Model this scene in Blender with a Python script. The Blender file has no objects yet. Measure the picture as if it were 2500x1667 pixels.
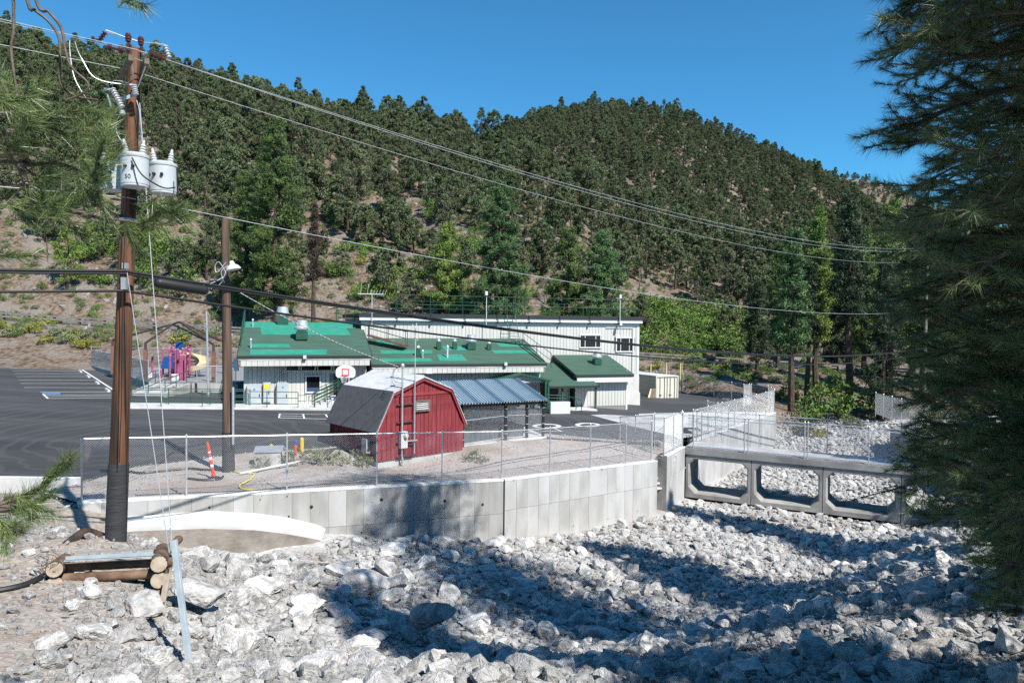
import bpy, math, random
import numpy as np
from mathutils import Vector, Matrix

random.seed(11)
RNG = np.random.default_rng(11)
S = bpy.context.scene
COL = S.collection

# ------------------------------------------------------------------ camera
CAM_Z, F_PX, CX, CY = 5.9, 1725.0, 1250.0, 833.5
PITCH, ROLL = math.radians(1.37), math.radians(0.6)
_f = Vector((0, math.cos(PITCH), -math.sin(PITCH)))
_r0 = Vector((1, 0, 0)); _u0 = Vector((0, math.sin(PITCH), math.cos(PITCH)))
_r = _r0 * math.cos(ROLL) + _u0 * math.sin(ROLL)
_u = _u0 * math.cos(ROLL) - _r0 * math.sin(ROLL)
cam_data = bpy.data.cameras.new('camera')
cam = bpy.data.objects.new('camera', cam_data); COL.objects.link(cam)
cam.matrix_world = Matrix(((_r.x, _u.x, -_f.x, 0), (_r.y, _u.y, -_f.y, 0), (_r.z, _u.z, -_f.z, CAM_Z), (0, 0, 0, 1)))
cam_data.sensor_width = 36; cam_data.lens = 36 * F_PX / 2500
cam_data.clip_start = 0.1; cam_data.clip_end = 5000
S.camera = cam

# ------------------------------------------------------------------ light
SUN = Vector((0.59, -0.69, 1.0)).normalized()
world = bpy.data.worlds.new('World'); S.world = world; world.use_nodes = True
wn = world.node_tree; bg = wn.nodes['Background']
sky = wn.nodes.new('ShaderNodeTexSky'); sky.sky_type = 'NISHITA'; sky.sun_disc = False
sky.sun_elevation = math.asin(SUN.z); sky.sun_rotation = math.atan2(SUN.x, SUN.y)
sky.altitude = 900; sky.air_density = 1.0; sky.dust_density = 0.1; sky.ozone_density = 2.0
tint = wn.nodes.new('ShaderNodeMix'); tint.data_type = 'RGBA'; tint.blend_type = 'MULTIPLY'; tint.inputs['Factor'].default_value = 1.0
tint.inputs['B'].default_value = (0.36, 0.97, 1.20, 1)          # thin dry mountain air: a purer blue than the model's
wn.links.new(sky.outputs[0], tint.inputs['A']); wn.links.new(tint.outputs['Result'], bg.inputs[0]); bg.inputs[1].default_value = 0.097
sun_d = bpy.data.lights.new('sun', 'SUN'); sun_d.energy = 5.0; sun_d.angle = math.radians(0.53); sun_d.color = (1.0, 0.965, 0.91)
sun = bpy.data.objects.new('sun', sun_d); COL.objects.link(sun)
sun.rotation_euler = SUN.to_track_quat('Z', 'Y').to_euler(); sun.location = (20, -30, 40)
vs = S.view_settings; S.display_settings.display_device = 'sRGB'
vs.view_transform = 'Standard'; vs.look = 'None'; vs.gamma = 1.0; vs.use_curve_mapping = False; vs.exposure = 0.56
S.cycles.max_bounces = 5; S.cycles.diffuse_bounces = 1; S.cycles.glossy_bounces = 2; S.cycles.transparent_max_bounces = 6
S.cycles.use_denoising = False; S.cycles.use_adaptive_sampling = False

# ------------------------------------------------------------------ pixel -> world helpers
def ray(px, py):
    d = _r * ((px - CX) / F_PX) + _u * (-(py - CY) / F_PX) + _f
    return d
def at(px, py, d):                      # the point on that line of sight at ground distance Y = d
    v = ray(px, py); return Vector((0, 0, CAM_Z)) + v * (d / v.y)
def onz(px, py, z):                     # the point on that line of sight at height z
    v = ray(px, py); return Vector((0, 0, CAM_Z)) + v * ((z - CAM_Z) / v.z)
def zlot_np(x, y):
    x = np.asarray(x, float); y = np.asarray(y, float)
    z = np.interp(x, [-80, -60, -25, -14, -3, 5, 10.5, 14, 22], [2.3, 1.9, 1.0, .58, .15, 0, -.5, -.85, -1.0])
    z = np.where(x < 0, z * np.clip((y - 26) / 14, .2, 1), z)
    near = np.where(x > 0, -.045 * x, 0); w = np.clip((50 - y) / 8, 0, 1)
    return np.where(x > 0, z * (1 - w) + near * w, z)
def zlot(x, y): return float(zlot_np(x, y))
def onlot(px, py, dz=0.0):
    z = 0.0
    for _ in range(30):
        p = onz(px, py, z); z = 0.6 * z + 0.4 * (zlot(p.x, p.y) + dz)
    return p

# ------------------------------------------------------------------ objects
def tag(o, label=None, cat=None, group=None, kind=None):
    if label: o['label'] = label
    if cat: o['category'] = cat
    if group: o['group'] = group
    if kind: o['kind'] = kind
    return o
def thing(name, label, cat, loc=(0, 0, 0), group=None, rz=0.0):
    o = bpy.data.objects.new(name, None); COL.objects.link(o)
    o.location = loc; o.rotation_euler = (0, 0, rz); o.empty_display_size = 0.2
    return tag(o, label, cat, group)
def wloc(o):
    v = Vector((0, 0, 0))
    while o is not None:
        v = v + Vector(o.location); o = o.parent
    return v
def place(mesh, name, parent=None, loc=(0, 0, 0), rot=(0, 0, 0), scale=(1, 1, 1)):
    o = bpy.data.objects.new(name, mesh); COL.objects.link(o)
    if parent is not None: o.parent = parent
    o.location = loc; o.rotation_euler = rot; o.scale = scale
    return o
def copy_tree(o, parent=None):
    c = o.copy(); COL.objects.link(c); c.parent = parent
    for ch in list(o.children): copy_tree(ch, c)
    return c
def np_mesh(name, verts, faces, mat=None, smooth=False):
    """verts (N,3) array, faces (M,3|4) array or list"""
    me = bpy.data.meshes.new(name)
    verts = np.asarray(verts, np.float32); faces = np.asarray(faces, np.int32)
    n, k = faces.shape
    me.vertices.add(len(verts)); me.vertices.foreach_set('co', verts.ravel())
    me.loops.add(n * k); me.loops.foreach_set('vertex_index', faces.ravel())
    me.polygons.add(n); me.polygons.foreach_set('loop_start', np.arange(0, n * k, k, dtype=np.int32))
    me.polygons.foreach_set('loop_total', np.full(n, k, np.int32))
    me.polygons.foreach_set('use_smooth', np.full(n, smooth, bool))
    me.update(calc_edges=True)
    if mat: me.materials.append(mat)
    return me

class MB:
    """collects shapes in world coordinates; build() links them as one mesh object under its thing"""
    def __init__(s): s.v = []; s.f = []
    def add(s, vs, fs):
        b = len(s.v); s.v += [tuple(p) for p in vs]; s.f += [tuple(b + i for i in f) for f in fs]; return s
    def box(s, c, size, rz=0.0, ax=None):
        hx, hy, hz = size[0] / 2, size[1] / 2, size[2] / 2
        if ax is None:
            ca, sa = math.cos(rz), math.sin(rz)
            ax = (Vector((ca, sa, 0)), Vector((-sa, ca, 0)), Vector((0, 0, 1)))
        c = Vector(c); vs = []
        for dz in (-1, 1):
            for dx, dy in ((-1, -1), (1, -1), (1, 1), (-1, 1)):
                vs.append(c + ax[0] * hx * dx + ax[1] * hy * dy + ax[2] * hz * dz)
        return s.add(vs, [(3, 2, 1, 0), (4, 5, 6, 7), (0, 1, 5, 4), (1, 2, 6, 5), (2, 3, 7, 6), (3, 0, 4, 7)])
    def bar(s, a, b, w, h=None, up=(0, 0, 1)):          # rectangular bar between two points
        a = Vector(a); b = Vector(b); h = h or w; d = b - a; L = d.length
        if L < 1e-6: return s
        d /= L; up = Vector(up)
        if abs(d.dot(up)) > 0.98: up = Vector((0, 1, 0))
        x = d.cross(up).normalized(); z = x.cross(d)
        return s.box((a + b) / 2, (L, w, h), ax=(d, z.cross(d), z))
    def tube(s, pts, r, n=6, cap=True):
        pts = [Vector(p) for p in pts]; m = len(pts)
        rs = r if isinstance(r, (list, tuple)) else [r] * m
        b = len(s.v); prev = None
        for i, p in enumerate(pts):
            d = (pts[min(i + 1, m - 1)] - pts[max(i - 1, 0)]).normalized()
            if prev is None:
                ref = Vector((0, 0, 1)) if abs(d.z) < 0.9 else Vector((0, 1, 0))
                x = d.cross(ref).normalized()
            else:
                x = (prev - d * prev.dot(d)).normalized()
            prev = x; y = d.cross(x)
            for k in range(n):
                a = 2 * math.pi * k / n
                s.v.append(tuple(p + (x * math.cos(a) + y * math.sin(a)) * rs[i]))
        for i in range(m - 1):
            for k in range(n):
                k2 = (k + 1) % n
                s.f.append((b + i * n + k, b + i * n + k2, b + (i + 1) * n + k2, b + (i + 1) * n + k))
        if cap:
            s.f.append(tuple(b + k for k in reversed(range(n))))
            s.f.append(tuple(b + (m - 1) * n + k for k in range(n)))
        return s
    def lathe(s, base, prof, n=14, axis=(0, 0, 1)):       # prof: list of (radius, height along axis)
        ax = Vector(axis).normalized(); ref = Vector((1, 0, 0)) if abs(ax.x) < 0.9 else Vector((0, 1, 0))
        x = ax.cross(ref).normalized(); y = ax.cross(x); b = len(s.v); base = Vector(base)
        for r, h in prof:
            for k in range(n):
                a = 2 * math.pi * k / n
                s.v.append(tuple(base + ax * h + (x * math.cos(a) + y * math.sin(a)) * max(r, 1e-4)))
        for i in range(len(prof) - 1):
            for k in range(n):
                k2 = (k + 1) % n
                s.f.append((b + i * n + k, b + i * n + k2, b + (i + 1) * n + k2, b + (i + 1) * n + k))
        s.f.append(tuple(b + k for k in reversed(range(n))))
        s.f.append(tuple(b + (len(prof) - 1) * n + k for k in range(n)))
        return s
    def prism(s, poly, vec):                              # planar polygon (list of points) pushed along vec
        n = len(poly); vec = Vector(vec); a = [Vector(p) for p in poly]; c = [p + vec for p in a]
        fs = [tuple(reversed(range(n))), tuple(range(n, 2 * n))] + [(i, (i + 1) % n, n + (i + 1) % n, n + i) for i in range(n)]
        return s.add(a + c, fs)
    def mesh(s, name, mat, off=(0, 0, 0), smooth=False):
        me = bpy.data.meshes.new(name); o = Vector(off)
        me.from_pydata([tuple(Vector(p) - o) for p in s.v], [], s.f)
        if smooth:
            me.polygons.foreach_set('use_smooth', np.ones(len(me.polygons), bool))
        me.update()
        if mat: me.materials.append(mat)
        return me
    def build(s, name, mat, parent=None, smooth=False):
        off = wloc(parent) if parent is not None else Vector((0, 0, 0))
        return place(s.mesh(name, mat, off, smooth), name, parent)
    def solo(s, name, mat, label, cat, group=None, kind=None, smooth=False, at0=None):
        """a thing that is one mesh: origin at its own base"""
        if at0 is None:
            a = np.array(s.v); at0 = (a[:, 0].mean(), a[:, 1].mean(), a[:, 2].min())
        o = place(s.mesh(name, mat, at0, smooth), name, None, at0)
        return tag(o, label, cat, group, kind)

def smooth_angle(me, ang=40):
    me.polygons.foreach_set('use_smooth', np.ones(len(me.polygons), bool))
    try: me.set_sharp_from_angle(angle=math.radians(ang))
    except Exception: pass
def sag(a, b, drop, n=14):
    a = Vector(a); b = Vector(b)
    return [a.lerp(b, i / n) - Vector((0, 0, 4 * drop * (i / n) * (1 - i / n))) for i in range(n + 1)]
def path(pts, n=6):
    """Catmull-Rom through pts"""
    P = [Vector(p) for p in pts]; P = [P[0] * 2 - P[1]] + P + [P[-1] * 2 - P[-2]]; out = []
    for i in range(1, len(P) - 2):
        for k in range(n):
            t = k / n; a, b, c, d = P[i - 1], P[i], P[i + 1], P[i + 2]
            out.append(0.5 * ((2 * b) + (c - a) * t + (2 * a - 5 * b + 4 * c - d) * t * t + (3 * b - a - 3 * c + d) * t ** 3))
    return out + [P[-2]]

# ------------------------------------------------------------------ materials
MATS = {}
def mat(name, c1, c2=None, scale=4.0, detail=5, rough=0.8, bump=0.0, bscale=None, metal=0.0, spec=0.3, rand=0.0,
        stretch=(1, 1, 1), contrast=(0.35, 0.65), bdist=0.02, c3=None, scale3=0.5, coords='Object', trans=0.0):
    m = bpy.data.materials.new(name); m.use_nodes = True; nt = m.node_tree; N = nt.nodes; L = nt.links
    b = N['Principled BSDF']; b.inputs['Roughness'].default_value = rough; b.inputs['Metallic'].default_value = metal
    b.inputs['Specular IOR Level'].default_value = spec
    col = None
    rgba = lambda c: (c[0], c[1], c[2], 1)
    if c2 is not None or bump:
        tc = N.new('ShaderNodeTexCoord'); mp = N.new('ShaderNodeMapping'); mp.inputs['Scale'].default_value = stretch
        L.new(tc.outputs[coords], mp.inputs['Vector'])
        oi = N.new('ShaderNodeObjectInfo'); ad = N.new('ShaderNodeVectorMath'); ad.operation = 'ADD'
        sc = N.new('ShaderNodeMath'); sc.operation = 'MULTIPLY'; sc.inputs[1].default_value = 37.0
        L.new(oi.outputs['Random'], sc.inputs[0]); L.new(mp.outputs[0], ad.inputs[0]); L.new(sc.outputs[0], ad.inputs[1])
        vec = ad.outputs[0]
    if c2 is not None:
        nz = N.new('ShaderNodeTexNoise'); nz.inputs['Scale'].default_value = scale; nz.inputs['Detail'].default_value = detail
        L.new(vec, nz.inputs['Vector'])
        mr = N.new('ShaderNodeMapRange'); mr.inputs['From Min'].default_value = contrast[0]; mr.inputs['From Max'].default_value = contrast[1]
        L.new(nz.outputs['Fac'], mr.inputs['Value'])
        mx = N.new('ShaderNodeMix'); mx.data_type = 'RGBA'
        mx.inputs['A'].default_value = rgba(c1); mx.inputs['B'].default_value = rgba(c2)
        L.new(mr.outputs[0], mx.inputs['Factor']); col = mx.outputs['Result']
        if c3 is not None:
            n3 = N.new('ShaderNodeTexNoise'); n3.inputs['Scale'].default_value = scale3; n3.inputs['Detail'].default_value = 4
            L.new(vec, n3.inputs['Vector'])
            m3 = N.new('ShaderNodeMapRange'); m3.inputs['From Min'].default_value = 0.48; m3.inputs['From Max'].default_value = 0.62
            L.new(n3.outputs['Fac'], m3.inputs['Value'])
            x3 = N.new('ShaderNodeMix'); x3.data_type = 'RGBA'; x3.inputs['B'].default_value = rgba(c3)
            L.new(col, x3.inputs['A']); L.new(m3.outputs[0], x3.inputs['Factor']); col = x3.outputs['Result']
    if rand:
        hs = N.new('ShaderNodeHueSaturation'); oi2 = N.new('ShaderNodeObjectInfo')
        r2 = N.new('ShaderNodeMapRange'); r2.inputs['To Min'].default_value = 1 - rand; r2.inputs['To Max'].default_value = 1 + rand
        L.new(oi2.outputs['Random'], r2.inputs['Value']); L.new(r2.outputs[0], hs.inputs['Value'])
        if col is None: hs.inputs['Color'].default_value = rgba(c1)
        else: L.new(col, hs.inputs['Color'])
        col = hs.outputs['Color']
    if col is None: b.inputs['Base Color'].default_value = rgba(c1)
    else: L.new(col, b.inputs['Base Color'])
    if bump:
        n2 = N.new('ShaderNodeTexNoise'); n2.inputs['Scale'].default_value = bscale or scale * 3; n2.inputs['Detail'].default_value = 6
        L.new(vec, n2.inputs['Vector'])
        bp = N.new('ShaderNodeBump'); bp.inputs['Strength'].default_value = bump; bp.inputs['Distance'].default_value = bdist
        L.new(n2.outputs['Fac'], bp.inputs['Height']); L.new(bp.outputs[0], b.inputs['Normal'])
    MATS[name] = m
    return m
m_leaf_pinyon = mat('pinyon_needles', (0.070, 0.094, 0.040), (0.142, 0.165, 0.078), scale=0.9, rough=0.75, rand=0.28, spec=0.2)
m_leaf_juniper = mat('juniper_needles', (0.080, 0.094, 0.046), (0.160, 0.168, 0.088), scale=0.9, rough=0.75, rand=0.28, spec=0.2)
m_leaf_pond = mat('ponderosa_needles', (0.062, 0.108, 0.030), (0.150, 0.210, 0.052), scale=0.8, rough=0.55, rand=0.2, spec=0.3)
m_leaf_bright = mat('young_pine_needles', (0.120, 0.190, 0.040), (0.220, 0.290, 0.060), scale=0.8, rough=0.55, rand=0.15, spec=0.3)
m_leaf_blue = mat('blue_pine_needles', (0.058, 0.112, 0.040), (0.120, 0.195, 0.066), scale=0.8, rough=0.55, rand=0.15, spec=0.3)
m_leaf_fir = mat('fir_needles', (0.030, 0.050, 0.024), (0.060, 0.085, 0.040), scale=1.2, rough=0.6, rand=0.1, spec=0.3)
m_leaf_shrub = mat('shrub_leaves', (0.085, 0.150, 0.030), (0.170, 0.250, 0.055), scale=1.4, rough=0.6, rand=0.3, spec=0.25)
m_leaf_sage = mat('sage_leaves', (0.130, 0.150, 0.075), (0.210, 0.225, 0.120), scale=1.6, rough=0.8, rand=0.25)
m_leaf_yellow = mat('rabbitbrush_leaves', (0.200, 0.210, 0.045), (0.330, 0.310, 0.060), scale=1.6, rough=0.8, rand=0.2)
m_needle = mat('long_pine_needles', (0.066, 0.115, 0.030), (0.180, 0.240, 0.080), scale=3.0, rough=0.38, spec=0.5)
m_needle_shade = mat('shaded_pine_needles', (0.056, 0.090, 0.030), (0.145, 0.195, 0.070), scale=3.0, rough=0.42, spec=0.45)  # darker copy of the long needles; shade on the right pines put into colour
m_outcrop = mat('hill_outcrop_rock', (0.200, 0.180, 0.160), (0.340, 0.318, 0.292), scale=3, detail=8, rough=0.95, bump=0.8, bscale=9, bdist=0.05, rand=0.2)
m_rib_shade = mat('dark_blue_rib_shade', (0.080, 0.130, 0.170), rough=0.5)
m_twig = mat('pine_twig_bark', (0.090, 0.072, 0.055), (0.170, 0.140, 0.110), scale=12, rough=0.9, bump=0.4)
m_bark = mat('pine_bark', (0.045, 0.032, 0.025), (0.120, 0.082, 0.060), scale=5, stretch=(2.5, 2.5, 0.6), rough=0.95, bump=0.8, bscale=9, bdist=0.05)
m_dead = mat('grey_dead_wood', (0.140, 0.115, 0.095), (0.260, 0.225, 0.195), scale=6, rough=0.95, bump=0.4)
m_rock = mat('limestone_rock', (0.400, 0.390, 0.374), (0.580, 0.569, 0.550), scale=2.4, detail=8, rough=0.92, bump=0.9, bscale=9, bdist=0.05, rand=0.24,
             c3=(0.330, 0.320, 0.304), scale3=1.6, contrast=(0.3, 0.62), spec=0.15)
m_rock_red = mat('reddish_rock', (0.260, 0.180, 0.150), (0.400, 0.310, 0.270), scale=4, rough=0.92, bump=0.8, bscale=10, bdist=0.04, spec=0.15)
m_rock_tan = mat('tan_boulder', (0.300, 0.262, 0.225), (0.450, 0.410, 0.370), scale=4, detail=8, rough=0.92, bump=0.9, bscale=12, bdist=0.04, spec=0.15)
m_creek = mat('creek_gravel', (0.380, 0.368, 0.350), (0.560, 0.545, 0.520), scale=6, detail=9, rough=0.95, bump=1.0, bscale=14, bdist=0.05, spec=0.1,
              c3=(0.360, 0.320, 0.275), scale3=0.35)
m_dirt = mat('bank_dirt', (0.270, 0.225, 0.185), (0.430, 0.385, 0.335), scale=5, detail=9, rough=0.95, bump=1.0, bscale=22, bdist=0.03, spec=0.1,
             c3=(0.250, 0.185, 0.140), scale3=0.5)
m_gravel = mat('pinkish_gravel', (0.290, 0.245, 0.215), (0.470, 0.425, 0.390), scale=14, detail=9, rough=0.95, bump=1.0, bscale=30, bdist=0.02, spec=0.1,
               c3=(0.310, 0.255, 0.215), scale3=0.4)
m_hill = mat('hillside_soil', (0.095, 0.066, 0.043), (0.255, 0.195, 0.148), scale=2.2, detail=12, rough=0.95, bump=1.0, bscale=2.6, bdist=0.5, spec=0.1,
             c3=(0.225, 0.190, 0.158), scale3=0.3)
m_asphalt = mat('asphalt', (0.038, 0.039, 0.042), (0.078, 0.079, 0.082), scale=0.35, detail=8, rough=0.85, bump=0.3, bscale=60, bdist=0.01, spec=0.25,
                stretch=(0.35, 1.6, 1), c3=(0.050, 0.049, 0.048), scale3=0.2)
m_road = mat('road_asphalt', (0.090, 0.088, 0.085), (0.130, 0.128, 0.122), scale=0.6, rough=0.9)
m_paint = mat('white_road_paint', (0.70, 0.70, 0.68), (0.52, 0.52, 0.51), scale=7, detail=8, rough=0.7, contrast=(0.5, 0.75))
m_blue_paint = mat('blue_road_paint', (0.060, 0.150, 0.330), (0.140, 0.230, 0.380), scale=5, rough=0.7)
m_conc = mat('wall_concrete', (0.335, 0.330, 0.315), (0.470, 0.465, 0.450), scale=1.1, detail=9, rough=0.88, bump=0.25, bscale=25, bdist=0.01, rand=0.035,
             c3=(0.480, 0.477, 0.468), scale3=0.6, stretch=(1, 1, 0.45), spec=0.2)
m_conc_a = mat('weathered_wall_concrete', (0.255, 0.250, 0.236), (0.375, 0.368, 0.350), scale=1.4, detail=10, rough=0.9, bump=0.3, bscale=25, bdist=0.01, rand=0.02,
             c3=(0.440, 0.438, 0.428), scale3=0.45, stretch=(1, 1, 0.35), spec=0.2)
m_conc_dk = mat('old_concrete', (0.280, 0.272, 0.258), (0.400, 0.392, 0.376), scale=1.6, detail=9, rough=0.9, bump=0.3, bscale=20, bdist=0.01,
                c3=(0.220, 0.214, 0.204), scale3=0.8, spec=0.2)
m_conc_wh = mat('fresh_concrete', (0.500, 0.495, 0.480), (0.640, 0.635, 0.620), scale=1.6, detail=8, rough=0.85, bump=0.15, bscale=30, bdist=0.01)
m_conc_dirty = mat('mud_stained_concrete', (0.190, 0.165, 0.140), (0.290, 0.262, 0.232), scale=2.0, detail=10, rough=0.95, bump=0.7, bscale=8, bdist=0.04)
m_joint = mat('dark_joint', (0.045, 0.045, 0.045), rough=0.95)
m_galv = mat('galvanised_steel', (0.500, 0.510, 0.520), (0.620, 0.630, 0.640), scale=9, rough=0.42, metal=0.55, spec=0.5)
m_chain = mat('chain_link_wire', (0.440, 0.450, 0.460), rough=0.45, metal=0.35, spec=0.5)
m_shiny = mat('bright_sheet_metal', (0.700, 0.700, 0.700), (0.600, 0.600, 0.600), scale=6, rough=0.42, metal=0.6)
m_bluesteel = mat('blue_grey_steel', (0.440, 0.530, 0.580), (0.560, 0.630, 0.670), scale=5, rough=0.45, metal=0.3)
m_black = mat('black_steel', (0.018, 0.018, 0.019), rough=0.5, spec=0.4)
m_cable = mat('black_cable', (0.022, 0.022, 0.024), rough=0.45, spec=0.4)
m_alu = mat('aluminium_conductor', (0.640, 0.640, 0.640), rough=0.4, metal=0.4)
m_pole = mat('creosote_pole', (0.040, 0.022, 0.014), (0.230, 0.098, 0.046), scale=2.2, detail=9, stretch=(3.2, 3.2, 0.13), rough=0.75, bump=0.9, bscale=9, bdist=0.03,
             c3=(0.035, 0.024, 0.018), scale3=2.6, spec=0.35, contrast=(0.36, 0.66))
m_pole2 = mat('brown_pole', (0.062, 0.042, 0.032), (0.190, 0.118, 0.082), scale=2.0, detail=9, stretch=(3, 3, 0.13), rough=0.85, bump=0.9, bscale=9, bdist=0.03)
m_wrap = mat('black_pole_wrap', (0.028, 0.028, 0.030), (0.055, 0.055, 0.058), scale=3, stretch=(1, 1, 14), rough=0.7, bump=0.7, bscale=5, bdist=0.02)
m_log = mat('peeled_log', (0.085, 0.050, 0.032), (0.230, 0.150, 0.100), scale=2.5, stretch=(1, 1, 1), detail=8, rough=0.85, bump=0.5, bscale=12)
m_log_end = mat('cut_log_end', (0.300, 0.235, 0.175), (0.440, 0.365, 0.290), scale=6, rough=0.9, bump=0.4)
m_timber = mat('grey_brown_timber', (0.110, 0.088, 0.066), (0.200, 0.165, 0.128), scale=3, detail=8, rough=0.9, bump=0.4, bscale=12)
m_burnt = mat('charred_wood', (0.022, 0.018, 0.016), (0.080, 0.052, 0.038), scale=4, rough=0.95, bump=0.7)
m_maroon = mat('maroon_porcelain', (0.075, 0.018, 0.020), rough=0.25, spec=0.6)
m_porc = mat('grey_porcelain', (0.520, 0.530, 0.540), rough=0.3, spec=0.5)
m_tank = mat('transformer_grey', (0.470, 0.510, 0.530), (0.520, 0.555, 0.570), scale=3, rough=0.4, spec=0.45)
m_red = mat('barn_red_siding', (0.165, 0.022, 0.028), (0.262, 0.046, 0.052), scale=2.5, detail=8, stretch=(3, 3, 0.3), rough=0.75, bump=0.2, bscale=20, rand=0.05)
m_red_trim = mat('barn_red_trim', (0.240, 0.032, 0.037), (0.300, 0.048, 0.052), scale=3, rough=0.7)
m_shingle_top = mat('lit_grey_shingle', (0.440, 0.442, 0.446), (0.580, 0.582, 0.586), scale=22, detail=6, rough=0.95, bump=0.5, bscale=60, bdist=0.005, rand=0.1)  # stronger light on the upper slopes put into a paler grey
m_shingle_shade = mat('shaded_grey_shingle', (0.070, 0.071, 0.076), (0.118, 0.119, 0.124), scale=22, detail=6, rough=0.95, bump=0.5, bscale=60, bdist=0.005, rand=0.1)  # same shingle darkened; grazing light on the steep slopes put into its colour
m_siding = mat('off_white_siding', (0.500, 0.490, 0.450), (0.560, 0.550, 0.510), scale=1.6, detail=7, stretch=(2, 2, 0.4), rough=0.75, rand=0.03)
m_trimw = mat('white_trim', (0.640, 0.635, 0.610), (0.580, 0.575, 0.550), scale=3, rough=0.7)
m_groove = mat('dark_groove', (0.230, 0.225, 0.205), rough=0.9)
m_green_roof = mat('green_roofing', (0.042, 0.090, 0.062), (0.060, 0.114, 0.083), scale=1.5, detail=8, stretch=(0.4, 3, 1), rough=0.9, bump=0.2, bscale=20)
m_teal = mat('teal_roof_patch', (0.022, 0.205, 0.140), (0.036, 0.240, 0.168), scale=2, detail=6, rough=0.8)
m_dkgreen = mat('dark_green_paint', (0.014, 0.075, 0.045), (0.020, 0.090, 0.055), scale=4, rough=0.5, spec=0.4)
m_fascia = mat('dark_fascia', (0.030, 0.034, 0.032), rough=0.6)
m_brownmetal = mat('rust_brown_metal', (0.110, 0.050, 0.036), (0.150, 0.072, 0.052), scale=4, rough=0.75)
m_glass = mat('dark_window_glass', (0.010, 0.011, 0.013), rough=0.05, spec=0.6)
m_bluecurt = mat('blue_curtain', (0.045, 0.070, 0.180), rough=0.9)
m_cabinet = mat('electrical_cabinet_grey', (0.380, 0.425, 0.445), (0.430, 0.470, 0.485), scale=2, rough=0.5)
m_blueroof = mat('pale_blue_metal_roof', (0.400, 0.520, 0.590), (0.450, 0.560, 0.620), scale=1.5, rough=0.35, metal=0.25, spec=0.5)
m_cream = mat('cream_container_paint', (0.560, 0.545, 0.440), (0.630, 0.615, 0.520), scale=1.5, detail=7, rough=0.6)
m_rustst = mat('rust_stain', (0.150, 0.085, 0.055), rough=0.9)
m_beige = mat('beige_wall', (0.560, 0.530, 0.500), (0.620, 0.590, 0.560), scale=1.5, rough=0.85)
m_dump = mat('dumpster_grey_blue', (0.075, 0.085, 0.100), (0.110, 0.120, 0.135), scale=3, rough=0.6)
m_magenta = mat('magenta_playground_paint', (0.300, 0.060, 0.135), (0.370, 0.100, 0.190), scale=3, rough=0.5, spec=0.4)
m_pinkpl = mat('pink_plastic', (0.480, 0.200, 0.300), rough=0.5)
m_bluepl = mat('blue_plastic', (0.020, 0.080, 0.280), rough=0.4)
m_yelpl = mat('sun_faded_yellow_plastic', (0.600, 0.450, 0.250), (0.640, 0.510, 0.330), scale=1.5, rough=0.5)
m_brownpost = mat('brown_steel_post', (0.180, 0.085, 0.065), (0.220, 0.110, 0.085), scale=3, rough=0.65)
m_darkbrown = mat('dark_brown_tube', (0.075, 0.052, 0.042), rough=0.55)
m_playfloor = mat('playground_rubber', (0.200, 0.200, 0.205), (0.260, 0.258, 0.258), scale=1.5, detail=8, rough=0.9)
m_orange = mat('orange_red_plastic', (0.720, 0.060, 0.022), rough=0.45, spec=0.4)
m_white = mat('white_plastic', (0.760, 0.760, 0.750), rough=0.5)
m_offw = mat('weathered_white', (0.600, 0.600, 0.590), (0.500, 0.495, 0.480), scale=4, rough=0.7)
m_yellow = mat('yellow_paint', (0.700, 0.480, 0.030), (0.620, 0.400, 0.030), scale=5, rough=0.55)
m_yelrope = mat('yellow_rope', (0.700, 0.620, 0.060), rough=0.8)
m_ypost = mat('pale_yellow_post', (0.640, 0.520, 0.240), rough=0.7)
m_guard = mat('weathered_guardrail', (0.150, 0.135, 0.120), (0.240, 0.220, 0.200), scale=2, rough=0.8, metal=0.1)
m_guardpost = mat('guardrail_timber', (0.090, 0.060, 0.045), rough=0.9)
m_grass = mat('dry_grass', (0.330, 0.300, 0.150), (0.230, 0.270, 0.100), scale=0.8, rough=0.9, rand=0.2)
m_redline = mat('red_paint', (0.650, 0.030, 0.050), rough=0.5)
m_ink = mat('black_lettering', (0.020, 0.020, 0.022), rough=0.6)
m_yelsign = mat('yellow_sign', (0.780, 0.600, 0.020), rough=0.5)

# tyre swirls and dust on the lot
nt = m_asphalt.node_tree; N = nt.nodes; L = nt.links; bs = N['Principled BSDF']; src = bs.inputs['Base Color'].links[0].from_socket
tc = N.new('ShaderNodeTexCoord'); mp = N.new('ShaderNodeMapping'); mp.inputs['Location'].default_value = (17, -33, 0); L.new(tc.outputs['Object'], mp.inputs['Vector'])
wv = N.new('ShaderNodeTexWave'); wv.wave_type = 'RINGS'; wv.rings_direction = 'Z'; wv.inputs['Scale'].default_value = .32; wv.inputs['Distortion'].default_value = 14; wv.inputs['Detail'].default_value = 4; wv.inputs['Detail Scale'].default_value = .6; L.new(mp.outputs[0], wv.inputs['Vector'])
mr = N.new('ShaderNodeMapRange'); mr.inputs['From Min'].default_value = .72; mr.inputs['From Max'].default_value = 1.0; mr.inputs['To Max'].default_value = .28; L.new(wv.outputs['Fac'], mr.inputs['Value'])
mx = N.new('ShaderNodeMix'); mx.data_type = 'RGBA'; mx.inputs['B'].default_value = (.105, .105, .107, 1); L.new(src, mx.inputs['A']); L.new(mr.outputs[0], mx.inputs['Factor']); L.new(mx.outputs['Result'], bs.inputs['Base Color'])
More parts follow.
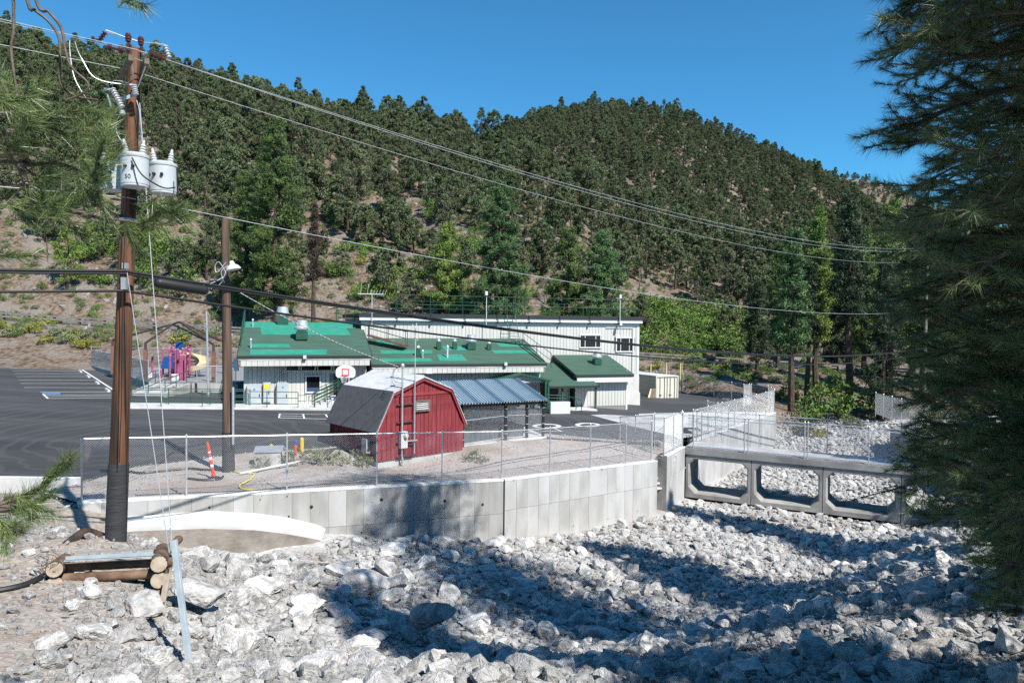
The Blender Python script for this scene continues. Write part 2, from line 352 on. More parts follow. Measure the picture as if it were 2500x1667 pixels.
# ================================================================== terrain
_vn = {}
def vnoise(x, y, seed=0):
    """smooth value noise on arrays"""
    x = np.asarray(x, float); y = np.asarray(y, float)
    if seed not in _vn: _vn[seed] = np.random.default_rng(900 + seed).random((256, 256))
    T = _vn[seed]; xi = np.floor(x).astype(int); yi = np.floor(y).astype(int); fx = x - xi; fy = y - yi
    fx = fx * fx * (3 - 2 * fx); fy = fy * fy * (3 - 2 * fy)
    g = lambda a, b: T[a % 256, b % 256]
    return (g(xi, yi) * (1 - fx) + g(xi + 1, yi) * fx) * (1 - fy) + (g(xi, yi + 1) * (1 - fx) + g(xi + 1, yi + 1) * fx) * fy - 0.5
def fbm(x, y, sc, oct=4, seed=0):
    s = 0; a = 1.0
    for k in range(oct):
        s = s + a * vnoise(np.asarray(x) / sc, np.asarray(y) / sc, seed + k); a *= 0.5; sc *= 0.5
    return s
def sstep(t):
    t = np.clip(t, 0, 1); return t * t * (3 - 2 * t)

# creek bed and banks: surveyed points (x, y, z)
CP = np.array([
 (-12.6, 20.0, .42), (-10, 20.9, -.5), (-7.5, 22.2, -.9), (-3.65, 24.8, -1.8), (-.2, 26.3, -2.3), (3, 29, -2.7), (7, 32.6, -3.05), (9.5, 37, -3.45),
 (-6.2, 19.4, -1.0), (-2, 21, -1.9), (1, 21, -2.35), (5, 24, -2.6), (10, 30, -3.1), (15, 36, -3.5), (20, 42, -3.7), (25, 50, -3.6), (30, 60, -3.0),
 (-4, 16.5, -.9), (0, 17, -1.95), (4, 18.5, -2.35), (8.4, 21.2, -2.6), (14, 26, -2.95), (19.8, 31, -3.15), (26, 38, -3.3),
 (-5, 11, .6), (-6.5, 13.5, .7), (-8.7, 15.5, 1.05), (-12, 16, 1.0), (-10, 12, 1.1), (-3, 12, .05), (-2.5, 13.5, -.5), (0, 13, -.5), (3, 14, -.6),
 (5, 14, -.2), (8, 11.5, 1.5), (12, 14, 1.7), (12, 20, -.3), (18, 22, 1.3), (22, 28, .2), (30, 34, 1.0), (36, 46, 0.4), (40, 58, -0.6),
 (0, 8, 1.8), (0, 0, 2.3), (-6, 5, 1.9), (6, 4, 2.2), (10, 8, 2.1), (-15, 10, 1.5), (-20, 16, 1.0), (-20, 20.5, .6), (-14.6, 20.5, .62), (-15, 23.2, .1), (-24, 23.2, .1),
 (-9.3, 17.7, .35), (-7, 17, -.1), (-9.2, 19.9, -.7), (-7.6, 21.0, -1.1), (-11, 19.0, .0), (-13, 18.4, .85), (30, 5, 2.5), (45, 30, 2.0), (55, 60, 0.5), (-40, 10, 2), (-40, 22, .8), (11.5, 42, -3.6), (16, 47, -3.7), (22.5, 56.5, -3.5)], float)
def _phi(r): return r
_D = np.hypot(CP[:, None, 0] - CP[None, :, 0], CP[:, None, 1] - CP[None, :, 1])
_n = len(CP); _A = np.zeros((_n + 3, _n + 3)); _A[:_n, :_n] = -_phi(_D) + 0.15 * np.eye(_n) * -1
_A[:_n, _n] = 1; _A[:_n, _n + 1] = CP[:, 0]; _A[:_n, _n + 2] = CP[:, 1]; _A[_n:, :_n] = _A[:_n, _n:].T
_W = np.linalg.solve(_A, np.concatenate([CP[:, 2], [0, 0, 0]]))
def zcreek(x, y):
    x = np.asarray(x, float); y = np.asarray(y, float); sh = x.shape; xf = x.ravel(); yf = y.ravel()
    r = np.hypot(xf[:, None] - CP[None, :, 0], yf[:, None] - CP[None, :, 1])
    z = -_phi(r) @ _W[:_n] + _W[_n] + _W[_n + 1] * xf + _W[_n + 2] * yf
    return z.reshape(sh) + 0.16 * fbm(x, y, 2.6, 3, 3) + 0.05 * vnoise(np.asarray(x) / .5, np.asarray(y) / .5, 9)

WALL = [Vector((-12.6, 20.45, .60)), Vector((-.27, 27.0, -.05)), Vector((6.95, 33.3, -.45))]      # retaining wall, top front edge
ROADX = lambda x: 88 + 0.12 * x
ROADZ = lambda x: 2.7 - 0.055 * x
def lot_edge(x):
    x = np.asarray(x, float)
    return np.interp(x, [-90, -45, -24, -20, 14, 17.5, 22.5, 24], [60, 63, 66, 76, 79, 77.5, 60.5, 56])
_px = lambda l: np.array([(p - CX) / F_PX for p in l])
R1U = _px([-400, 0, 140, 350, 470, 690, 910, 1130, 1200, 1400, 1700, 2100, 2600]); R1Y = np.array([70, 98, 160, 180, 212, 262, 300, 336, 354, 440, 565, 690, 760.]); R1D = np.array([270, 262, 258, 250, 245, 238, 230, 220, 215, 200, 175, 150, 140.])
R2U = _px([600, 900, 1100, 1200, 1260, 1330, 1420, 1490, 1570, 1660, 1750, 1850, 1970, 2050, 2150, 2300, 2600]); R2Y = np.array([480, 400, 362, 342, 311, 288, 278, 273, 278, 294, 331, 376, 424, 466, 530, 600, 700.]); R2D = np.array([400, 410, 420, 425, 428, 430, 432, 433, 432, 430, 425, 420, 410, 405, 395, 380, 360.])
HORIZ = CY - F_PX * math.tan(PITCH)
def zhills(x, y):
    """returns ground height beyond the lot and, per point, the parameter up hill 1 (0 foot .. 1 ridge)"""
    x = np.asarray(x, float); y = np.asarray(y, float); u = x / y
    hz = HORIZ + u * F_PX * math.tan(ROLL)
    ze = np.where(x < 22.5, zlot_np(x, y), -1.7 - 0.02 * np.maximum(0, x - 24))
    ye = np.where(x < 24, lot_edge(x), 62); yr = ROADX(x); zr = ROADZ(x)
    e = y - ye
    bank = ze + (zr - ze) * sstep(e / np.maximum(yr - 3.2 - ye, 4)) + 0.25 * fbm(x, y, 5, 3, 20) * sstep(e / 3)
    z = np.where(e < 0, ze - 0.01 + np.maximum(-1.2, 0.25 * e), bank)
    t = y - (yr + 3.5)
    f1d = yr + 3.5; d1 = np.interp(u, R1U, R1D); z1r = CAM_Z + (hz - np.interp(u, R1U, R1Y)) / F_PX * d1
    s1 = (y - f1d) / np.maximum(d1 - f1d, 20)
    h1 = np.where(s1 < 1, zr + (z1r - zr) * np.clip(s1, 0, 1) ** 0.93, z1r - (s1 - 1) * 45)
    h1 = h1 + (6.0 * fbm(x + 0.4 * y, y * 0.35, 30, 4, 31) + 1.2 * fbm(x, y, 6, 3, 37)) * sstep(s1 * 5) * (1 - 0.75 * sstep((s1 - .7) / .3))
    d2 = np.interp(u, R2U, R2D); z2r = CAM_Z + (hz - np.interp(u, R2U, R2Y)) / F_PX * d2
    s2 = (y - 185) / (d2 - 185)
    h2 = np.where(s2 < 1, 4 + (z2r - 4) * np.clip(s2, 0, 1) ** 0.95, z2r - (s2 - 1) * 150)
    h2 = np.where(s2 < 0, -50, h2 + 9.0 * fbm(x + 0.2 * y, y * 0.35, 55, 4, 41) * sstep(s2 * 3) * (1 - sstep((s2 - .75) / .25)))
    up = np.maximum(h1, h2)
    z = np.where(t > 0, np.maximum(up, zr) , np.where(np.abs(y - yr) < 3.5, zr, z))
    return z, s1, s2, h2 > h1
def zground(x, y):
    x = np.asarray(x, float); y = np.asarray(y, float)
    zn = zcreek(x, y); zf = zhills(x, np.maximum(y, 40))[0]
    w = sstep((y - 56) / 12)
    # lot side of the retaining walls: keep the natural bed well under the lot
    inlot = (x < np.interp(y, [22, 27, 33.3, 38, 57, 60], [-14, -.5, 6.7, 9.3, 21.0, 22.5])) & (y > np.interp(x, [-60, -15, -14, -12.6, -.27, 6.95, 9.5, 21.3], [24.1, 24.1, 22.5, 20.7, 27.2, 33.5, 38.5, 57]))
    zl = np.minimum(zn, -0.7)
    zl = np.where(y > 50, np.minimum(zl, zf), zl)
    zn = np.where(inlot, zl, zn)
    return np.where(x > 21, zn * (1 - w) + zf * w, np.where(y > 62, zf, zn))
def grid_mesh(name, xs, ys, zf, m, smooth=True):
    X, Y = np.meshgrid(xs, ys); Z = zf(X, Y)
    v = np.stack([X, Y, Z], -1).reshape(-1, 3); nx = len(xs); ny = len(ys)
    i = (np.arange(ny - 1)[:, None] * nx + np.arange(nx - 1)[None, :]).ravel()
    return np_mesh(name, v, np.stack([i, i + 1, i + nx + 1, i + nx], -1), m, smooth)

xs = np.concatenate([np.arange(-60, -22, 2.0), np.arange(-22, 26, 0.22), np.arange(26, 60, 1.0), np.arange(60, 141, 8.0)])
ys = np.concatenate([np.arange(-40, 2, 3.0), np.arange(2, 9, 0.6), np.arange(9, 42, 0.22), np.arange(42, 62.01, 0.8)])
ys[-1] = 62.0
cb = place(grid_mesh('creek_bed', xs, ys, zground, m_creek), 'creek_bed'); tag(cb, 'pale gravel creek bed between concrete wall and shaded bank', kind='structure')
# dirt where the left bank is not creek gravel: mix by position in the material
nt = m_creek.node_tree; N = nt.nodes; L = nt.links
bs = N['Principled BSDF']; src = bs.inputs['Base Color'].links[0].from_socket
geo = N.new('ShaderNodeNewGeometry'); sp = N.new('ShaderNodeSeparateXYZ'); L.new(geo.outputs['Position'], sp.inputs[0])
nz = N.new('ShaderNodeTexNoise'); nz.inputs['Scale'].default_value = 0.9; nz.inputs['Detail'].default_value = 6; L.new(geo.outputs['Position'], nz.inputs['Vector'])
m1 = N.new('ShaderNodeMath'); m1.operation = 'MULTIPLY_ADD'; L.new(sp.outputs['Y'], m1.inputs[0]); m1.inputs[1].default_value = 0.35; L.new(sp.outputs['X'], m1.inputs[2])
m2 = N.new('ShaderNodeMath'); m2.operation = 'MULTIPLY_ADD'; L.new(nz.outputs['Fac'], m2.inputs[0]); m2.inputs[1].default_value = 5.0; L.new(m1.outputs[0], m2.inputs[2])
mr = N.new('ShaderNodeMapRange'); mr.inputs['From Min'].default_value = 1.2; mr.inputs['From Max'].default_value = -1.2; L.new(m2.outputs[0], mr.inputs['Value'])
n5 = N.new('ShaderNodeTexNoise'); n5.inputs['Scale'].default_value = 7; n5.inputs['Detail'].default_value = 9; L.new(geo.outputs['Position'], n5.inputs['Vector'])
r5 = N.new('ShaderNodeMapRange'); r5.inputs['From Min'].default_value = .35; r5.inputs['From Max'].default_value = .68; L.new(n5.outputs['Fac'], r5.inputs['Value'])
dm = N.new('ShaderNodeMix'); dm.data_type = 'RGBA'; dm.inputs['A'].default_value = (.245, .200, .160, 1); dm.inputs['B'].default_value = (.410, .365, .318, 1); L.new(r5.outputs[0], dm.inputs['Factor'])
mx = N.new('ShaderNodeMix'); mx.data_type = 'RGBA'; L.new(mr.outputs[0], mx.inputs['Factor']); L.new(src, mx.inputs['A']); L.new(dm.outputs['Result'], mx.inputs['B']); L.new(mx.outputs['Result'], bs.inputs['Base Color'])

xs = np.concatenate([np.arange(-330, -90, 5.0), np.arange(-90, 70, 1.6), np.arange(70, 420, 5.0)])
ys = np.concatenate([np.arange(62, 112, 0.8), np.arange(112, 200, 2.0), np.arange(200, 470, 4.0), np.arange(470, 560, 15.0)])
hs_ = place(grid_mesh('hillside', xs, ys, lambda x, y: np.where(y > 62, zhills(x, y)[0], zground(x, np.full_like(y, 62.0))), m_hill), 'hillside')
tag(hs_, 'forested brown hillside rising behind the school', kind='structure')
# far hill
def zfar(x, y):
    c = np.clip((x - 250) / 420, -1, 1)
    ridge = CAM_Z + np.interp(x / 820, _px([1700, 1950, 2050, 2120, 2220, 2350, 2600]), [(800 - q) / F_PX * 820 for q in (520, 452, 432, 440, 479, 535, 620)])
    return ridge - np.abs(y - 820) * 0.55 + 4 * fbm(x, y, 60, 3, 51)
fh = place(grid_mesh('far_hill', np.arange(200, 720, 9.0), np.arange(600, 900, 9.0), zfar, m_hill), 'far_hill'); tag(fh, 'small distant hill behind the round hill', kind='structure')
# road behind the school
bm = MB()
for k in range(60):
    xa, xb = -110 + k * 4, -106 + k * 4
    bm.add([(xa, ROADX(xa) - 3, ROADZ(xa) + .05), (xb, ROADX(xb) - 3, ROADZ(xb) + .05), (xb, ROADX(xb) + 3, ROADZ(xb) + .05), (xa, ROADX(xa) + 3, ROADZ(xa) + .05)], [(0, 1, 2, 3)])
tag(bm.build('road', m_road), 'grey road along the foot of the hillside', kind='structure')
# asphalt lot
gx = np.arange(-80, 23.01, 1.0); gy = np.arange(24.1, 80.2, 1.0)
zl_v = zlot_np
X, Y = np.meshgrid(gx, gy); Z = zl_v(X, Y); nx = len(gx)
v = np.stack([X, Y, Z], -1).reshape(-1, 3)
i = (np.arange(len(gy) - 1)[:, None] * nx + np.arange(nx - 1)[None, :]).ravel()
cxm = (v[i, 0] + .5); cym = (v[i, 1] + .5)
keep = (cxm < np.interp(cym, [24, 28, 34, 38, 57, 60, 61, 78], [-13.5, -8, 5.2, 7.8, 19.5, 21, 22, 16.5])) & (cym < lot_edge(cxm) + 1.0) & (cym > np.interp(cxm, [-15.5, -14.8, -11.6, -8.4, -5, 0, 2, 5.7, 8], [20, 27.7, 30.7, 32.2, 36.5, 38.5, 38.6, 37.8, 38.6]) - 1.0)
i = i[keep]
tag(place(np_mesh('asphalt_lot', v, np.stack([i, i + 1, i + nx + 1, i + nx], -1), m_asphalt, True), 'asphalt_lot'), 'dark asphalt lot in front of the school', kind='structure')
# gravel yard between wall and asphalt
def resample(P, n):
    P = np.array([tuple(p) for p in P]); L = np.r_[0, np.cumsum(np.linalg.norm(np.diff(P[:, :2], axis=0), axis=1))]
    t = np.linspace(0, L[-1], n); return np.stack([np.interp(t, L, P[:, k]) for k in range(P.shape[1])], -1)
P_ = resample([(-14.8, 22.3, .45), (-12.6, 20.62, .52), (-6.5, 23.9, .2), (-.4, 27.2, -.12), (6.8, 33.5, -.52), (7.4, 35.4, -.56), (8.9, 38.0, -.6)], 70)
Q_ = resample([(-14.8, 27.7, 0), (-11.6, 30.7, 0), (-8.4, 32.2, 0), (-5, 36.5, 0), (0, 38.5, 0), (2, 38.6, 0), (5.7, 37.8, 0), (8.0, 38.6, 0)], 70)
rows = []
for t in np.linspace(0, 1, 26):
    a = P_[:, :2] * (1 - t) + Q_[:, :2] * t; zl = zl_v(a[:, 0], a[:, 1]) + 0.02
    z = P_[:, 2] * (1 - t) ** 1.3 + zl * (1 - (1 - t) ** 1.3) + 0.10 * fbm(a[:, 0], a[:, 1], 1.6, 3, 61) * np.sin(np.pi * t)
    z = z - 0.48 * np.exp(-(((a[:, 0] + 4.6) / 3.6) ** 2 + ((a[:, 1] - 30.6) / 2.6) ** 2)) * np.sin(np.pi * t) ** .5
    rows.append(np.concatenate([a, z[:, None]], 1))
GR = np.array(rows); v = GR.reshape(-1, 3); nx = 70
i = (np.arange(25)[:, None] * nx + np.arange(nx - 1)[None, :]).ravel()
tag(place(np_mesh('gravel_yard', v, np.stack([i, i + 1, i + nx + 1, i + nx], -1), m_gravel, True), 'gravel_yard'), 'pinkish gravel strip between the fence and the asphalt', kind='structure')
def zgravel(x, y):
    k = np.argmin((v[:, 0] - x) ** 2 + (v[:, 1] - y) ** 2) if False else int(np.argmin((GRV[:, 0] - x) ** 2 + (GRV[:, 1] - y) ** 2))
    return float(GRV[k, 2])
GRV = v.copy()
def zg(x, y): return float(zground(np.array([x]), np.array([y]))[0])
def onground(px, py, zf, z0=0.0):
    z = z0
    for _ in range(40):
        p = onz(px, py, z); z = 0.6 * z + 0.4 * zf(p.x, p.y)
    return p
# pale concrete apron beside the flood wall
bm = MB(); pl = [(5.3, 47.2), (10.5, 51.6), (15.5, 56), (20.8, 57.0), (16, 50), (10.5, 41.2), (9.5, 40.2), (7.4, 43.6)]
bm.prism([(x, y, zlot(x, y) + .02) for x, y in pl], (0, 0, -.1))
tag(bm.build('concrete_apron', m_conc), 'pale concrete slab between asphalt and flood wall', kind='structure')
# ================================================================== vegetation
def rand_dirs(n, rng):
    d = rng.normal(size=(n, 3)); return d / np.linalg.norm(d, axis=1)[:, None]
def leaf_tris(cent, rad, per, size, rng, squash=0.8, aspect=0.55):
    """small triangles scattered round every clump centre"""
    n = len(cent); c = np.repeat(np.asarray(cent), per, 0); r = np.repeat(np.asarray(rad), per)
    o = rand_dirs(n * per, rng) * (rng.random(n * per) ** 0.45 * r)[:, None]; o[:, 2] *= squash
    p = c + o; s = size * (0.6 + 0.8 * rng.random(n * per))
    a = rand_dirs(n * per, rng); b = np.cross(a, rand_dirs(n * per, rng)); b /= np.linalg.norm(b, axis=1)[:, None]
    v = np.stack([p - a * s[:, None] * .5 - b * (s * aspect)[:, None] * .5, p - a * s[:, None] * .5 + b * (s * aspect)[:, None] * .5, p + a * s[:, None] * .6], 1)
    return v.reshape(-1, 3)
def tri_mesh(name, v, m):
    return np_mesh(name, v, np.arange(len(v)).reshape(-1, 3), m)
def pinyon(h, w, seed, m, round_=0.5, per=105):
    rng = np.random.default_rng(seed); cs = []; rs = []
    n = 46
    for k in range(n):
        t = rng.random() ** 0.9
        env = (w / 2) * (np.sin(np.pi * min(1, (t * .86 + .14))) ** 0.65 if round_ > .4 else (1 - t) ** .75 + .12)
        a = rng.random() * 6.283; r = env * (0.35 + 0.65 * rng.random() ** .5)
        lean = 0.1 * w * np.sin(seed)
        cs.append((r * np.cos(a) + lean * t, r * np.sin(a), h * (0.2 + 0.78 * t))); rs.append(w * (0.085 + 0.085 * rng.random()) * (1.15 - .45 * t))
    crown = tri_mesh('crown', leaf_tris(cs, rs, per, 0.25 * (w / 4.5), rng), m)
    tb = MB(); top = Vector((0.08 * w * math.sin(seed), 0, h * .8))
    tb.tube([(0, 0, -.4), (0.05, 0, h * .25), top], [.2, .15, .03], 6)
    for k in range(9):
        c = Vector(cs[k * 5]); b0 = Vector((0, 0, 0)).lerp(top, min(.9, max(.15, c.z / h - .12)))
        tb.tube([b0, c], [.06, .015], 4, False)
    return tb.mesh('trunk', m_bark), crown
def conifer(h, w, seed, m, base=0.18, per=44, dense=1.0, needle=0.34, droop=0.15):
    """tall pine: whorled limbs with needle tufts along their outer half"""
    rng = np.random.default_rng(seed); tb = MB(); cs = []; rs = []
    tr = h * .014 + .05
    wob = [Vector((0.03 * w * math.sin(seed + k * 1.7), 0.03 * w * math.cos(seed * 2 + k), h * k / 6)) for k in range(7)]; wob[0] = Vector((0, 0, -.5))
    tb.tube(wob, [tr * (1.15 - k / 6.2) for k in range(7)], 7)
    nl = int(h * 7.5 * dense)
    for k in range(nl):
        t = base + (1 - base) * (k + rng.random()) / nl
        env = w / 2 * min(1.0, (1.03 - t) ** .58 * 1.35) * (0.55 + 0.45 * rng.random()) * (0.82 + 0.18 * math.sin(k * .23 + seed)) * min(1, .6 + (t - base) * 2.5)
        a = rng.random() * 6.283; z0 = h * t; d = Vector((math.cos(a), math.sin(a), 0))
        tip = d * env + Vector((0, 0, z0 + env * (0.35 * (t - .45) - droop * (1 - t))))
        b0 = Vector((0, 0, z0 - .1)); mid = b0.lerp(tip, .55) + Vector((0, 0, .08 * env))
        tb.tube([b0, mid, tip], [.018 + .012 * env, .014 + .005 * env, .006], 4, False)
        for q in range(max(2, int(env * 2.6))):
            s = 1 - .62 * (q / max(1, int(env * 2.6))); p = (b0.lerp(tip, s)) + Vector(rng.normal(size=3) * .16 * (.6 + env * .25))
            cs.append(tuple(p)); rs.append(.34 + .2 * rng.random())
    crown = tri_mesh('crown', leaf_tris(cs, rs, per, needle, rng, .75, .22), m)
    return tb.mesh('trunk', m_bark), crown
def shrub(w, h, seed, m, per=26, n=34, leaf=0.16):
    rng = np.random.default_rng(seed); cs = []; rs = []
    for k in range(n):
        a = rng.random() * 6.283; r = w / 2 * rng.random() ** .5; z = h * (.2 + .75 * rng.random() * (1 - (r / (w / 2)) ** 2 * .7))
        cs.append((r * math.cos(a), r * math.sin(a), z)); rs.append(w * .14 * (.7 + .6 * rng.random()))
    crown = tri_mesh('foliage', leaf_tris(cs, rs, per, leaf, rng), m)
    sb = MB()
    for k in range(6):
        sb.tube([(0, 0, -.15), Vector(cs[k * 4]) * .9], [.03, .01], 4, False)
    return sb.mesh('stem', m_twig), crown
def plant_tree(name, kind, loc, s, rz, label, cat, group, parts=('trunk', 'crown')):
    o = thing(name, label, cat, loc, group, rz); o.scale = (s[0], s[0], s[1]) if isinstance(s, tuple) else (s, s, s)
    place(kind[0], parts[0], o); place(kind[1], parts[1], o); return o

PIN = [pinyon(6.2, 4.6, 1, m_leaf_pinyon), pinyon(7.4, 4.0, 2, m_leaf_pinyon, .3), pinyon(5.2, 4.6, 3, m_leaf_juniper), pinyon(7.0, 3.8, 4, m_leaf_juniper, .3), pinyon(6.4, 5.2, 5, m_leaf_pinyon),
       pinyon(8.2, 4.2, 6, m_leaf_pinyon, .3), pinyon(5.8, 3.6, 7, m_leaf_juniper), pinyon(7.6, 5.0, 8, m_leaf_pinyon), pinyon(6.6, 3.4, 9, m_leaf_juniper, .3)]
SHR = [shrub(2.6, 1.7, 21, m_leaf_shrub), shrub(3.0, 2.1, 22, m_leaf_shrub), shrub(2.0, 1.2, 23, m_leaf_shrub)]
SAGE = [shrub(1.6, .95, 24, m_leaf_sage, 22, 26, .13), shrub(1.3, .8, 25, m_leaf_yellow, 22, 26, .12)]

def scatter(name, pts, rots, scs, idx, protos, label, cat=None):
    """thousands of look-alikes nobody could count: one point cloud carrying instances of the given objects"""
    me = bpy.data.meshes.new(name); me.vertices.add(len(pts)); me.vertices.foreach_set('co', np.asarray(pts, np.float32).ravel())
    for nm, dt, a, key in (('rot', 'FLOAT_VECTOR', rots, 'vector'), ('scl', 'FLOAT_VECTOR', scs, 'vector'), ('idx', 'INT', idx, 'value')):
        at_ = me.attributes.new(nm, dt, 'POINT'); at_.data.foreach_set(key, np.asarray(a, np.float32 if dt != 'INT' else np.int32).ravel())
    o = place(me, name); g = bpy.data.node_groups.new(name, 'GeometryNodeTree')
    g.interface.new_socket('Geometry', in_out='INPUT', socket_type='NodeSocketGeometry'); g.interface.new_socket('Geometry', in_out='OUTPUT', socket_type='NodeSocketGeometry')
    gi = g.nodes.new('NodeGroupInput'); go = g.nodes.new('NodeGroupOutput')
    ip = g.nodes.new('GeometryNodeInstanceOnPoints'); ip.inputs['Pick Instance'].default_value = True
    jn = g.nodes.new('GeometryNodeJoinGeometry')
    for grp in reversed(protos):
        j2 = g.nodes.new('GeometryNodeJoinGeometry')
        for ob in grp:
            oi = g.nodes.new('GeometryNodeObjectInfo'); oi.inputs['Object'].default_value = ob; oi.transform_space = 'ORIGINAL'; oi.inputs['As Instance'].default_value = False
            g.links.new(oi.outputs['Geometry'], j2.inputs[0])
        gti = g.nodes.new('GeometryNodeGeometryToInstance'); g.links.new(j2.outputs[0], gti.inputs[0]); g.links.new(gti.outputs[0], jn.inputs[0])
    def attr(nm, dt):
        n_ = g.nodes.new('GeometryNodeInputNamedAttribute'); n_.data_type = dt; n_.inputs['Name'].default_value = nm; return n_.outputs['Attribute']
    g.links.new(gi.outputs[0], ip.inputs['Points']); g.links.new(jn.outputs[0], ip.inputs['Instance'])
    g.links.new(attr('rot', 'FLOAT_VECTOR'), ip.inputs['Rotation']); g.links.new(attr('scl', 'FLOAT_VECTOR'), ip.inputs['Scale']); g.links.new(attr('idx', 'INT'), ip.inputs['Instance Index'])
    g.links.new(ip.outputs[0], go.inputs[0])
    md = o.modifiers.new('scatter', 'NODES'); md.node_group = g
    return tag(o, label, cat, None, 'stuff')

# ---- hillside forest
rng = np.random.default_rng(5)
cell = 4.7; gx, gy = np.meshgrid(np.arange(-215, 330, cell), np.arange(96, 452, cell))
tx = (gx + rng.uniform(-.48, .48, gx.shape) * cell).ravel(); ty = (gy + rng.uniform(-.48, .48, gx.shape) * cell).ravel()
u = tx / ty; ok = (u > -.76) & (u < .70); tx, ty, u = tx[ok], ty[ok], u[ok]
tz, s1, s2, on2 = zhills(tx, ty)
d1 = np.interp(u, R1U, R1D); d2 = np.interp(u, R2U, R2D)
vis = np.where(on2, ty < d2 + 8, (ty < d1 + 8) & (s1 > .02))
# clearings: open rocky streaks low on the slope, closing in higher up
dens = np.where(on2, .97, .45 + .58 * sstep((s1 - .10) / .5)) + .55 * fbm(tx + .5 * ty, ty * .4, 26, 3, 71) * np.where(on2, .2, 1 - .8 * sstep((s1 - .35) / .4))
# the tall pines behind the school and to the right stand among a thinner edge
vis &= rng.random(len(tx)) < dens
tx, ty, tz, s1, on2 = tx[vis], ty[vis], tz[vis], s1[vis], on2[vis]
order = np.argsort(ty); tx, ty, tz, s1, on2 = tx[order], ty[order], tz[order], s1[order], on2[order]
nT = len(tx); kind = rng.integers(0, 9, nT); sc = (.62 + .72 * rng.random(nT) ** 1.1) * np.where(s1 < .15, .85, 1.0); rz = rng.random(nT) * 6.283
zs = sc * (.9 + .35 * rng.random(nT))
NI = 290; protos = {}
WHERE = [(-.47, 'above the guardrail left of the second pole'), (-.20, 'on the slope above the left green roof'), (.06, 'on the slope above the gymnasium roof'), (.30, 'on the slope above the oak shrubs'), (9, 'on the slope behind the right-hand pines')]
for k in range(NI):
    wh = next(w for lim, w in WHERE if tx[k] / ty[k] < lim); pin = kind[k] in (0, 1, 4, 5, 7)
    lab = ('dark grey-green pinyon pine ' + wh, 'pinyon pines ' + wh) if pin else ('olive-grey juniper tree ' + wh, 'junipers ' + wh)
    o = plant_tree('pinyon_pine' if pin else 'juniper_tree', PIN[kind[k]], (tx[k], ty[k], tz[k]), (sc[k], zs[k]), rz[k], lab[0], 'tree', lab[1])
    protos.setdefault(int(kind[k]), [c for c in o.children])
z0 = np.zeros(nT - NI)
scatter('hillside_forest', np.stack([tx, ty, tz], -1)[NI:], np.stack([z0, z0, rz[NI:]], -1), np.stack([sc, sc, zs], -1)[NI:], kind[NI:],
        [protos[k] for k in range(9)], 'dense dark conifer forest covering the upper slopes', 'forest')
# far hill forest
gx, gy = np.meshgrid(np.arange(330, 640, 7.5), np.arange(700, 840, 7.5)); fx = (gx + rng.uniform(-3, 3, gx.shape)).ravel(); fy = (gy + rng.uniform(-3, 3, gx.shape)).ravel()
kp = rng.random(len(fx)) < .7; fx, fy = fx[kp], fy[kp]; z0 = np.zeros(len(fx)); s_ = .8 + .4 * rng.random(len(fx))
scatter('distant_forest', np.stack([fx, fy, zfar(fx, fy)], -1), np.stack([z0, z0, rng.random(len(fx)) * 6], -1), np.stack([s_, s_, s_], -1), rng.integers(0, 9, len(fx)),
        [protos[k] for k in range(9)], 'sparse forest on the small distant hill', 'forest')
# ---- shrubs on the lower slope
def shrub_at(x, y, k, s, lab, grp, name='green_shrub', fam=SHR, cat='shrub'):
    z = float(zhills(np.array([x]), np.array([y]))[0][0]) if y > 62 else zg(x, y)
    return plant_tree(name, fam[k % len(fam)], (x, y, z - .05), s, rng.random() * 6.28, lab, cat, grp, ('stem', 'foliage'))
def band(n, p0, p1, y0, y1, d0, d1, lab, grp, name='green_shrub', fam=SHR, s0=.8, s1=1.4):
    for k in range(n):
        px_ = rng.uniform(p0, p1); d = rng.uniform(d0, d1); shrub_at((px_ - CX) / F_PX * d, d, int(rng.integers(0, 9)), rng.uniform(s0, s1), lab, grp, name, fam)
band(80, 1540, 1850, 0, 0, 93, 116, 'bright green oak shrub on the slope right of the school', 'oak shrubs on the slope right of the school', s0=1.1, s1=2.1)
band(58, 800, 1300, 0, 0, 97, 128, 'bright green shrub on the slope behind the gymnasium roof', 'shrubs behind the gymnasium roof', s0=.9, s1=1.5)
band(42, 60, 500, 0, 0, 92, 104, 'bright green shrub above the roadside guardrail', 'shrubs above the guardrail beside the poles', s0=1.0, s1=1.9)
band(80, 60, 1500, 0, 0, 97, 150, 'small green bush among the hillside trees', 'bushes among the hillside trees', s0=.7, s1=1.4)
band(26, 0, 560, 0, 0, 71, 83, 'pale sage bush on the sandy bank below the guardrail', 'sage bushes on the sandy bank', 'sage_bush', SAGE, .8, 1.5)
band(16, 1600, 1900, 0, 0, 80, 88, 'pale sage bush on the orange bank beyond the lot fence', 'sage bushes beyond the lot fence', 'sage_bush', SAGE, .8, 1.5)

band(60, 20, 1500, 0, 0, 96, 150, 'low olive bush in the hillside clearings', 'olive bushes in the clearings', 'sage_bush', SAGE, .9, 1.6)
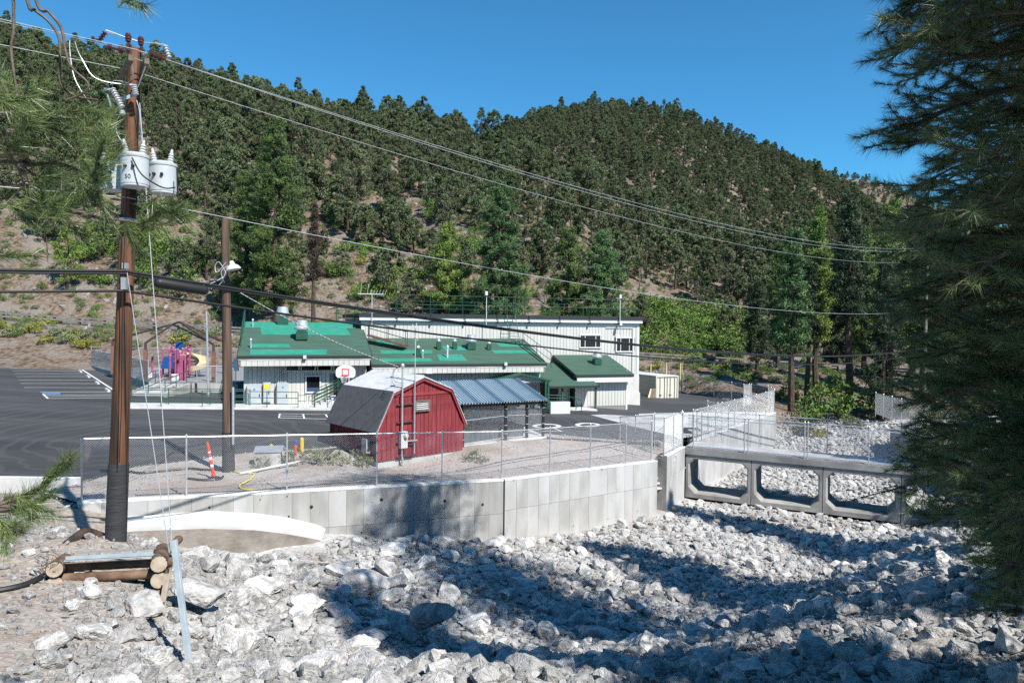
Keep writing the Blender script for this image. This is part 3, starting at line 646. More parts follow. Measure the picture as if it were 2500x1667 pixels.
# ground cover nobody could count: tufts, seedlings and loose stones of the open slopes
gp_ = [[c for c in o.children] for o in [x for x in COL.objects if x.name in ('green_shrub', 'green_shrub.001', 'sage_bush', 'sage_bush.001')]]
n_ = 11000; uu = rng.uniform(-.74, .62, n_); dd_ = rng.uniform(72, 235, n_) ; xx = uu * dd_; zz_, s1_, s2_, o2_ = zhills(xx, dd_); k_ = (dd_ > lot_edge(xx) + 1.5) & (np.abs(dd_ - ROADX(xx)) > 3.9) & (s1_ < 1.02); xx, dd_, zz_ = xx[k_], dd_[k_], zz_[k_]
s_ = rng.uniform(.14, .55, len(xx)); z0 = np.zeros(len(xx)); scatter('slope_undergrowth', np.stack([xx, dd_, zz_ - .02], -1), np.stack([z0, z0, rng.random(len(xx)) * 6], -1), np.stack([s_, s_, s_], -1), rng.integers(0, len(gp_), len(xx)), gp_, 'low undergrowth of tufts and seedlings on the open slopes', 'undergrowth')

def snag(h, seed):
    r = random.Random(seed); b = MB(); b.tube([(0, 0, -.3), (.1, 0, h * .5), (.2, .1, h)], [.14, .1, .02], 6)
    for k in range(34):
        z = h * (.25 + .72 * k / 34); a = r.uniform(0, 6.28); l = (h * .28) * (1.1 - z / h) + .3; e = Vector((math.cos(a) * l, math.sin(a) * l, z + l * r.uniform(-.1, .5))); p0 = Vector((.1 * z / h, 0, z)); b.tube([p0, p0.lerp(e, .5) + Vector((0, 0, .08)), e], [.035, .02, .006], 4, False)
        for q in range(3): f = p0.lerp(e, .45 + .2 * q); b.tube([f, f + Vector((r.uniform(-.4, .4), r.uniform(-.4, .4), r.uniform(0, .4)))], [.012, .004], 3, False)
    return b.mesh('trunk', m_dead)
SN = [snag(5.5, 1), snag(4.2, 2)]
for k, (px_, d) in enumerate(((560, 150), (700, 118), (1040, 132), (1330, 104), (1560, 112), (1700, 120), (150, 108), (420, 140), (880, 170), (1180, 150))):
    x = (px_ - CX) / F_PX * d; o = place(SN[k % 2], 'dead_tree', None, (x, d, float(zhills(np.array([x]), np.array([d]))[0][0])), (0, 0, k), (1, 1, 1)); tag(o, 'bare grey dead tree among the hillside conifers', 'tree', 'dead trees on the hillside')
# ================================================================== school building
TH = math.radians(18); UX = Vector((math.cos(TH), math.sin(TH), 0)); UY = Vector((-math.sin(TH), math.cos(TH), 0))
GC = Vector((10.2, 57.0, 0))
def LB(a, b, z): return GC + UX * a + UY * b + Vector((0, 0, z))
AX3 = (UX, UY, Vector((0, 0, 1)))
school = thing('school_building', 'long off-white school with green roofs and tall gymnasium block', 'building', tuple(LB(-11, 2, -.3)))
SB = wloc(school)
unit = MB().box((0, 0, 0), (1, 1, 1))
me_board = unit.mesh('board', m_siding)
def lbox(bm, a0, a1, b0, b1, z0, z1):
    return bm.box(LB((a0 + a1) / 2, (b0 + b1) / 2, (z0 + z1) / 2), (abs(a1 - a0), abs(b1 - b0), abs(z1 - z0)), ax=AX3)
def lpart(name, m, a0, a1, b0, b1, z0, z1, parent=None):
    return lbox(MB(), a0, a1, b0, b1, z0, z1).build(name, m, parent or school)
def boards(wall, a0, a1, b, z0, z1, w, me=me_board, holes=()):
    n = max(1, round((a1 - a0) / w)); w = (a1 - a0) / n
    for k in range(n):
        ac = a0 + (k + .5) * w; segs = [(z0, z1)]
        for h0, h1, hz0, hz1 in holes:
            if h0 - w * .5 < ac < h1 + w * .5:
                segs = [s for q in segs for s in ((q[0], min(q[1], hz0)), (max(q[0], hz1), q[1])) if s[1] - s[0] > .05]
        for q0, q1 in segs:
            place(me, 'board', wall, LB(ac, b - .012, (q0 + q1) / 2) - SB, (0, 0, TH), (w - .022, .024, q1 - q0))
def lroof(a0, a1, b0, z0, b1, z1, th=.22, name='roof', m=m_green_roof):
    """mono-pitch roof slab, eave at b0, top at b1"""
    p = [LB(a0, b0, z0), LB(a1, b0, z0), LB(a1, b1, z1), LB(a0, b1, z1)]
    r = MB().prism([q - Vector((0, 0, .012)) for q in p], (0, 0, -.03)).build(name, m, school)
    ns = max(2, round((p[3] - p[0]).length / .95))
    for k in range(ns):
        e0, e1 = k / ns, (k + 1) / ns; h0, h1 = Vector((0, 0, .009)), Vector((0, 0, .0))
        MB().prism([p[0].lerp(p[3], e0) + h0, p[1].lerp(p[2], e0) + h0, p[1].lerp(p[2], e1) + h1, p[0].lerp(p[3], e1) + h1], (0, 0, -.012)).build('roofing_strip', m, r)
    f = MB(); d = Vector((0, 0, -th))
    f.prism([p[0] - UY * .03, p[1] - UY * .03, p[1] - UY * .03 + d, p[0] - UY * .03 + d], UY * .06)
    f.prism([p[0], p[3], p[3] + d, p[0] + d], UX * -.05); f.prism([p[1], p[2], p[2] + d, p[1] + d], UX * .05)
    f.build('fascia', m_fascia, r)
    return r
def patch(roof, a0, a1, t0, t1, b0, z0, b1, z1):
    q = lambda a, t: LB(a, b0 + (b1 - b0) * t, z0 + (z1 - z0) * t + .020)
    j = lambda: random.uniform(-.14, .14)
    MB().prism([q(a0 + j(), t0), q(a1 + j(), t0), q(a1 + j(), t1), q(a0 + j(), t1)], (0, 0, -.008)).build('roof_patch', m_teal, roof)
def rail_run(bm, pts, h, rails, r=.022, post=1.6, posts=True):
    """pipe railing along a polyline of ground points"""
    for i in range(len(pts) - 1):
        a, b = Vector(pts[i]), Vector(pts[i + 1]); n = max(1, round((b - a).length / post))
        for z in rails: bm.tube([a + Vector((0, 0, z)), b + Vector((0, 0, z))], r, 5)
        if posts:
            for k in range(n + (1 if i == len(pts) - 2 else 0)):
                p = a.lerp(b, k / n); bm.tube([p, p + Vector((0, 0, h))], r * 1.1, 5)
    return bm

# gymnasium
gw = lpart('wall', m_groove, -21.95, -.02, .03, 14, -1.2, 6.25)
boards(gw, -21.97, 0, .03, -1.0, 6.12, .27, holes=[(-5.15, -3.35, 4.18, 5.12), (-2.0, -.45, 3.85, 4.92)])
MB().box(LB(.02, 7, 2.6), (.05, 14, 7.2), ax=AX3).build('side_cladding', m_siding, school)
gr = lpart('roof', m_fascia, -22.2, .25, -.35, 14.2, 6.36, 6.62); gr['label'] = 'flat dark gymnasium roof edge'
lpart('roof_trim', m_trimw, -22.15, .2, -.28, -.1, 6.10, 6.355)
lpart('frieze', m_trimw, -22.0, .05, -.05, -.02, 5.82, 6.1)
lpart('corner_trim', m_trimw, -.14, .06, -.03, .02, -.9, 5.82); lpart('corner_trim', m_trimw, -22.0, -21.86, -.03, .02, 3.3, 5.82)
lpart('base_skirt', m_beige, -1.25, .1, -.22, .02, -1.1, .55); lpart('base_skirt', m_siding, -1.0, .06, -.1, .02, .55, 1.9)
def window(a0, a1, z0, z1, b, mull, wide=.09, parent=None, mglass=m_glass):
    w = MB(); t = wide
    lbox(w, a0 - t, a1 + t, b - .06, b + .02, z1, z1 + t); lbox(w, a0 - t, a1 + t, b - .08, b + .02, z0 - t, z0)
    lbox(w, a0 - t, a0, b - .06, b + .02, z0, z1); lbox(w, a1, a1 + t, b - .06, b + .02, z0, z1)
    for m_ in mull: lbox(w, m_ - .025, m_ + .025, b - .04, b + .02, z0, z1)
    o = w.build('window', m_trimw, parent or school)
    e = [a0] + list(mull) + [a1]
    for k in range(len(e) - 1): lbox(MB(), e[k] + .002, e[k + 1] - .002, b - .012, b + .03, z0 + .002, z1 - .002).build('pane', mglass, o)
    return o
window(-5.1, -3.4, 4.2, 5.1, -.01, (-4.7, -3.78)); window(-1.95, -.5, 3.88, 4.9, -.01, (-1.6, -.83))
# roof railing of the gymnasium with stanchions and brackets
rr = MB(); pts = [LB(a, -.2, 6.62) for a in np.linspace(-19.5, -.1, 9)]
rail_run(rr, pts, 1.35, (.65, 1.33), .02, 9); rail_run(rr, [LB(-.1, -.2, 6.62), LB(-.1, 6, 6.62), LB(-.1, 13.5, 6.62)], 1.35, (.65, 1.33), .02, 2.5)
rail_run(rr, [LB(-.1, 13.5, 6.62), LB(-20, 13.5, 6.62)], 1.35, (.65, 1.33), .02, 2.5)
rr.build('roof_railing', m_dkgreen, school)
for a in np.linspace(-19.5, -1.9, 8):
    b_ = MB(); lbox(b_, a - .09, a + .09, -.42, -.28, 6.36, 6.62); lbox(b_, a - .06, a + .06, -.34, -.1, 5.98, 6.16); b_.build('rail_bracket', m_fascia, school)
# ladder up the gymnasium wall
ld = MB()
for da in (-.32, .32):
    ld.tube([LB(-11.0 + da + (.22 if da > 0 else -.02), -1.3, 4.3), LB(-11.0 + da, -.55, 6.6), LB(-11.0 + da, -.5, 7.9)], .03, 5); ld.tube([LB(-11.0 + da, -.5, 7.9), LB(-11.0 + da, -.1, 7.9), LB(-11.0 + da, -.1, 6.7)], .03, 5)
for k in range(11): ld.tube([LB(-11.33, -1.25 + .065 * k, 4.4 + k * .21), LB(-10.6, -1.25 + .065 * k, 4.4 + k * .21)], .018, 4)
ld.build('roof_ladder', m_dkgreen, school)
ld = MB()
for da in (-.35, .35): ld.tube([LB(-10.2 + da, -.35, 4.95), LB(-10.05 + da, -.6, 3.5)], .025, 5)
for k in range(6): ld.tube([LB(-10.52 + .02 * k, -.38 - .03 * k, 4.8 - k * .24), LB(-9.82 + .02 * k, -.38 - .03 * k, 4.8 - k * .24)], .016, 4)
ld.build('wall_ladder', m_galv, school)

# left wing
LZ, LT = 3.82, 5.92; LA0, LA1, LBF, LBB = -29.9, -21.87, -5.3, 1.6
lr = lroof(LA0, LA1, LBF, LZ, LBB, LT, .17)
for k in range(4): pass
pat = lambda r, *q: patch(r, *q)
q = (LBF, LZ, LBB, LT)
patch(lr, -29.2, -24.7, .03, .16, *q); patch(lr, -29.3, -26.85, .22, .31, *q); patch(lr, -28.7, -22.9, .58, .80, *q); patch(lr, -29.6, -22.4, .80, .985, *q)
lw = lpart('wall', m_groove, -29.6, -22.1, -4.3, 1.5, -.2, 3.55)
boards(lw, -29.6, -22.1, -4.3, .45, 3.2, .26, holes=[(-25.9, -25.0, 1.45, 2.5), (-24.2, -23.1, .6, 2.65), (-27.2, -23.3, 2.82, 3.2)])
lpart('frieze', m_groove, -29.75, -22.0, -5.27, -5.2, LZ - .62, LZ - .27); lpart('soffit', m_trimw, -29.7, -22.0, -5.19, -4.32, LZ - .56, LZ - .42)
lpart('eave_trim', m_conc, -29.8, -21.95, -5.31, -5.2, LZ - .265, LZ - .175)
for k in range(24): lpart('board', m_siding, -29.72 + k * .322, -29.42 + k * .322, -5.295, -5.268, LZ - .62, LZ - .27)
w_ = window(-25.85, -25.05, 1.5, 2.45, -4.33, ()); lbox(MB(), -25.83, -25.07, -4.347, -4.343, 1.52, 1.75).build('curtain', m_bluecurt, w_)
for k in range(4): window(-27.15 + k * 1.0, -26.35 + k * 1.0, 2.86, 3.16, -4.33, (), .06)
d_ = lpart('door', m_black, -24.15, -23.15, -4.36, -4.33, .62, 2.62); lbox(MB(), -23.3, -23.24, -4.44, -4.365, 1.55, 1.68).build('handle', m_galv, d_)
# roof vents
def goose(base, h, r, name='roof_vent', m=m_galv, cap=m_shiny, parent=None, sq=False):
    base = Vector(base); parent = parent or school
    o = (MB().box(base + Vector((0, 0, h * .35)), (r * 3.2, r * 3.2, h * .7), TH) if sq else MB().lathe(base, [(r, 0), (r, h * .75)], 10)).build(name, m_dkgreen if sq else m, parent)
    MB().lathe(base + Vector((0, 0, h * .72)), [(r * .9, 0), (r * 1.5, h * .06), (r * 1.5, h * .16), (r * .8, h * .28), (.01, h * .3)], 12).build('vent_cap', cap, o)
    return o
def fan(base, s=1.0):
    base = Vector(base)
    o = MB().box(base + Vector((0, 0, .22 * s)), (.62 * s, .62 * s, .44 * s), TH).build('exhaust_fan', m_dkgreen, school)
    c = MB().lathe(base + Vector((0, 0, .44 * s)), [(.26 * s, 0), (.28 * s, .1 * s), (.42 * s, .12 * s), (.44 * s, .22 * s), (.34 * s, .26 * s), (.30 * s, .62 * s), (.31 * s, .63 * s), (.20 * s, .64 * s)], 18).build('fan_cowl', m_shiny, o)
    smooth_angle(c.data); return o
def onL(a, b): return LB(a, b, LZ + (LT - LZ) * (b - LBF) / (LBB - LBF))
fan(onL(-26.1, -2.2), 1.2); fan(onL(-27.3, 1.2) + Vector((0, 0, -.1)), 1.2)
goose(onL(-29.2, -3.9), .62, .05); goose(onL(-29.25, .4), .55, .05)
# railings on the left wing's roof
rl = MB(); rail_run(rl, [onL(-29.8, -3.6), onL(-29.8, 1.6)], 1.0, (.35, .68, 1.0), .022, 1.3); rail_run(rl, [onL(-23.6, 1.55), onL(-21.95, 1.55) + Vector((0, 1.2, .1))], 1.15, (.3, .6, .9, 1.15), .025, .9)
rl.build('roof_railing', m_dkgreen, school)

# middle wing
MZ, MT = 3.24, 4.84; MA0, MA1, MBF, MBB = -21.85, -9.88, -5.2, -.02
mr_ = lroof(MA0, MA1, MBF, MZ, MBB, MT, .17); q = (MBF, MZ, MBB, MT)
patch(mr_, -21.3, -17.9, .09, .20, *q); patch(mr_, -20.9, -17.4, .38, .50, *q); patch(mr_, -21.0, -19.6, .72, .90, *q); patch(mr_, -17.3, -15.5, .10, .34, *q)
patch(mr_, -16.5, -14.3, .50, .66, *q); patch(mr_, -13.2, -10.1, .38, .50, *q); patch(mr_, -12.2, -9.95 + .4 - .5, .64, .80, *q)
mw = lpart('wall', m_groove, -21.8, -10.1, -4.4, -.1, -.3, 3.05)
boards(mw, -21.8, -10.1, -4.4, 1.0, 2.72, .26, holes=[(-12.3, -11.5, .2, 2.35)])
lpart('frieze', m_groove, -21.8, -9.98, -5.17, -5.1, MZ - .60, MZ - .27); lpart('eave_trim', m_conc, -21.85, -9.93, -5.21, -5.1, MZ - .265, MZ - .175); lpart('soffit', m_trimw, -21.8, -10.05, -5.09, -4.42, MZ - .5, MZ - .4)
for k in range(36): lpart('board', m_siding, -21.78 + k * .325, -21.48 + k * .325, -5.195, -5.168, MZ - .60, MZ - .27)
lpart('end_wall', m_siding, -10.1, -10.04, -4.4, -.1, -.3, 2.9)
lpart('door', m_black, -12.25, -11.55, -4.44, -4.41, .2, 2.3)
def onM(a, b): return LB(a, b, MZ + (MT - MZ) * (b - MBF) / (MBB - MBF))
fan(onM(-14.55, -2.35), .95)
for a, b, s in ((-18.6, -3.75, .72), (-16.9, -2.4, .72), (-15.75, -2.4, .72), (-13.25, -2.45, .55)): goose(onM(a, b), s, .09, 'roof_vent', sq=True)
goose(onM(-16.65, -4.05), .85, .06, m=m_offw); goose(onM(-18.35, -4.1), .55, .05)
# little gabled entry canopy on the middle wing
cp = MB()
for sgn in (-1, 1):
    cp.prism([LB(-11.9, -5.9, 2.62), LB(-11.9 + sgn * 2.15, -5.9, 2.12), LB(-11.9 + sgn * 2.15, -5.9, 2.02), LB(-11.9, -5.9, 2.50)], UY * 1.5)
en = cp.build('entry_canopy', m_dkgreen, school)
for a in (-13.85, -10.15, -9.95):
    lbox(MB(), a - .06, a + .06, -5.85, -5.73, -.2, 2.1).build('canopy_post', m_dkgreen, en)
lpart('gable_infill', m_siding, -13.7, -10.1, -5.6, -5.55, 1.95, 2.1)
MB().prism([LB(-13.7, -5.56, 2.1), LB(-10.1, -5.56, 2.1), LB(-11.9, -5.56, 2.5)], UY * .05).build('gable_infill', m_siding, school)
# brown access ramp with rails standing on the middle roof
rp = MB(); p0, p1 = LB(-21.6, -1.2, 5.05), LB(-19.2, -2.6, 4.35)
rp.bar(p0, p1, .8, .08); br = rp.build('roof_ramp', m_brownmetal, school)
rr = MB()
for off in (-.38, .38):
    o_ = UY * off
    for z in (.5, .98): rr.tube([p0 + o_ + Vector((0, 0, z)), p1 + o_ + Vector((0, 0, z))], .02, 5)
    for t in (0, .5, 1): rr.tube([p0.lerp(p1, t) + o_, p0.lerp(p1, t) + o_ + Vector((0, 0, .98))], .022, 5)
rr.build('ramp_rail', m_darkbrown, br)
rl = MB(); rail_run(rl, [LB(-10.3, -1.3, 4.3), LB(-9.3, -4.6, 2.9)], 1.0, (.5, 1.0), .02, 1.6); rl.tube([onM(-10.5, -.8) + Vector((0, 0, .05)), onM(-9.95, -5.0) + Vector((0, 0, .05))], .03, 4); rl.tube([onM(-10.8, -.9) + Vector((0, 0, .05)), onM(-10.2, -5.0) + Vector((0, 0, .05))], .03, 4)
rl.build('roof_railing', m_fascia, school)

# right wing and porch
RZ, RT = 2.36, 3.58
r3 = lroof(-7.37, -2.82, -4.6, RZ, -.02, RT, .19)
lpart('frieze', m_trimw, -7.3, -2.88, -4.6, -4.52, RZ - .56, RZ - .195); lpart('soffit', m_trimw, -7.2, -3.0, -4.51, -4.02, RZ - .5, RZ - .4)
rw = lpart('wall', m_groove, -7.2, -3.05, -4.0, -.1, -.6, 2.2); boards(rw, -7.2, -3.05, -4.0, .02, 1.85, .24)
lpart('corner_trim', m_trimw, -3.15, -3.0, -4.05, -3.98, -.3, 1.85); lpart('end_wall', m_siding, -3.05, -3.0, -3.98, -.1, -.4, 2.6)
def onR(a, b): return LB(a, b, RZ + (RT - RZ) * (b + 4.6) / 4.58)
fan(onR(-4.7, -2.3), .9); goose(onR(-4.3, -2.1), .3, .03)
pr = lroof(-9.7, -6.05, -5.5, 1.66, -.5, 3.0, .14); lpart('porch_post', m_dkgreen, -6.25, -6.13, -5.4, -5.28, -.4, 1.55)
lpart('door', m_black, -9.2, -8.25, -3.3, -3.2, -.2, 1.95); lpart('porch_wall', m_siding, -8.2, -7.3, -3.3, -3.2, -.2, 2.1); lpart('porch_wall', m_fascia, -7.28, -7.21, -4.0, -3.2, -.2, 2.0); lpart('porch_post', m_dkgreen, -8.75, -8.62, -5.3, -5.18, -.3, 1.55)
# small wall fittings: floodlights, speakers, conduits
for a, b, z in ((-26.0, -5.3, LZ - .1), (-12.9, -5.2, MZ - .05), (-1.9, -.45, 6.0)):
    o = lpart('floodlight', m_offw, a - .1, a + .1, b - .22, b - .02, z - .08, z + .14)
lpart('speaker_box', m_trimw, -18.3, -17.9, -5.2, -5.06, MZ - .62, MZ - .28); lpart('speaker_box', m_trimw, -6.5, -6.25, -4.62, -4.51, RZ - .52, RZ - .28)
cd = MB()
for k in range(5): cd.tube([LB(-27.55 + k * .11, -4.4, 2.1), LB(-27.55 + k * .11, -4.4, 3.25)], .035, 5)
cd.build('conduit', m_siding, school)
cd = MB(); cd.tube([LB(-.55, -.1, 5.75), LB(-.55, -.1, 2.2), LB(-.55, -.1, 1.2)], .025, 5); cd.tube([LB(-2.9, -.1, 5.75), LB(-.55, -.1, 5.75)], .025, 5); cd.build('conduit', m_trimw, school)

# ---- things on and around the building
def cabinet(a0, a1, b0, b1, z0, z1, label, doors=1, m=m_cabinet):
    base = LB((a0 + a1) / 2, (b0 + b1) / 2, z0)
    t = thing('electrical_cabinet', label, 'cabinet', tuple(base))
    lbox(MB(), a0, a1, b0, b1, z0, z1).build('case', m, t)
    w = (a1 - a0) / doors
    for k in range(doors):
        dd = lbox(MB(), a0 + k * w + .03, a0 + (k + 1) * w - .03, b0 - .03, b0 - .002, z0 + .06, z1 - .08).build('door', m, t)
        lbox(MB(), a0 + (k + 1) * w - .14, a0 + (k + 1) * w - .09, b0 - .06, b0 - .031, (z0 + z1) / 2 - .1, (z0 + z1) / 2 + .1).build('handle', m_fascia, dd)
        lbox(MB(), a0 + k * w + w * .45, a0 + k * w + w * .58, b0 - .036, b0 - .031, z1 - .3, z1 - .24).build('name_plate', m_ink, dd)
    return t
cabinet(-29.4, -28.55, -4.75, -4.34, .75, 2.0, 'wide grey electrical cabinet at the building corner')
c2 = cabinet(-28.45, -28.0, -4.7, -4.34, .9, 2.15, 'grey switch cabinet with a yellow warning sign')
lbox(MB(), -28.4, -28.1, -4.745, -4.735, 1.75, 2.02).build('warning_sign', m_yelsign, c2)
cabinet(-27.65, -26.95, -4.75, -4.34, .5, 2.1, 'tall pale grey cabinet under the vertical conduits')
# yagi antenna on a mast at the gymnasium corner
an = thing('tv_antenna', 'comb-shaped aerial on a thin mast above the gymnasium corner', 'antenna', tuple(LB(-21.3, -.4, 4.8)))
MB().tube([LB(-21.3, -.4, 4.8), LB(-21.3, -.4, 8.0)], .025, 6).build('mast', m_offw, an)
ya = MB(); ya.bar(LB(-22.3, -.4, 7.95), LB(-20.5, -.4, 7.95), .05)
for k, h in enumerate((.8, .7, .3, .3, .3, .3, .3, .3)): ya.tube([LB(-22.1 + k * .21 + (.25 if k > 0 else 0), -.4, 7.95), LB(-22.1 + k * .21 + (.35 if k > 0 else .08), -.4, 7.95 + h)], .012, 4)
ya.build('boom', m_offw, an)
for a, lab in ((-12.9, 'thin pole with a small grey box on the gymnasium roof edge'), (-1.9, 'thin camera pole at the right end of the gymnasium roof')):
    mp_ = thing('camera_pole', lab, 'camera', tuple(LB(a, -.45, 5.9)))
    MB().tube([LB(a, -.45, 5.2), LB(a, -.45, 8.2)], .03, 6).build('pole', m_offw, mp_)
    lbox(MB(), a - .13, a + .06, -.6, -.4, 8.05, 8.35).build('housing', m_offw, mp_)
# raised walk, ramp rails and stairs in front of the left wing
def onLB(px, py, b):
    """point where the line of sight meets the vertical plane b = const of the building frame"""
    v = ray(px, py); o = Vector((0, 0, CAM_Z)) - LB(0, b, 0); t = -o.dot(UY) / v.dot(UY); return Vector((0, 0, CAM_Z)) + v * t
wk = MB(); W0 = [LB(-36.5, -6.1, 0), LB(-29, -6.1, 0), LB(-23.4, -6.1, 0), LB(-19.5, -6.1, 0), LB(-19.5, -4.3, 0), LB(-36.5, -4.3, 0)]
wk.prism([Vector((p.x, p.y, zlot(p.x, p.y) + .14)) for p in W0], (0, 0, -.3)); tag(wk.build('pavement', m_conc_wh), 'pale raised concrete walk along the school front', kind='structure')
def wz(a, b=-6.0):
    p = LB(a, b, 0); return Vector((p.x, p.y, zlot(p.x, p.y) + .14))
rg = MB(); rail_run(rg, [wz(a) for a in (-36.4, -34, -31.8, -30, -28.2, -26.4)], .95, (.22, .58, .95), .024, 2.4)
pe = wz(-26.4); rg.tube([pe + Vector((0, 0, .75)), pe + UX * .5 + Vector((0, 0, .75)), pe + UX * .5 + Vector((0, 0, .4)), pe + Vector((0, 0, .4))], .02, 5)
rg.solo('handrail', m_dkgreen, 'long dark green pipe handrail along the raised walk', 'handrail')
rg = MB(); rail_run(rg, [wz(-36.0, -5.0), wz(-29.2, -5.0)], .95, (.22, .58, .95), .024, 2.4); rg.solo('handrail', m_dkgreen, 'dark green pipe handrail closer to the school wall', 'handrail')
st = thing('entry_stairs', 'short concrete stairs with sloping green rails beside the red shed', 'stairs', tuple(wz(-24.8, -5.4)))
for k in range(4):
    b_ = MB(); p = wz(-25.2 + k * .32, -5.2); b_.box(p + Vector((0, 0, .08 + k * .08)), (.34, 1.3, .16 + k * .16), TH); b_.build('step', m_conc_wh, st)
rg = MB()
for b in (-5.85, -4.6):
    for z in (.3, .52, .74, .95): rg.tube([wz(-25.4, b) + Vector((0, 0, z)), wz(-23.9, b) + Vector((0, 0, z + .75))], .022, 5)
    for a, z in ((-25.4, 0), (-24.65, .37), (-23.9, .75)): rg.tube([wz(a, b), wz(a, b) + Vector((0, 0, .95 + z))], .024, 5)
rg.tube([wz(-25.4, -5.85) + Vector((0, 0, .74)), wz(-25.75, -5.85) + Vector((0, 0, .7)), wz(-25.75, -5.85) + Vector((0, 0, .42)), wz(-25.4, -5.85) + Vector((0, 0, .42))], .02, 5)
rg.build('rail', m_dkgreen, st)
# porch steps and rail right of the pavilion
st = thing('porch_steps', 'pale concrete porch landing with a curved green rail', 'stairs', tuple(LB(-7.6, -5.6, -.2)))
lbox(MB(), -9.0, -6.3, -5.9, -3.4, -.6, .02).build('landing', m_conc_wh, st)
rg = MB()
for b in (-6.2, -5.3):
    rg.tube(path([LB(-8.7, b + .6, .02), LB(-8.7, b + .6, .9), LB(-8.4, b + .2, .92), LB(-7.9, b - .5, .75), LB(-7.9, b - .55, 0)], 3), .03, 5)
rg.build('rail', m_dkgreen, st)
rg = MB(); rail_run(rg, [LB(-10.2, -6.3, .15), LB(-8.9, -6.6, .1)], 1.1, (.2, .4, .6, .8, 1.0), .025, .7); rg.solo('handrail', m_dkgreen, 'short many-barred green rail between canopy and porch', 'handrail')
wb = MB(); lbox(wb, -10.3, -8.9, -7.2, -6.9, -.4, .75); wb.solo('low_wall', m_trimw, 'short white wall panel beside the porch steps', 'wall')

# ---- basketball hoop
p = at(843.5, 906, 43.0); bz = p.z; gx_, gy_ = p.x - .05, p.y + .5
bh = thing('basketball_hoop', 'white fan-shaped basketball backboard with red square on a pole', 'basketball hoop', (gx_, gy_, zlot(gx_, gy_)))
fanp = [(-.60, -.42), (.60, -.42), (.60, -.1)] + [(.60 * math.cos(t), -.02 + .40 * math.sin(t)) for t in np.linspace(.1, math.pi - .1, 11)] + [(-.60, -.1)]
fanp = [(-.48, -.40), (.48, -.40), (.585, -.28)] + fanp[2:-1] + [(-.60, -.1), (-.585, -.28)]
o = MB().prism([p + Vector((x, 0, z)) for x, z in fanp], (0, .05, 0)).build('backboard', m_white, bh)
sq = MB()
for x0, x1, z0, z1 in ((-.22, .22, .10, .15), (-.22, .22, -.27, -.22), (-.22, -.17, -.22, .10), (.17, .22, -.22, .10)): sq.box(p + Vector(((x0 + x1) / 2, -.006, (z0 + z1) / 2)), (x1 - x0, .01, z1 - z0))
sq.build('target_square', m_redline, o)
rm = MB(); ring = [p + Vector((.22 * math.cos(t), -.38 + .22 * math.sin(t), -.28)) for t in np.linspace(0, 6.283, 17)]; rm.tube(ring, .015, 5, False); rm.bar(p + Vector((0, 0, -.28)), p + Vector((0, -.17, -.28)), .1, .04); rm.build('rim', m_redline, bh)
nt_ = MB()
for k in range(12):
    t = k / 12 * 6.283; q0 = p + Vector((.22 * math.cos(t), -.38 + .22 * math.sin(t), -.28)); q1 = p + Vector((.12 * math.cos(t + .5), -.38 + .12 * math.sin(t + .5), -.68)); nt_.tube([q0, q1], .006, 3, False)
nt_.build('net', m_white, bh)
MB().tube([(gx_, gy_ + .6, zlot(gx_, gy_) - .1), (gx_, gy_ + .6, bz - .3), (gx_, p.y + .08, bz - .05)], .06, 8).build('pole', m_galv, bh)
# ================================================================== retaining walls, bridge, fences
def wall_run(name, label, a, b, zbot, split=0.0, th=.32, w=.61, m=m_conc, cap=True):
    """cast wall from a to b (top front edge), made of form-board panels with recessed joints"""
    a = Vector(a); b = Vector(b); d = (b - a); dh = Vector((d.x, d.y, 0)); L = dh.length; dh /= L; nrm = Vector((dh.y, -dh.x, 0))
    t = thing(name, label, 'wall', (a.x, a.y, min(zbot(a.x, a.y), zbot(b.x, b.y)) - .6))
    q = lambda s, z, o=0.0: Vector((a.x, a.y, 0)) + dh * s + nrm * o + Vector((0, 0, z))
    ztop = lambda s: a.z + d.z * s / L
    n = max(2, round(L / w)); w = L / n
    zb0 = min(zbot(*(q(s, 0).xy)) for s in np.linspace(0, L, 8)) - .9
    MB().prism([q(0, zb0, -.025), q(L, zb0, -.025), q(L, ztop(L) - .01, -.025), q(0, ztop(0) - .01, -.025)], nrm * -(th - .03)).build('core', m_conc_dk, t)
    for k in range(n):
        s0, s1 = k * w + (.0035 if k else 0), (k + 1) * w - .0035; pr = random.uniform(-.003, .004)
        zb = min(zbot(*q(s0, 0).xy), zbot(*q(s1, 0).xy)) - .9
        za, zc = ztop(s0) - .06, ztop(s1) - .06
        if split:
            ja, jc = za - split, zc - split
            MB().prism([q(s0, ja + .006, pr), q(s1, jc + .006, pr), q(s1, zc, pr), q(s0, za, pr)], nrm * -.035).build('panel', m, t)
            MB().prism([q(s0, zb, pr), q(s1, zb, pr), q(s1, jc - .006, pr), q(s0, ja - .006, pr)], nrm * -.035).build('panel', m, t)
        else:
            MB().prism([q(s0, zb, pr), q(s1, zb, pr), q(s1, zc, pr), q(s0, za, pr)], nrm * -.035).build('panel', m, t)
    if cap: MB().prism([q(-.01, ztop(0) - .06, .008), q(L + .01, ztop(L) - .06, .008), q(L + .01, ztop(L), -.004), q(-.01, ztop(0), -.004)], nrm * -(th + .006)).build('coping', m_conc_wh, t)
    return t, q, ztop, nrm
zb_ = lambda x, y: zg(x + .3, y - .35)
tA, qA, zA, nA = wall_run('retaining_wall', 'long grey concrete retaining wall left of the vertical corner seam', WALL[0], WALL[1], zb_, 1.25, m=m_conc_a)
tB, qB, zB, nB = wall_run('retaining_wall', 'pale concrete retaining wall between corner seam and stair gap', WALL[1] + Vector((.06, .05, 0)), WALL[2], zb_, 1.15)
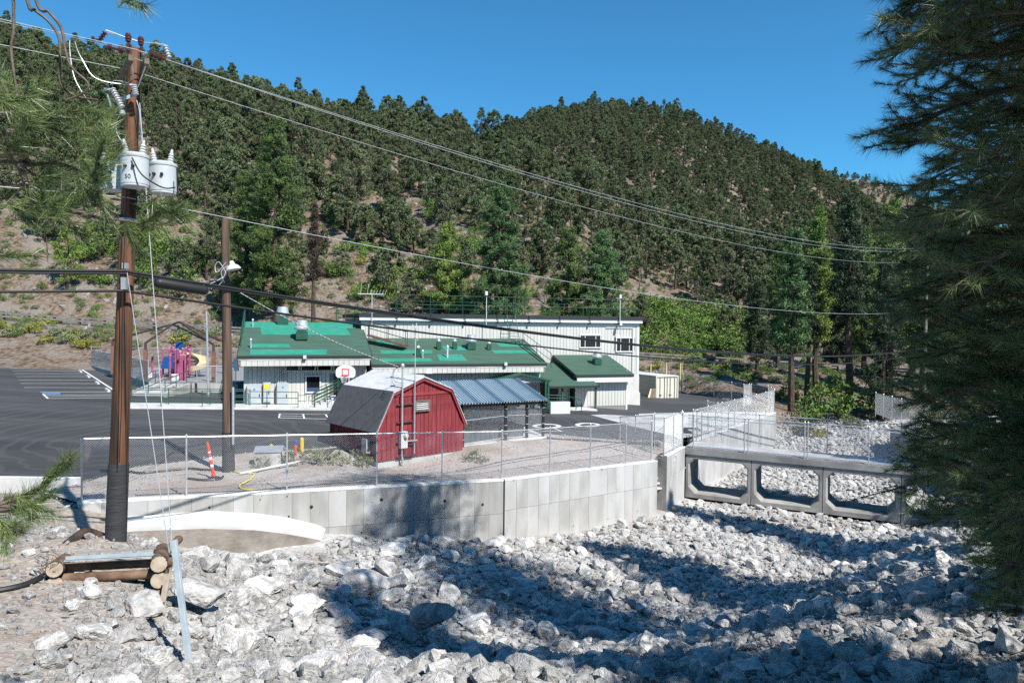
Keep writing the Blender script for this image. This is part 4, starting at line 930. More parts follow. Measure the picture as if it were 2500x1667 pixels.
def dark_hole(t, px_, py_, r, a, b, nrm):
    v = ray(px_, py_); o = Vector((0, 0, CAM_Z)) - Vector(a); tt = -o.dot(nrm) / v.dot(nrm); p = Vector((0, 0, CAM_Z)) + v * tt
    MB().lathe(p + nrm * .012, [(r, 0), (r, -.03)], 12, nrm).build('weep_hole', m_black, t)
for px_, py_, r in ((760, 1237, .058), (931, 1219, .058), (1085.5, 1222, .058), (1178, 1231, .052), (705, 1260, .03), (883, 1299, .03), (511, 1238, .035)): dark_hole(tA, px_, py_, r, WALL[0], WALL[1], nA)
for px_, py_ in ((1400, 1283), (1484, 1266), (1556, 1247)): dark_hole(tB, px_, py_, .022, WALL[1], WALL[2], nB)
# scour ledge at the foot of the wall
ST = [((181, 1274), (196, 1302), 19.35), ((325, 1259), (330, 1290), 19.8), ((506, 1246), (500, 1284), 20.5), ((625, 1252), (622, 1288), 21.2), ((700, 1262), (696, 1297), 21.9), ((774, 1279), (764, 1309), 22.6), ((796, 1290), (786, 1314), 22.9)]
def on_wallA(px_, py_):
    v = ray(px_, py_); o = Vector((0, 0, CAM_Z)) - WALL[0]; return Vector((0, 0, CAM_Z)) + v * (-o.dot(nA) / v.dot(nA))
tp = [(on_wallA(*s[0]) - nA * .05, at(s[1][0], s[1][1], s[2])) for s in ST]
led = thing('concrete_ledge', 'white concrete scour ledge with mud-stained face below the wall', 'ledge', tuple(tp[3][1] - Vector((0, 0, 1))))
a_ = MB(); f_ = MB()
for k in range(len(tp) - 1):
    (w0, f0), (w1, f1) = tp[k], tp[k + 1]
    a_.prism([f0, f1, w1, w0], (0, 0, -.07))
    f_.prism([f0 - Vector((0, 0, .07)) + nA * .01, f1 - Vector((0, 0, .07)) + nA * .01, f1 - Vector((0, 0, 1.7)) + nA * .05, f0 - Vector((0, 0, 1.7)) + nA * .05], nA * -.4)
a_.build('ledge_top', m_conc_wh, led); f_.build('ledge_face', m_conc_dirty, led)
# short wall on the far side of the stair gap, and the wall past the bridge
STUB0, STUB1 = Vector((7.78, 35.0, -.55)), Vector((9.45, 38.2, -.60))
zs_ = lambda x, y: zg(x + .6, y - .3)
tS, _, _, _ = wall_run('retaining_wall', 'short concrete wall between the stair gap and the bridge', STUB0, STUB1, zs_, 1.1)
MB().prism([STUB0 + Vector((-.02, -.02, .0)), STUB0 + Vector((-.55, .32, 0)), STUB0 + Vector((-.55, .32, -3.2)), STUB0 + Vector((-.02, -.02, -3.2))], (.04, .06, 0)).build('end_face', m_conc_dk, tS)  # shade on this left-facing end put into a darker concrete
tE, qE, zE, nE = wall_run('flood_wall', 'bright concrete flood wall running beyond the bridge', (10.7, 40.9, -.72), (21.3, 56.7, -.92), lambda x, y: zg(x + 1.0, y - .4), 0)
# steps in the gap
st = thing('creek_steps', 'narrow concrete steps down to the creek in the wall gap', 'stairs', (7.6, 35.4, -2.5))
for k in range(7):
    c = Vector((8.1 - .16 * k * .9, 36.3 - .2 * k, -.75 - .24 * k)); MB().box(c, (1.0, .32, .08), math.radians(30)).build('step', m_conc_wh, st)
# low barrier at the left edge of the lot
MB().prism([(-24, 23.5, .0), (-14.75, 23.9, .0), (-14.75, 23.9, .52), (-24, 23.5, .62)], (0, .25, 0)).solo('barrier_wall', m_conc_wh, 'low pale concrete barrier beside the asphalt, behind a pine twig', 'barrier')

# ---- bridge of box culverts
BP, BU, BN = Vector((9.55, 38.5, 0)), Vector((.886, -.464, 0)), Vector((.464, .886, 0))
bridge = thing('culvert_bridge', 'low concrete footbridge of box culverts with chamfered openings', 'bridge', (14, 36.5, -3.4))
bq = lambda s, z, n=0.0: BP + BU * s + BN * n + Vector((0, 0, z))
def box_unit(s0, L=3.42, zt=-1.06, zb=-3.42, t=.2, ot=-1.32, obt=-3.14, c=.36, depth=2.2):
    i0, i1 = s0 + t, s0 + L - t
    inner = [(i0 + c, obt), (i1 - c, obt), (i1, obt + c), (i1, ot - c * .8), (i1 - c * .8, ot), (i0 + c * .8, ot), (i0, ot - c * .8), (i0, obt + c)]
    bm = MB(); vs = []; fs = []
    outer = [(i0 + c, zb), (i1 - c, zb), (s0 + L, obt + c), (s0 + L, ot - c * .8), (i1 - c * .8, zt), (i0 + c * .8, zt), (s0, ot - c * .8), (s0, obt + c)]
    corn = {1: (s0 + L, zb), 3: (s0 + L, zt), 5: (s0, zt), 7: (s0, zb)}
    # lip: opening flares by 60 mm over the first 80 mm
    lip = [(s0 + L / 2 + (x - s0 - L / 2) * 1.045, (ot + obt) / 2 + (z - (ot + obt) / 2) * 1.06) for x, z in inner]
    for n in (0.0, depth):
        b = len(vs); vs += [bq(x, z, n) for x, z in lip] + [bq(x, z, n) for x, z in outer] + [bq(*corn[k], n) for k in (1, 3, 5, 7)]
        for k in range(8):
            k2 = (k + 1) % 8
            f = (b + k, b + 8 + k, b + 8 + k2, b + k2) if k not in corn else (b + k, b + 8 + k, b + 16 + (1, 3, 5, 7).index(k), b + 8 + k2, b + k2)
            fs.append(f if n == 0 else tuple(reversed(f)))
    b0 = len(vs); vs += [bq(x, z, .09) for x, z in inner] + [bq(x, z, depth - .09) for x, z in inner]; B1 = 20
    for k in range(8):
        k2 = (k + 1) % 8
        fs += [(k, k2, b0 + k2, b0 + k), (b0 + k, b0 + k2, b0 + 8 + k2, b0 + 8 + k), (b0 + 8 + k, b0 + 8 + k2, B1 + k2, B1 + k)]
    ring = [8, 9, 16, 10, 11, 17, 12, 13, 18, 14, 15, 19]
    for k in range(12): fs.append((ring[k], B1 + ring[k], B1 + ring[(k + 1) % 12], ring[(k + 1) % 12]))
    return bm.add(vs, fs)
for k in range(5): box_unit(k * 3.45 + .03).build('culvert_box', m_conc_dk, bridge)
MB().prism([bq(-.05, -1.06, -.06), bq(17.3, -1.06, -.06), bq(17.3, -.78, -.06), bq(-.05, -.72, -.06)], BN * 2.32).build('deck_beam', m_conc_dk, bridge)
MB().prism([bq(-.05, -.72, .1), bq(17.3, -.78, .1), bq(17.3, -.74, .1), bq(-.05, -.68, .1)], BN * 2.0).build('deck_slab', m_conc, bridge)

# ---- chain-link fencing
def chain(bm, a, b, h, z0=.05, pitch=.072, r=.0026):
    a = Vector(a); b = Vector(b); d = Vector((b.x - a.x, b.y - a.y, 0)); L = d.length; d /= L; sl = (b.z - a.z) / L
    pt = lambda s, z: a + d * s + Vector((0, 0, sl * s + z))
    n = int((L + h) / pitch)
    for k in range(n):
        s0 = k * pitch
        # rising wire and falling wire, clipped to the panel
        lo, hi = max(0, s0 - L), min(h, s0)
        if hi - lo < .02: continue
        bm.tube([pt(s0 - lo, z0 + lo), pt(s0 - hi, z0 + hi)], r, 3, False)
        bm.tube([pt(L - s0 + lo, z0 + lo), pt(L - s0 + hi, z0 + hi)], r, 3, False)
def fence(label, pts, h=1.83, spacing=2.6, name='chain_link_fence', rails=('top',), rp=.028, group=None, posts=None, pitch=.072, r=.0026, mesh=True, z0=.05):
    pts = [Vector(p) for p in pts]; base = pts[0]
    t = thing(name, label, 'fence', tuple(base), group)
    stops = []
    for i in range(len(pts) - 1):
        a, b = pts[i], pts[i + 1]; L = (b - a).length; n = max(1, round(L / spacing))
        stops += [a.lerp(b, k / n) for k in range(n)]
    stops.append(pts[-1])
    if posts: stops = posts
    for p in stops:
        pb = MB(); pb.tube([p - Vector((0, 0, .15)), p + Vector((0, 0, h + .03))], rp, 7); pb.lathe(p + Vector((0, 0, h + .02)), [(rp * 1.35, 0), (rp * 1.35, .03), (rp * .6, .06)], 7); pb.build('post', m_galv, t)
    rb = MB()
    for i in range(len(pts) - 1):
        for k in rails:
            z = {'top': h, 'mid': h - .16, 'bottom': .10}[k]; rb.tube([pts[i] + Vector((0, 0, z)), pts[i + 1] + Vector((0, 0, z))], .021, 6)
    rb.build('rail', m_galv, t)
    if mesh:
        cb_ = MB()
        for i in range(len(pts) - 1): chain(cb_, pts[i], pts[i + 1], h - .02 - (z0 - .05), z0, pitch, r)
        cb_.build('wire_mesh', m_chain, t)
    return t
off = lambda p, n, k: Vector(p) - n * k
A0 = off(WALL[0], nA, .16) + Vector((.1, .02, 0)); B0 = off(WALL[1], nA, .16); C0 = off(WALL[2], nB, .16) + Vector((-.12, -.1, 0))
def px_on(a, b, px_):
    """point of segment ab (plan) seen at image column px_"""
    best = None
    for t in np.linspace(0, 1, 800):
        p = a.lerp(b, t); c = p - Vector((0, 0, CAM_Z)); x = c.dot(_r) / c.dot(_f) * F_PX + CX
        if best is None or abs(x - px_) < best[0]: best = (abs(x - px_), p)
    return best[1]
fence('galvanised chain-link fence on the long retaining wall, in front of the red shed', [A0, B0], 1.83, posts=[px_on(A0, B0, q) for q in (196, 300, 455, 700, 920, 1079, 1233)])
fence('chain-link fence on the wall between corner seam and stair gap', [B0, C0], 1.83, posts=[px_on(B0, C0, q) for q in (1342, 1441, 1528, 1590)])
G1, G2 = at(1513, 1121, 35.2), at(1589, 1128, 33.9)
fence('chain-link gate panel in front of the stair gap', [G1, G2], 1.85, 5, 'chain_link_gate', ('top', 'bottom'))
fence('chain-link fence angling back from the gate post to the lot', [at(1592, 1105, 35.6), at(1513, 1100, 39.2)], 1.9, 2)
fence('chain-link panel across the head of the creek steps', [at(1597, 1100, 36.4), at(1666, 1092, 38.6)], 1.9, 4)
fence('chain-link fence on the short wall beside the bridge', [STUB0 + Vector((-.15, .1, .02)), STUB1 + Vector((-.15, .1, .02))], 1.85, 1.5, rails=('top', 'bottom'))
bf = [bq(s, -.73, -.0) for s in (.1, 17.2)]
fence('tall chain-link railing along the front of the bridge', bf, 1.8, rails=('top', 'mid', 'bottom'), posts=[px_on(bf[0], bf[1], q) for q in (1692, 1817, 1826, 1963, 1971, 2120, 2281, 2289, 2440)], name='bridge_railing')
bf = [bq(s, -.73, 2.15) for s in (.1, 17.2)]
fence('chain-link railing along the far side of the bridge', bf, 1.8, 3.4, rails=('top',), name='bridge_railing', r=.0018)
E0, E1 = Vector((10.7, 40.9, -.72)) - nE * .15, Vector((21.3, 56.7, -.92)) - nE * .15
fence('chain-link fence on the bright flood wall beyond the bridge', [E0, E1], 1.75, 2.6, r=.0017)
fence('chain-link fence closing the lot from the flood wall end to the trees', [E1, Vector((22.2, 61, -1.0)), Vector((20.6, 66, -1.1)), Vector((17.2, 77.2, -.95)), Vector((13.5, 78.2, -.9))], 1.8, 2.8, r=.0018)
fence('short double chain-link return near the end of the flood wall', [at(1815, 992, 59), at(1834, 987, 63.5)], 1.8, 4, r=.0018); fence('short chain-link jog in the apron behind the bridge railing', [Vector((13.2, 47.4, -.62)), Vector((13.75, 44.6, -.6)), Vector((11.2, 41.4, -.66))], 1.5, 1.8, r=.0017)
fence('chain-link fence on the far right bank beyond the bridge', [Vector((31, 60, -1.4)), Vector((27.2, 46.5, -.9)), Vector((24.6, 36.5, -.8))], 1.8, 3)
fence('dense chain-link return on the far right abutment', [Vector((26.9, 46.4, -.9)), Vector((28.8, 48.5, -.9))], 1.9, 1.5)
bm = MB(); bm.prism([(23.9, 30.6, -.80), (26.6, 34, -.80), (29.5, 46, -.95), (31, 52, -1.1), (28, 52, -1.3), (26.0, 45, -1.1), (24.9, 36, -.8), (22.9, 32.0, -.80)], (0, 0, -2.5))
tag(bm.build('concrete_path', m_conc_dk), 'grey concrete path leading off the right end of the bridge', kind='structure')
# ================================================================== red shed
sA, sB = onz(921.5, 1128, .18), None
SH = math.radians(43); sx = Vector((math.cos(SH), math.sin(SH), 0)); sy = Vector((-math.sin(SH), math.cos(SH), 0))
S0 = at(921.5, 1121, 30.2); S0.z = -0.06                                   # front-left bottom corner of the siding
SW, SL, EV, KN, PK = 4.68, 4.15, 1.52, 2.93, 3.56                            # width, length, eave, knee and peak heights
KX = .72                                                                   # knee inset
def sp(a, b, z): return S0 + sx * a + sy * b + Vector((0, 0, z))
shed = thing('red_shed', 'red gambrel-roofed shed with grey shingles behind the fence', 'shed', tuple(S0 - Vector((0, 0, .5))))
SHB = wloc(shed)
gab = [(0, 0), (SW, 0), (SW, EV), (SW - KX, KN), (SW / 2, PK), (KX, KN), (0, EV)]
def gz(a):
    xs_ = [0, KX, SW / 2, SW - KX, SW]; return float(np.interp(a, xs_, [EV, KN, PK, KN, EV]))
wl = MB(); wl.prism([sp(a, .03, z) for a, z in gab], sy * (SL - .06)); wl_o = wl.build('wall', m_red_trim, shed)
nb = 21; bw = SW / nb
for k in range(nb):
    a0, a1 = k * bw + .008, (k + 1) * bw - .008; top = [(a1, gz(a1) - .05), (a0, gz(a0) - .05)]
    kx = [x for x in (KX, SW / 2, SW - KX) if a0 < x < a1]
    poly = [(a0, 0), (a1, 0), top[0]] + [(x, gz(x) - .05) for x in kx] + [top[1]]
    MB().prism([sp(a, .028, z) for a, z in poly], sy * -.028).build('board', m_red, wl_o)
nb = 17; bw = SL / nb
for k in range(nb): MB().prism([sp(.028, k * bw + .008, 0), sp(.028, (k + 1) * bw - .008, 0), sp(.028, (k + 1) * bw - .008, EV - .03), sp(.028, k * bw + .008, EV - .03)], sx * -.028).build('board', m_red, wl_o)
MB().prism([sp(.05, .05, 0), sp(SW - .05, .05, 0), sp(SW - .05, SL - .05, 0), sp(.05, SL - .05, 0)], (0, 0, -1.0)).build('foundation', m_conc, shed)
# roof: four slopes; shingle tabs on the two that show
def slope(p0, p1, tabs, m, rows):
    """p0 (a,z) eave edge, p1 upper edge"""
    (a0, z0), (a1, z1) = p0, p1; ov = .12
    n = Vector((z1 - z0, 0, -(a1 - a0))) ; n = (sx * -(z1 - z0) + Vector((0, 0, (a1 - a0)))); n = n if n.z > 0 else -n; n.normalize()
    b = MB(); b.prism([sp(a0, -ov, z0) + n * .03, sp(a0, SL + ov, z0) + n * .03, sp(a1, SL + ov, z1) + n * .03, sp(a1, -ov, z1) + n * .03], n * -.05)
    ro = b.build('roof', m, shed)
    if not tabs: return ro
    up = (sp(a1, 0, z1) - sp(a0, 0, z0)); Ls = up.length; up.normalize(); ex = Ls / rows; tw = .335
    unit_ = MB().box((0, 0, 0), (1, 1, 1)); me = unit_.mesh('shingle', m)
    ncol = int((SL + 2 * ov) / tw)
    tw = (SL + 2 * ov) / ncol
    # tab: x along ridge, y up slope, z normal
    R = Matrix((-sy, up, n)).transposed(); tilt = Matrix.Rotation(math.radians(4.0), 3, 'X')
    eul = (R @ tilt).to_euler()
    for r in range(rows):
        for c in range(ncol + (1 if r % 2 else 0)):
            w = tw; off_ = (c + .5) * tw - (tw / 2 if r % 2 else 0)
            lo, hi = max(0, off_ - w / 2), min(ncol * tw, off_ + w / 2)
            if hi - lo < .05: continue
            c0 = sp(a0, -ov + (lo + hi) / 2, z0) + up * (ex * (r + .5) + .02) + n * (.040 + random.uniform(0, .006))
            place(me, 'shingle', ro, c0 - SHB, eul, (hi - lo - .02, ex * 1.12, .02))
    return ro
ro_l = slope((-.14, EV - .27), (KX + .02, KN + .03), True, m_shingle_shade, 9)
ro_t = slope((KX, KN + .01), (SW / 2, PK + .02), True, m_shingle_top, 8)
slope((SW - KX, KN + .01), (SW / 2, PK + .02), False, m_shingle_top, 0); slope((SW + .14, EV - .27), (SW - KX - .02, KN + .03), False, m_shingle_shade, 0)
def trimline(pl, m, w=.09, o=-.13, th=.03):
    b = MB()
    for k in range(len(pl) - 1): b.bar(sp(pl[k][0], o, pl[k][1]), sp(pl[k + 1][0], o, pl[k + 1][1]), th, w, up=(0, 0, 1))
    return b
edge = [(-.15, EV - .30), (KX, KN), (SW / 2, PK), (SW - KX, KN), (SW + .15, EV - .30)]
trimline(edge, m_galv, .035, -.135, .05).build('drip_edge', m_galv, shed)
trimline([(a, z - .09) for a, z in edge], m_red_trim, .13, -.10).build('barge_board', m_red_trim, shed)
trimline([(KX + .1, KN - .12), (SW - KX - .1, KN - .12)], m_red_trim, .13, -.02).build('collar_board', m_red_trim, shed)
for a in (.05, SW - .05): MB().box(sp(a, -.012, EV / 2 - .02), (.1, .03, EV - .1), SH).build('corner_board', m_red_trim, shed)
lv = MB(); la0, la1, lz0, lz1 = SW / 2 - .46, SW / 2 + .36, 2.02, 2.52
for b0 in ((la0, la1, lz1 - .07, lz1), (la0, la1, lz0, lz0 + .07), (la0, la0 + .07, lz0 + .07, lz1 - .07), (la1 - .07, la1, lz0 + .07, lz1 - .07)): lv.box(sp((b0[0] + b0[1]) / 2, -.06, (b0[2] + b0[3]) / 2), (b0[1] - b0[0], .1, b0[3] - b0[2]), SH)
lv_o = lv.build('louvre_vent', m_timber, shed)
MB().box(sp((la0 + la1) / 2, -.006, (lz0 + lz1) / 2), (la1 - la0 - .14, .012, lz1 - lz0 - .14), SH).build('vent_backing', m_black, lv_o)
for k in range(4):
    c = sp((la0 + la1) / 2, -.055, lz0 + .12 + k * .09); ax = (sx, (sy * .8 + Vector((0, 0, .6))).normalized(), (Vector((0, 0, .8)) - sy * .6).normalized()); MB().box(c, (la1 - la0 - .14, .09, .012), ax=ax).build('slat', m_offw, lv_o)
# service mast, meter, aerial mast
mast = thing('service_mast', 'grey conduit mast with weatherhead and meter box on the shed gable', 'mast', tuple(sp(.62, -.22, -.3)))
a_m = 1.12
MB().tube([sp(a_m, -.2, 1.15), sp(a_m, -.2, 4.05)], .04, 8).build('conduit', m_galv, mast)
hd = MB(); hd.lathe(sp(a_m, -.2, 4.02), [(.05, 0), (.09, .05), (.09, .12), (.05, .18), (.01, .2)], 10); hd.build('weatherhead', m_galv, mast)
mb_ = MB().box(sp(a_m + .08, -.17, .86), (.34, .2, .72), SH).build('meter_box', m_offw, mast); MB().lathe(sp(a_m + .12, -.27, 1.05), [(.1, 0), (.1, .06), (.085, .1), (.085, .14), (.04, .15)], 14, -sy).build('meter', m_porc, mb_)
MB().tube([sp(a_m + .02, -.17, .5), sp(a_m + .02, -.17, .15), sp(a_m + .05, -.17, .0), sp(a_m + .05, -.17, -.28)], [.03, .03, .05, .035], 8).build('drop_pipe', m_galv, mast)
wv = MB()
for k in range(3): wv.tube(path([sp(a_m - .05, -.24, 4.1), sp(a_m - .45 - .05 * k, -.3, 4.0 - .05 * k), sp(a_m - .5 - .06 * k, -.3, 3.5 - .12 * k), sp(a_m - .05, -.27, 3.35 - .08 * k)], 5), .008, 4)
wv.build('drip_loop', m_cable, mast)
st_ = MB()
for z in (.1, .75, 1.62, 2.4): st_.box(sp(1.35, -.08, z), (.85, .05, .06), SH)
st_.build('strut', m_darkbrown, mast)
aer = thing('aerial_mast', 'tall thin aerial mast beside the shed gable with square antenna on top', 'antenna', tuple(sp(1.78, -.2, .2)))
MB().tube([sp(1.78, -.2, .2), sp(1.78, -.2, 3.4), sp(1.79, -.2, 5.75)], .028, 7).build('mast', m_galv, aer)
ab = MB(); pt_ = sp(1.75, -.2, 5.75); ab.box(pt_ + Vector((0, 0, -.05)), (.18, .03, .03)); ab.box(pt_ + Vector((-.09, 0, .05)), (.03, .05, .26)); ab.box(pt_ + Vector((.08, 0, .08)), (.03, .05, .30)); ab.tube(path([pt_ + Vector((-.05, 0, -.1)), pt_ + Vector((.0, 0, -.35)), pt_ + Vector((.16, 0, -.5)), pt_ + Vector((.04, 0, -.55))], 4), .012, 4)
ab.build('antenna_head', m_offw, aer)
MB().bar(sp(1.3, -.15, .78), sp(1.85, -.3, .8), .05).build('bracket', m_galv, aer)
MB().box(sp(-.12, .75, .62), (.2, .38, .62), SH).solo('utility_box', m_conc_dk, 'small grey box on the shaded side wall of the shed', 'box')
wv = MB(); wv.tube(path([sp(1.1, -.05, 0), sp(1.05, -.06, -.3), sp(.98, -.1, -.55)], 4), .008, 4); wv.tube(path([sp(1.5, -.05, .5), sp(1.3, -.08, .1), sp(1.0, -.1, -.5)], 4), .008, 4)
wv.solo('loose_wire', m_cable, 'thin dark wires hanging down the shed front to the ground', 'wire')

# ================================================================== pavilion with blue roof
def pav_pt(px_, py_, d): return at(px_, py_, d)
V0, V1 = at(1118, 988, 33.4), at(1340, 978, 37.2)            # front eave
V2, V3 = at(1266, 925, 41.0), at(1062, 933, 36.6)            # back edge
pav = thing('pavilion', 'open shelter with pale blue corrugated roof on black posts', 'shelter', (V0.x, V0.y, zlot(V0.x, V0.y)))
ev = V1 - V0; nrib = 34
for k in range(11):                                           # eleven overlapping roof sheets
    b = MB(); pts = []; n = 12
    for j in range(n + 1):
        t = (k + j / n) / 11; off_ = Vector((0, 0, .07 if (j % 4) in (1, 2) else 0.0))
        pts.append((V0.lerp(V1, t) + off_, V3.lerp(V2, t) + off_))
    vs_ = [p for q in pts for p in q]; b.add(vs_, [(2 * j, 2 * j + 2, 2 * j + 3, 2 * j + 1) for j in range(n)])
    b.add([p - Vector((0, 0, .012)) for p in vs_], [(2 * j + 1, 2 * j + 3, 2 * j + 2, 2 * j) for j in range(n)])
    b.build('roof_sheet', m_blueroof, pav)
for k in range(1, 37):
    t = k / 37; MB().bar(V0.lerp(V1, t) + Vector((0, 0, .075)), V3.lerp(V2, t) + Vector((0, 0, .075)), .032, .02).build('rib_shade_bar', m_rib_shade, pav)  # dark bars put the shade of the ribs into colour
for t in (.06, .5, .94): MB().bar(V0.lerp(V1, t) - Vector((0, 0, .1)), V3.lerp(V2, t) - Vector((0, 0, .1)), .08, .14).build('rafter', m_black, pav)
MB().bar(V0.lerp(V1, .02) - Vector((0, -.25, .12)), V0.lerp(V1, .98) - Vector((0, -.25, .12)), .07, .12).build('eave_beam', m_black, pav)
def pav_post(px_, d, side=0):
    u_ = (px_ - CX) / F_PX; x, y = u_ * d, d; zb = zgravel(x, y) if y < 38 else zlot(x, y)
    e = V0.lerp(V1, np.clip((x - V0.x) / (V1.x - V0.x), 0, 1)); f = V3.lerp(V2, np.clip((x - V3.x) / (V2.x - V3.x), 0, 1)); t = np.clip((y - e.y) / max(.5, f.y - e.y), 0, 1)
    zt = e.z + (f.z - e.z) * t - .12
    b = MB(); b.box((x, y, (zt + zb) / 2), (.13, .13, zt - zb), .4); o = b.build('post', m_black, pav)
    for k in range(5): MB().box((x, y, zb + .35 + k * .42), (.16, .16, .03), .4).build('fence_clip', m_galv, o)
    return Vector((x, y, zb)), zt
PP = [pav_post(*q) for q in ((1131, 33.9), (1236, 35.8), (1288, 36.8), (1328, 37.5), (1250, 41.0), (1095, 37.0))]
for i, j in ((0, 1), (1, 2), (2, 3)):
    a, b = PP[i][0] + Vector((0, 0, .05)), PP[j][0] + Vector((0, 0, .05)); c = MB(); chain(c, a, b, min(PP[i][1] - PP[i][0].z, PP[j][1] - PP[j][0].z) - .15, .08, .09, .003); c.build('wire_mesh', m_chain, pav)
    r = MB(); r.tube([a + Vector((0, 0, .08)), b + Vector((0, 0, .08))], .022, 5); r.tube([a + Vector((0, 0, 1.2)), b + Vector((0, 0, 1.2))], .016, 5); r.build('rail', m_galv, pav)
c = MB(); chain(c, PP[3][0], PP[4][0], 2.0, .08, .09, .003); c.build('wire_mesh', m_chain, pav)
MB().prism([Vector((p.x, p.y, p.z + .06)) for p in (PP[0][0] + Vector((-.3, -.2, 0)), PP[3][0] + Vector((.2, -.2, 0)), PP[4][0] + Vector((.3, .3, 0)), PP[5][0] + Vector((-.3, .3, 0)))], (0, 0, -.25)).build('slab', m_conc_wh, pav)
# enclosure wall and dumpsters inside
def seg_wall(p, q, h, th, z0, m, name, label, cat):
    p = Vector(p); q = Vector(q); b = MB(); b.bar(p + Vector((0, 0, z0 + h / 2)), q + Vector((0, 0, z0 + h / 2)), th, h); return b.solo(name, m, label, cat)
PL0, PL1 = PP[0][0], PP[3][0]; pn = Vector((-(PL1.y - PL0.y), PL1.x - PL0.x, 0)).normalized(); pd = Vector((PL1.x - PL0.x, PL1.y - PL0.y, 0)).normalized()
pq = lambda s, o, z: Vector((PL0.x, PL0.y, .05)) + pd * s + pn * o + Vector((0, 0, z))
seg_wall(pq(.1, 1.75, 0), pq(5.0, 1.75, 0), 1.75, .12, .35, m_beige, 'enclosure_wall', 'beige panel wall inside the blue-roofed shelter', 'wall')
for s0, s1, h, lab in ((.15, 2.55, .62, 'low dark grey-blue dumpster inside the shelter beside the shed'), (2.75, 4.3, .5, 'second low dark dumpster behind the middle shelter posts')):
    dm = thing('dumpster', lab, 'dumpster', tuple(pq((s0 + s1) / 2, .8, 0)))
    MB().prism([pq(s0, .35, 0), pq(s1, .35, 0), pq(s1, .3, h), pq(s0, .3, h)], pn * 1.0).build('bin', m_dump, dm); MB().prism([pq(s0 - .04, .26, h), pq(s1 + .04, .26, h), pq(s1 + .04, 1.36, h + .12), pq(s0 - .04, 1.36, h + .12)], (0, 0, .05)).build('lid', m_black, dm)

# ================================================================== yard bits inside the fence
def gp(px_, py_): return onground(px_, py_, zgravel, .2)
p = gp(523, 1168); top = at(507, 1084, p.y - .05)
dl = thing('delineator_post', 'leaning orange-red delineator post with white bands and black base', 'delineator', tuple(p))
d_ = (top - p); MB().tube([p + d_ * .06, top], [.062, .05], 12).build('tube', m_orange, dl); MB().lathe(p, [(.22, 0), (.22, .04), (.1, .08), (.07, .1)], 14).build('base', m_black, dl)
for t0, t1 in ((.34, .42), (.55, .63), (.75, .79)): MB().tube([p + d_ * t0, p + d_ * t1], [.064 - .012 * t0, .064 - .012 * t1], 12).build('band', m_white, dl)
MB().lathe(top, [(.05, 0), (.05, .02), (.025, .05), (.025, .1)], 10, d_.normalized()).build('handle', m_orange, dl)
p = gp(655, 1132)
eb = thing('ground_vault', 'concrete utility vault box with sloping steel lid among weeds', 'utility box', tuple(p))
MB().box(p + Vector((0, 0, .22)), (1.0, .7, .7), .25).build('box', m_conc, eb); MB().box(p + Vector((.02, .02, .60)), (1.12, .82, .05), ax=(Vector((math.cos(.25), math.sin(.25), 0)), Vector((-math.sin(.25), math.cos(.25), .12)).normalized(), Vector((0, -.1, 1)).normalized())).build('lid', m_galv, eb)
p = gp(737, 1103); MB().lathe(p, [(.085, -.1), (.085, .55), (.075, .6), (.04, .64), (.005, .65)], 12).solo('yellow_bollard', m_yellow, 'short yellow pipe bollard near the shed', 'bollard', smooth=False)
p = gp(662, 1093); MB().lathe(p, [(.085, -.1), (.085, .12), (.06, .18), (.005, .19)], 12).solo('pipe_cap', m_yellow, 'yellow pipe cap poking up behind the utility vault', 'pipe')
p = gp(722, 1112); hy = thing('standpipe', 'small standpipe with blue and orange fittings by the yellow bollard', 'standpipe', tuple(p))
MB().lathe(p, [(.05, 0), (.05, .35), (.08, .37), (.08, .43), (.03, .48)], 10).build('pipe', m_orange, hy); MB().lathe(p + Vector((0, 0, .48)), [(.05, 0), (.09, .04), (.08, .16), (.02, .2)], 10).build('valve', m_bluepl, hy)
a, b = gp(585, 1160), gp(731, 1136); MB().tube([a + Vector((0, 0, .06)), b + Vector((0, 0, .16))], .05, 8).solo('white_pipe', m_offw, 'white plastic pipe lying on the gravel', 'pipe')
hz_ = lambda L_: [gp(*q) + Vector((0, 0, .045)) for q in L_]
MB().tube(path(hz_([(246, 1150), (300, 1151), (345, 1157), (400, 1152), (460, 1146), (500, 1149), (548, 1150)]), 6), [.045] * 37, 6).solo('black_hose', m_cable, 'black corrugated hose snaking across the gravel behind the fence', 'hose')
MB().tube(path(hz_([(455, 1170), (500, 1174), (535, 1172), (545, 1165)]), 5), .04, 6).solo('black_hose', m_cable, 'short black hose end beside the delineator base', 'hose')
MB().tube(path(hz_([(555, 1120), (566, 1148), (590, 1157), (618, 1158), (612, 1172), (585, 1188), (600, 1197), (660, 1200)]), 6), .022, 5).solo('yellow_rope', m_yelrope, 'tangled yellow rope on the gravel by the second pole', 'rope')
MB().tube(path(hz_([(330, 1212), (450, 1206), (600, 1201), (720, 1190), (860, 1181), (1000, 1176)]), 5), .014, 4).solo('ground_wire', m_cable, 'thin dark wire lying along the foot of the fence', 'wire')
for px_, py_, s, lab in ((640, 1142, .55, 'scrubby weed clump against the utility vault'), (705, 1132, .85, 'wide grey-green weed clump between vault and shed'), (775, 1130, .9, 'dense weed clump left of the shed'), (840, 1134, .9, 'weed clump in the shed shadow'), (885, 1138, .7, 'weed clump at the front left shed corner'), (1152, 1122, .62, 'upright yellow-green weed at the right shed corner'), (1180, 1130, .45, 'low weed beside the pavilion slab')):
    q = gp(px_, py_); plant_tree('weed_clump', shrub(1.5, .95, 300 + px_, m_leaf_sage, 18, 22, .11), tuple(q - Vector((0, 0, .05))), s, .3, lab, 'weed', 'weeds around the shed', ('stem', 'foliage'))
for px_, py_ in ((1310, 1140), (1225, 1122)):
    pass

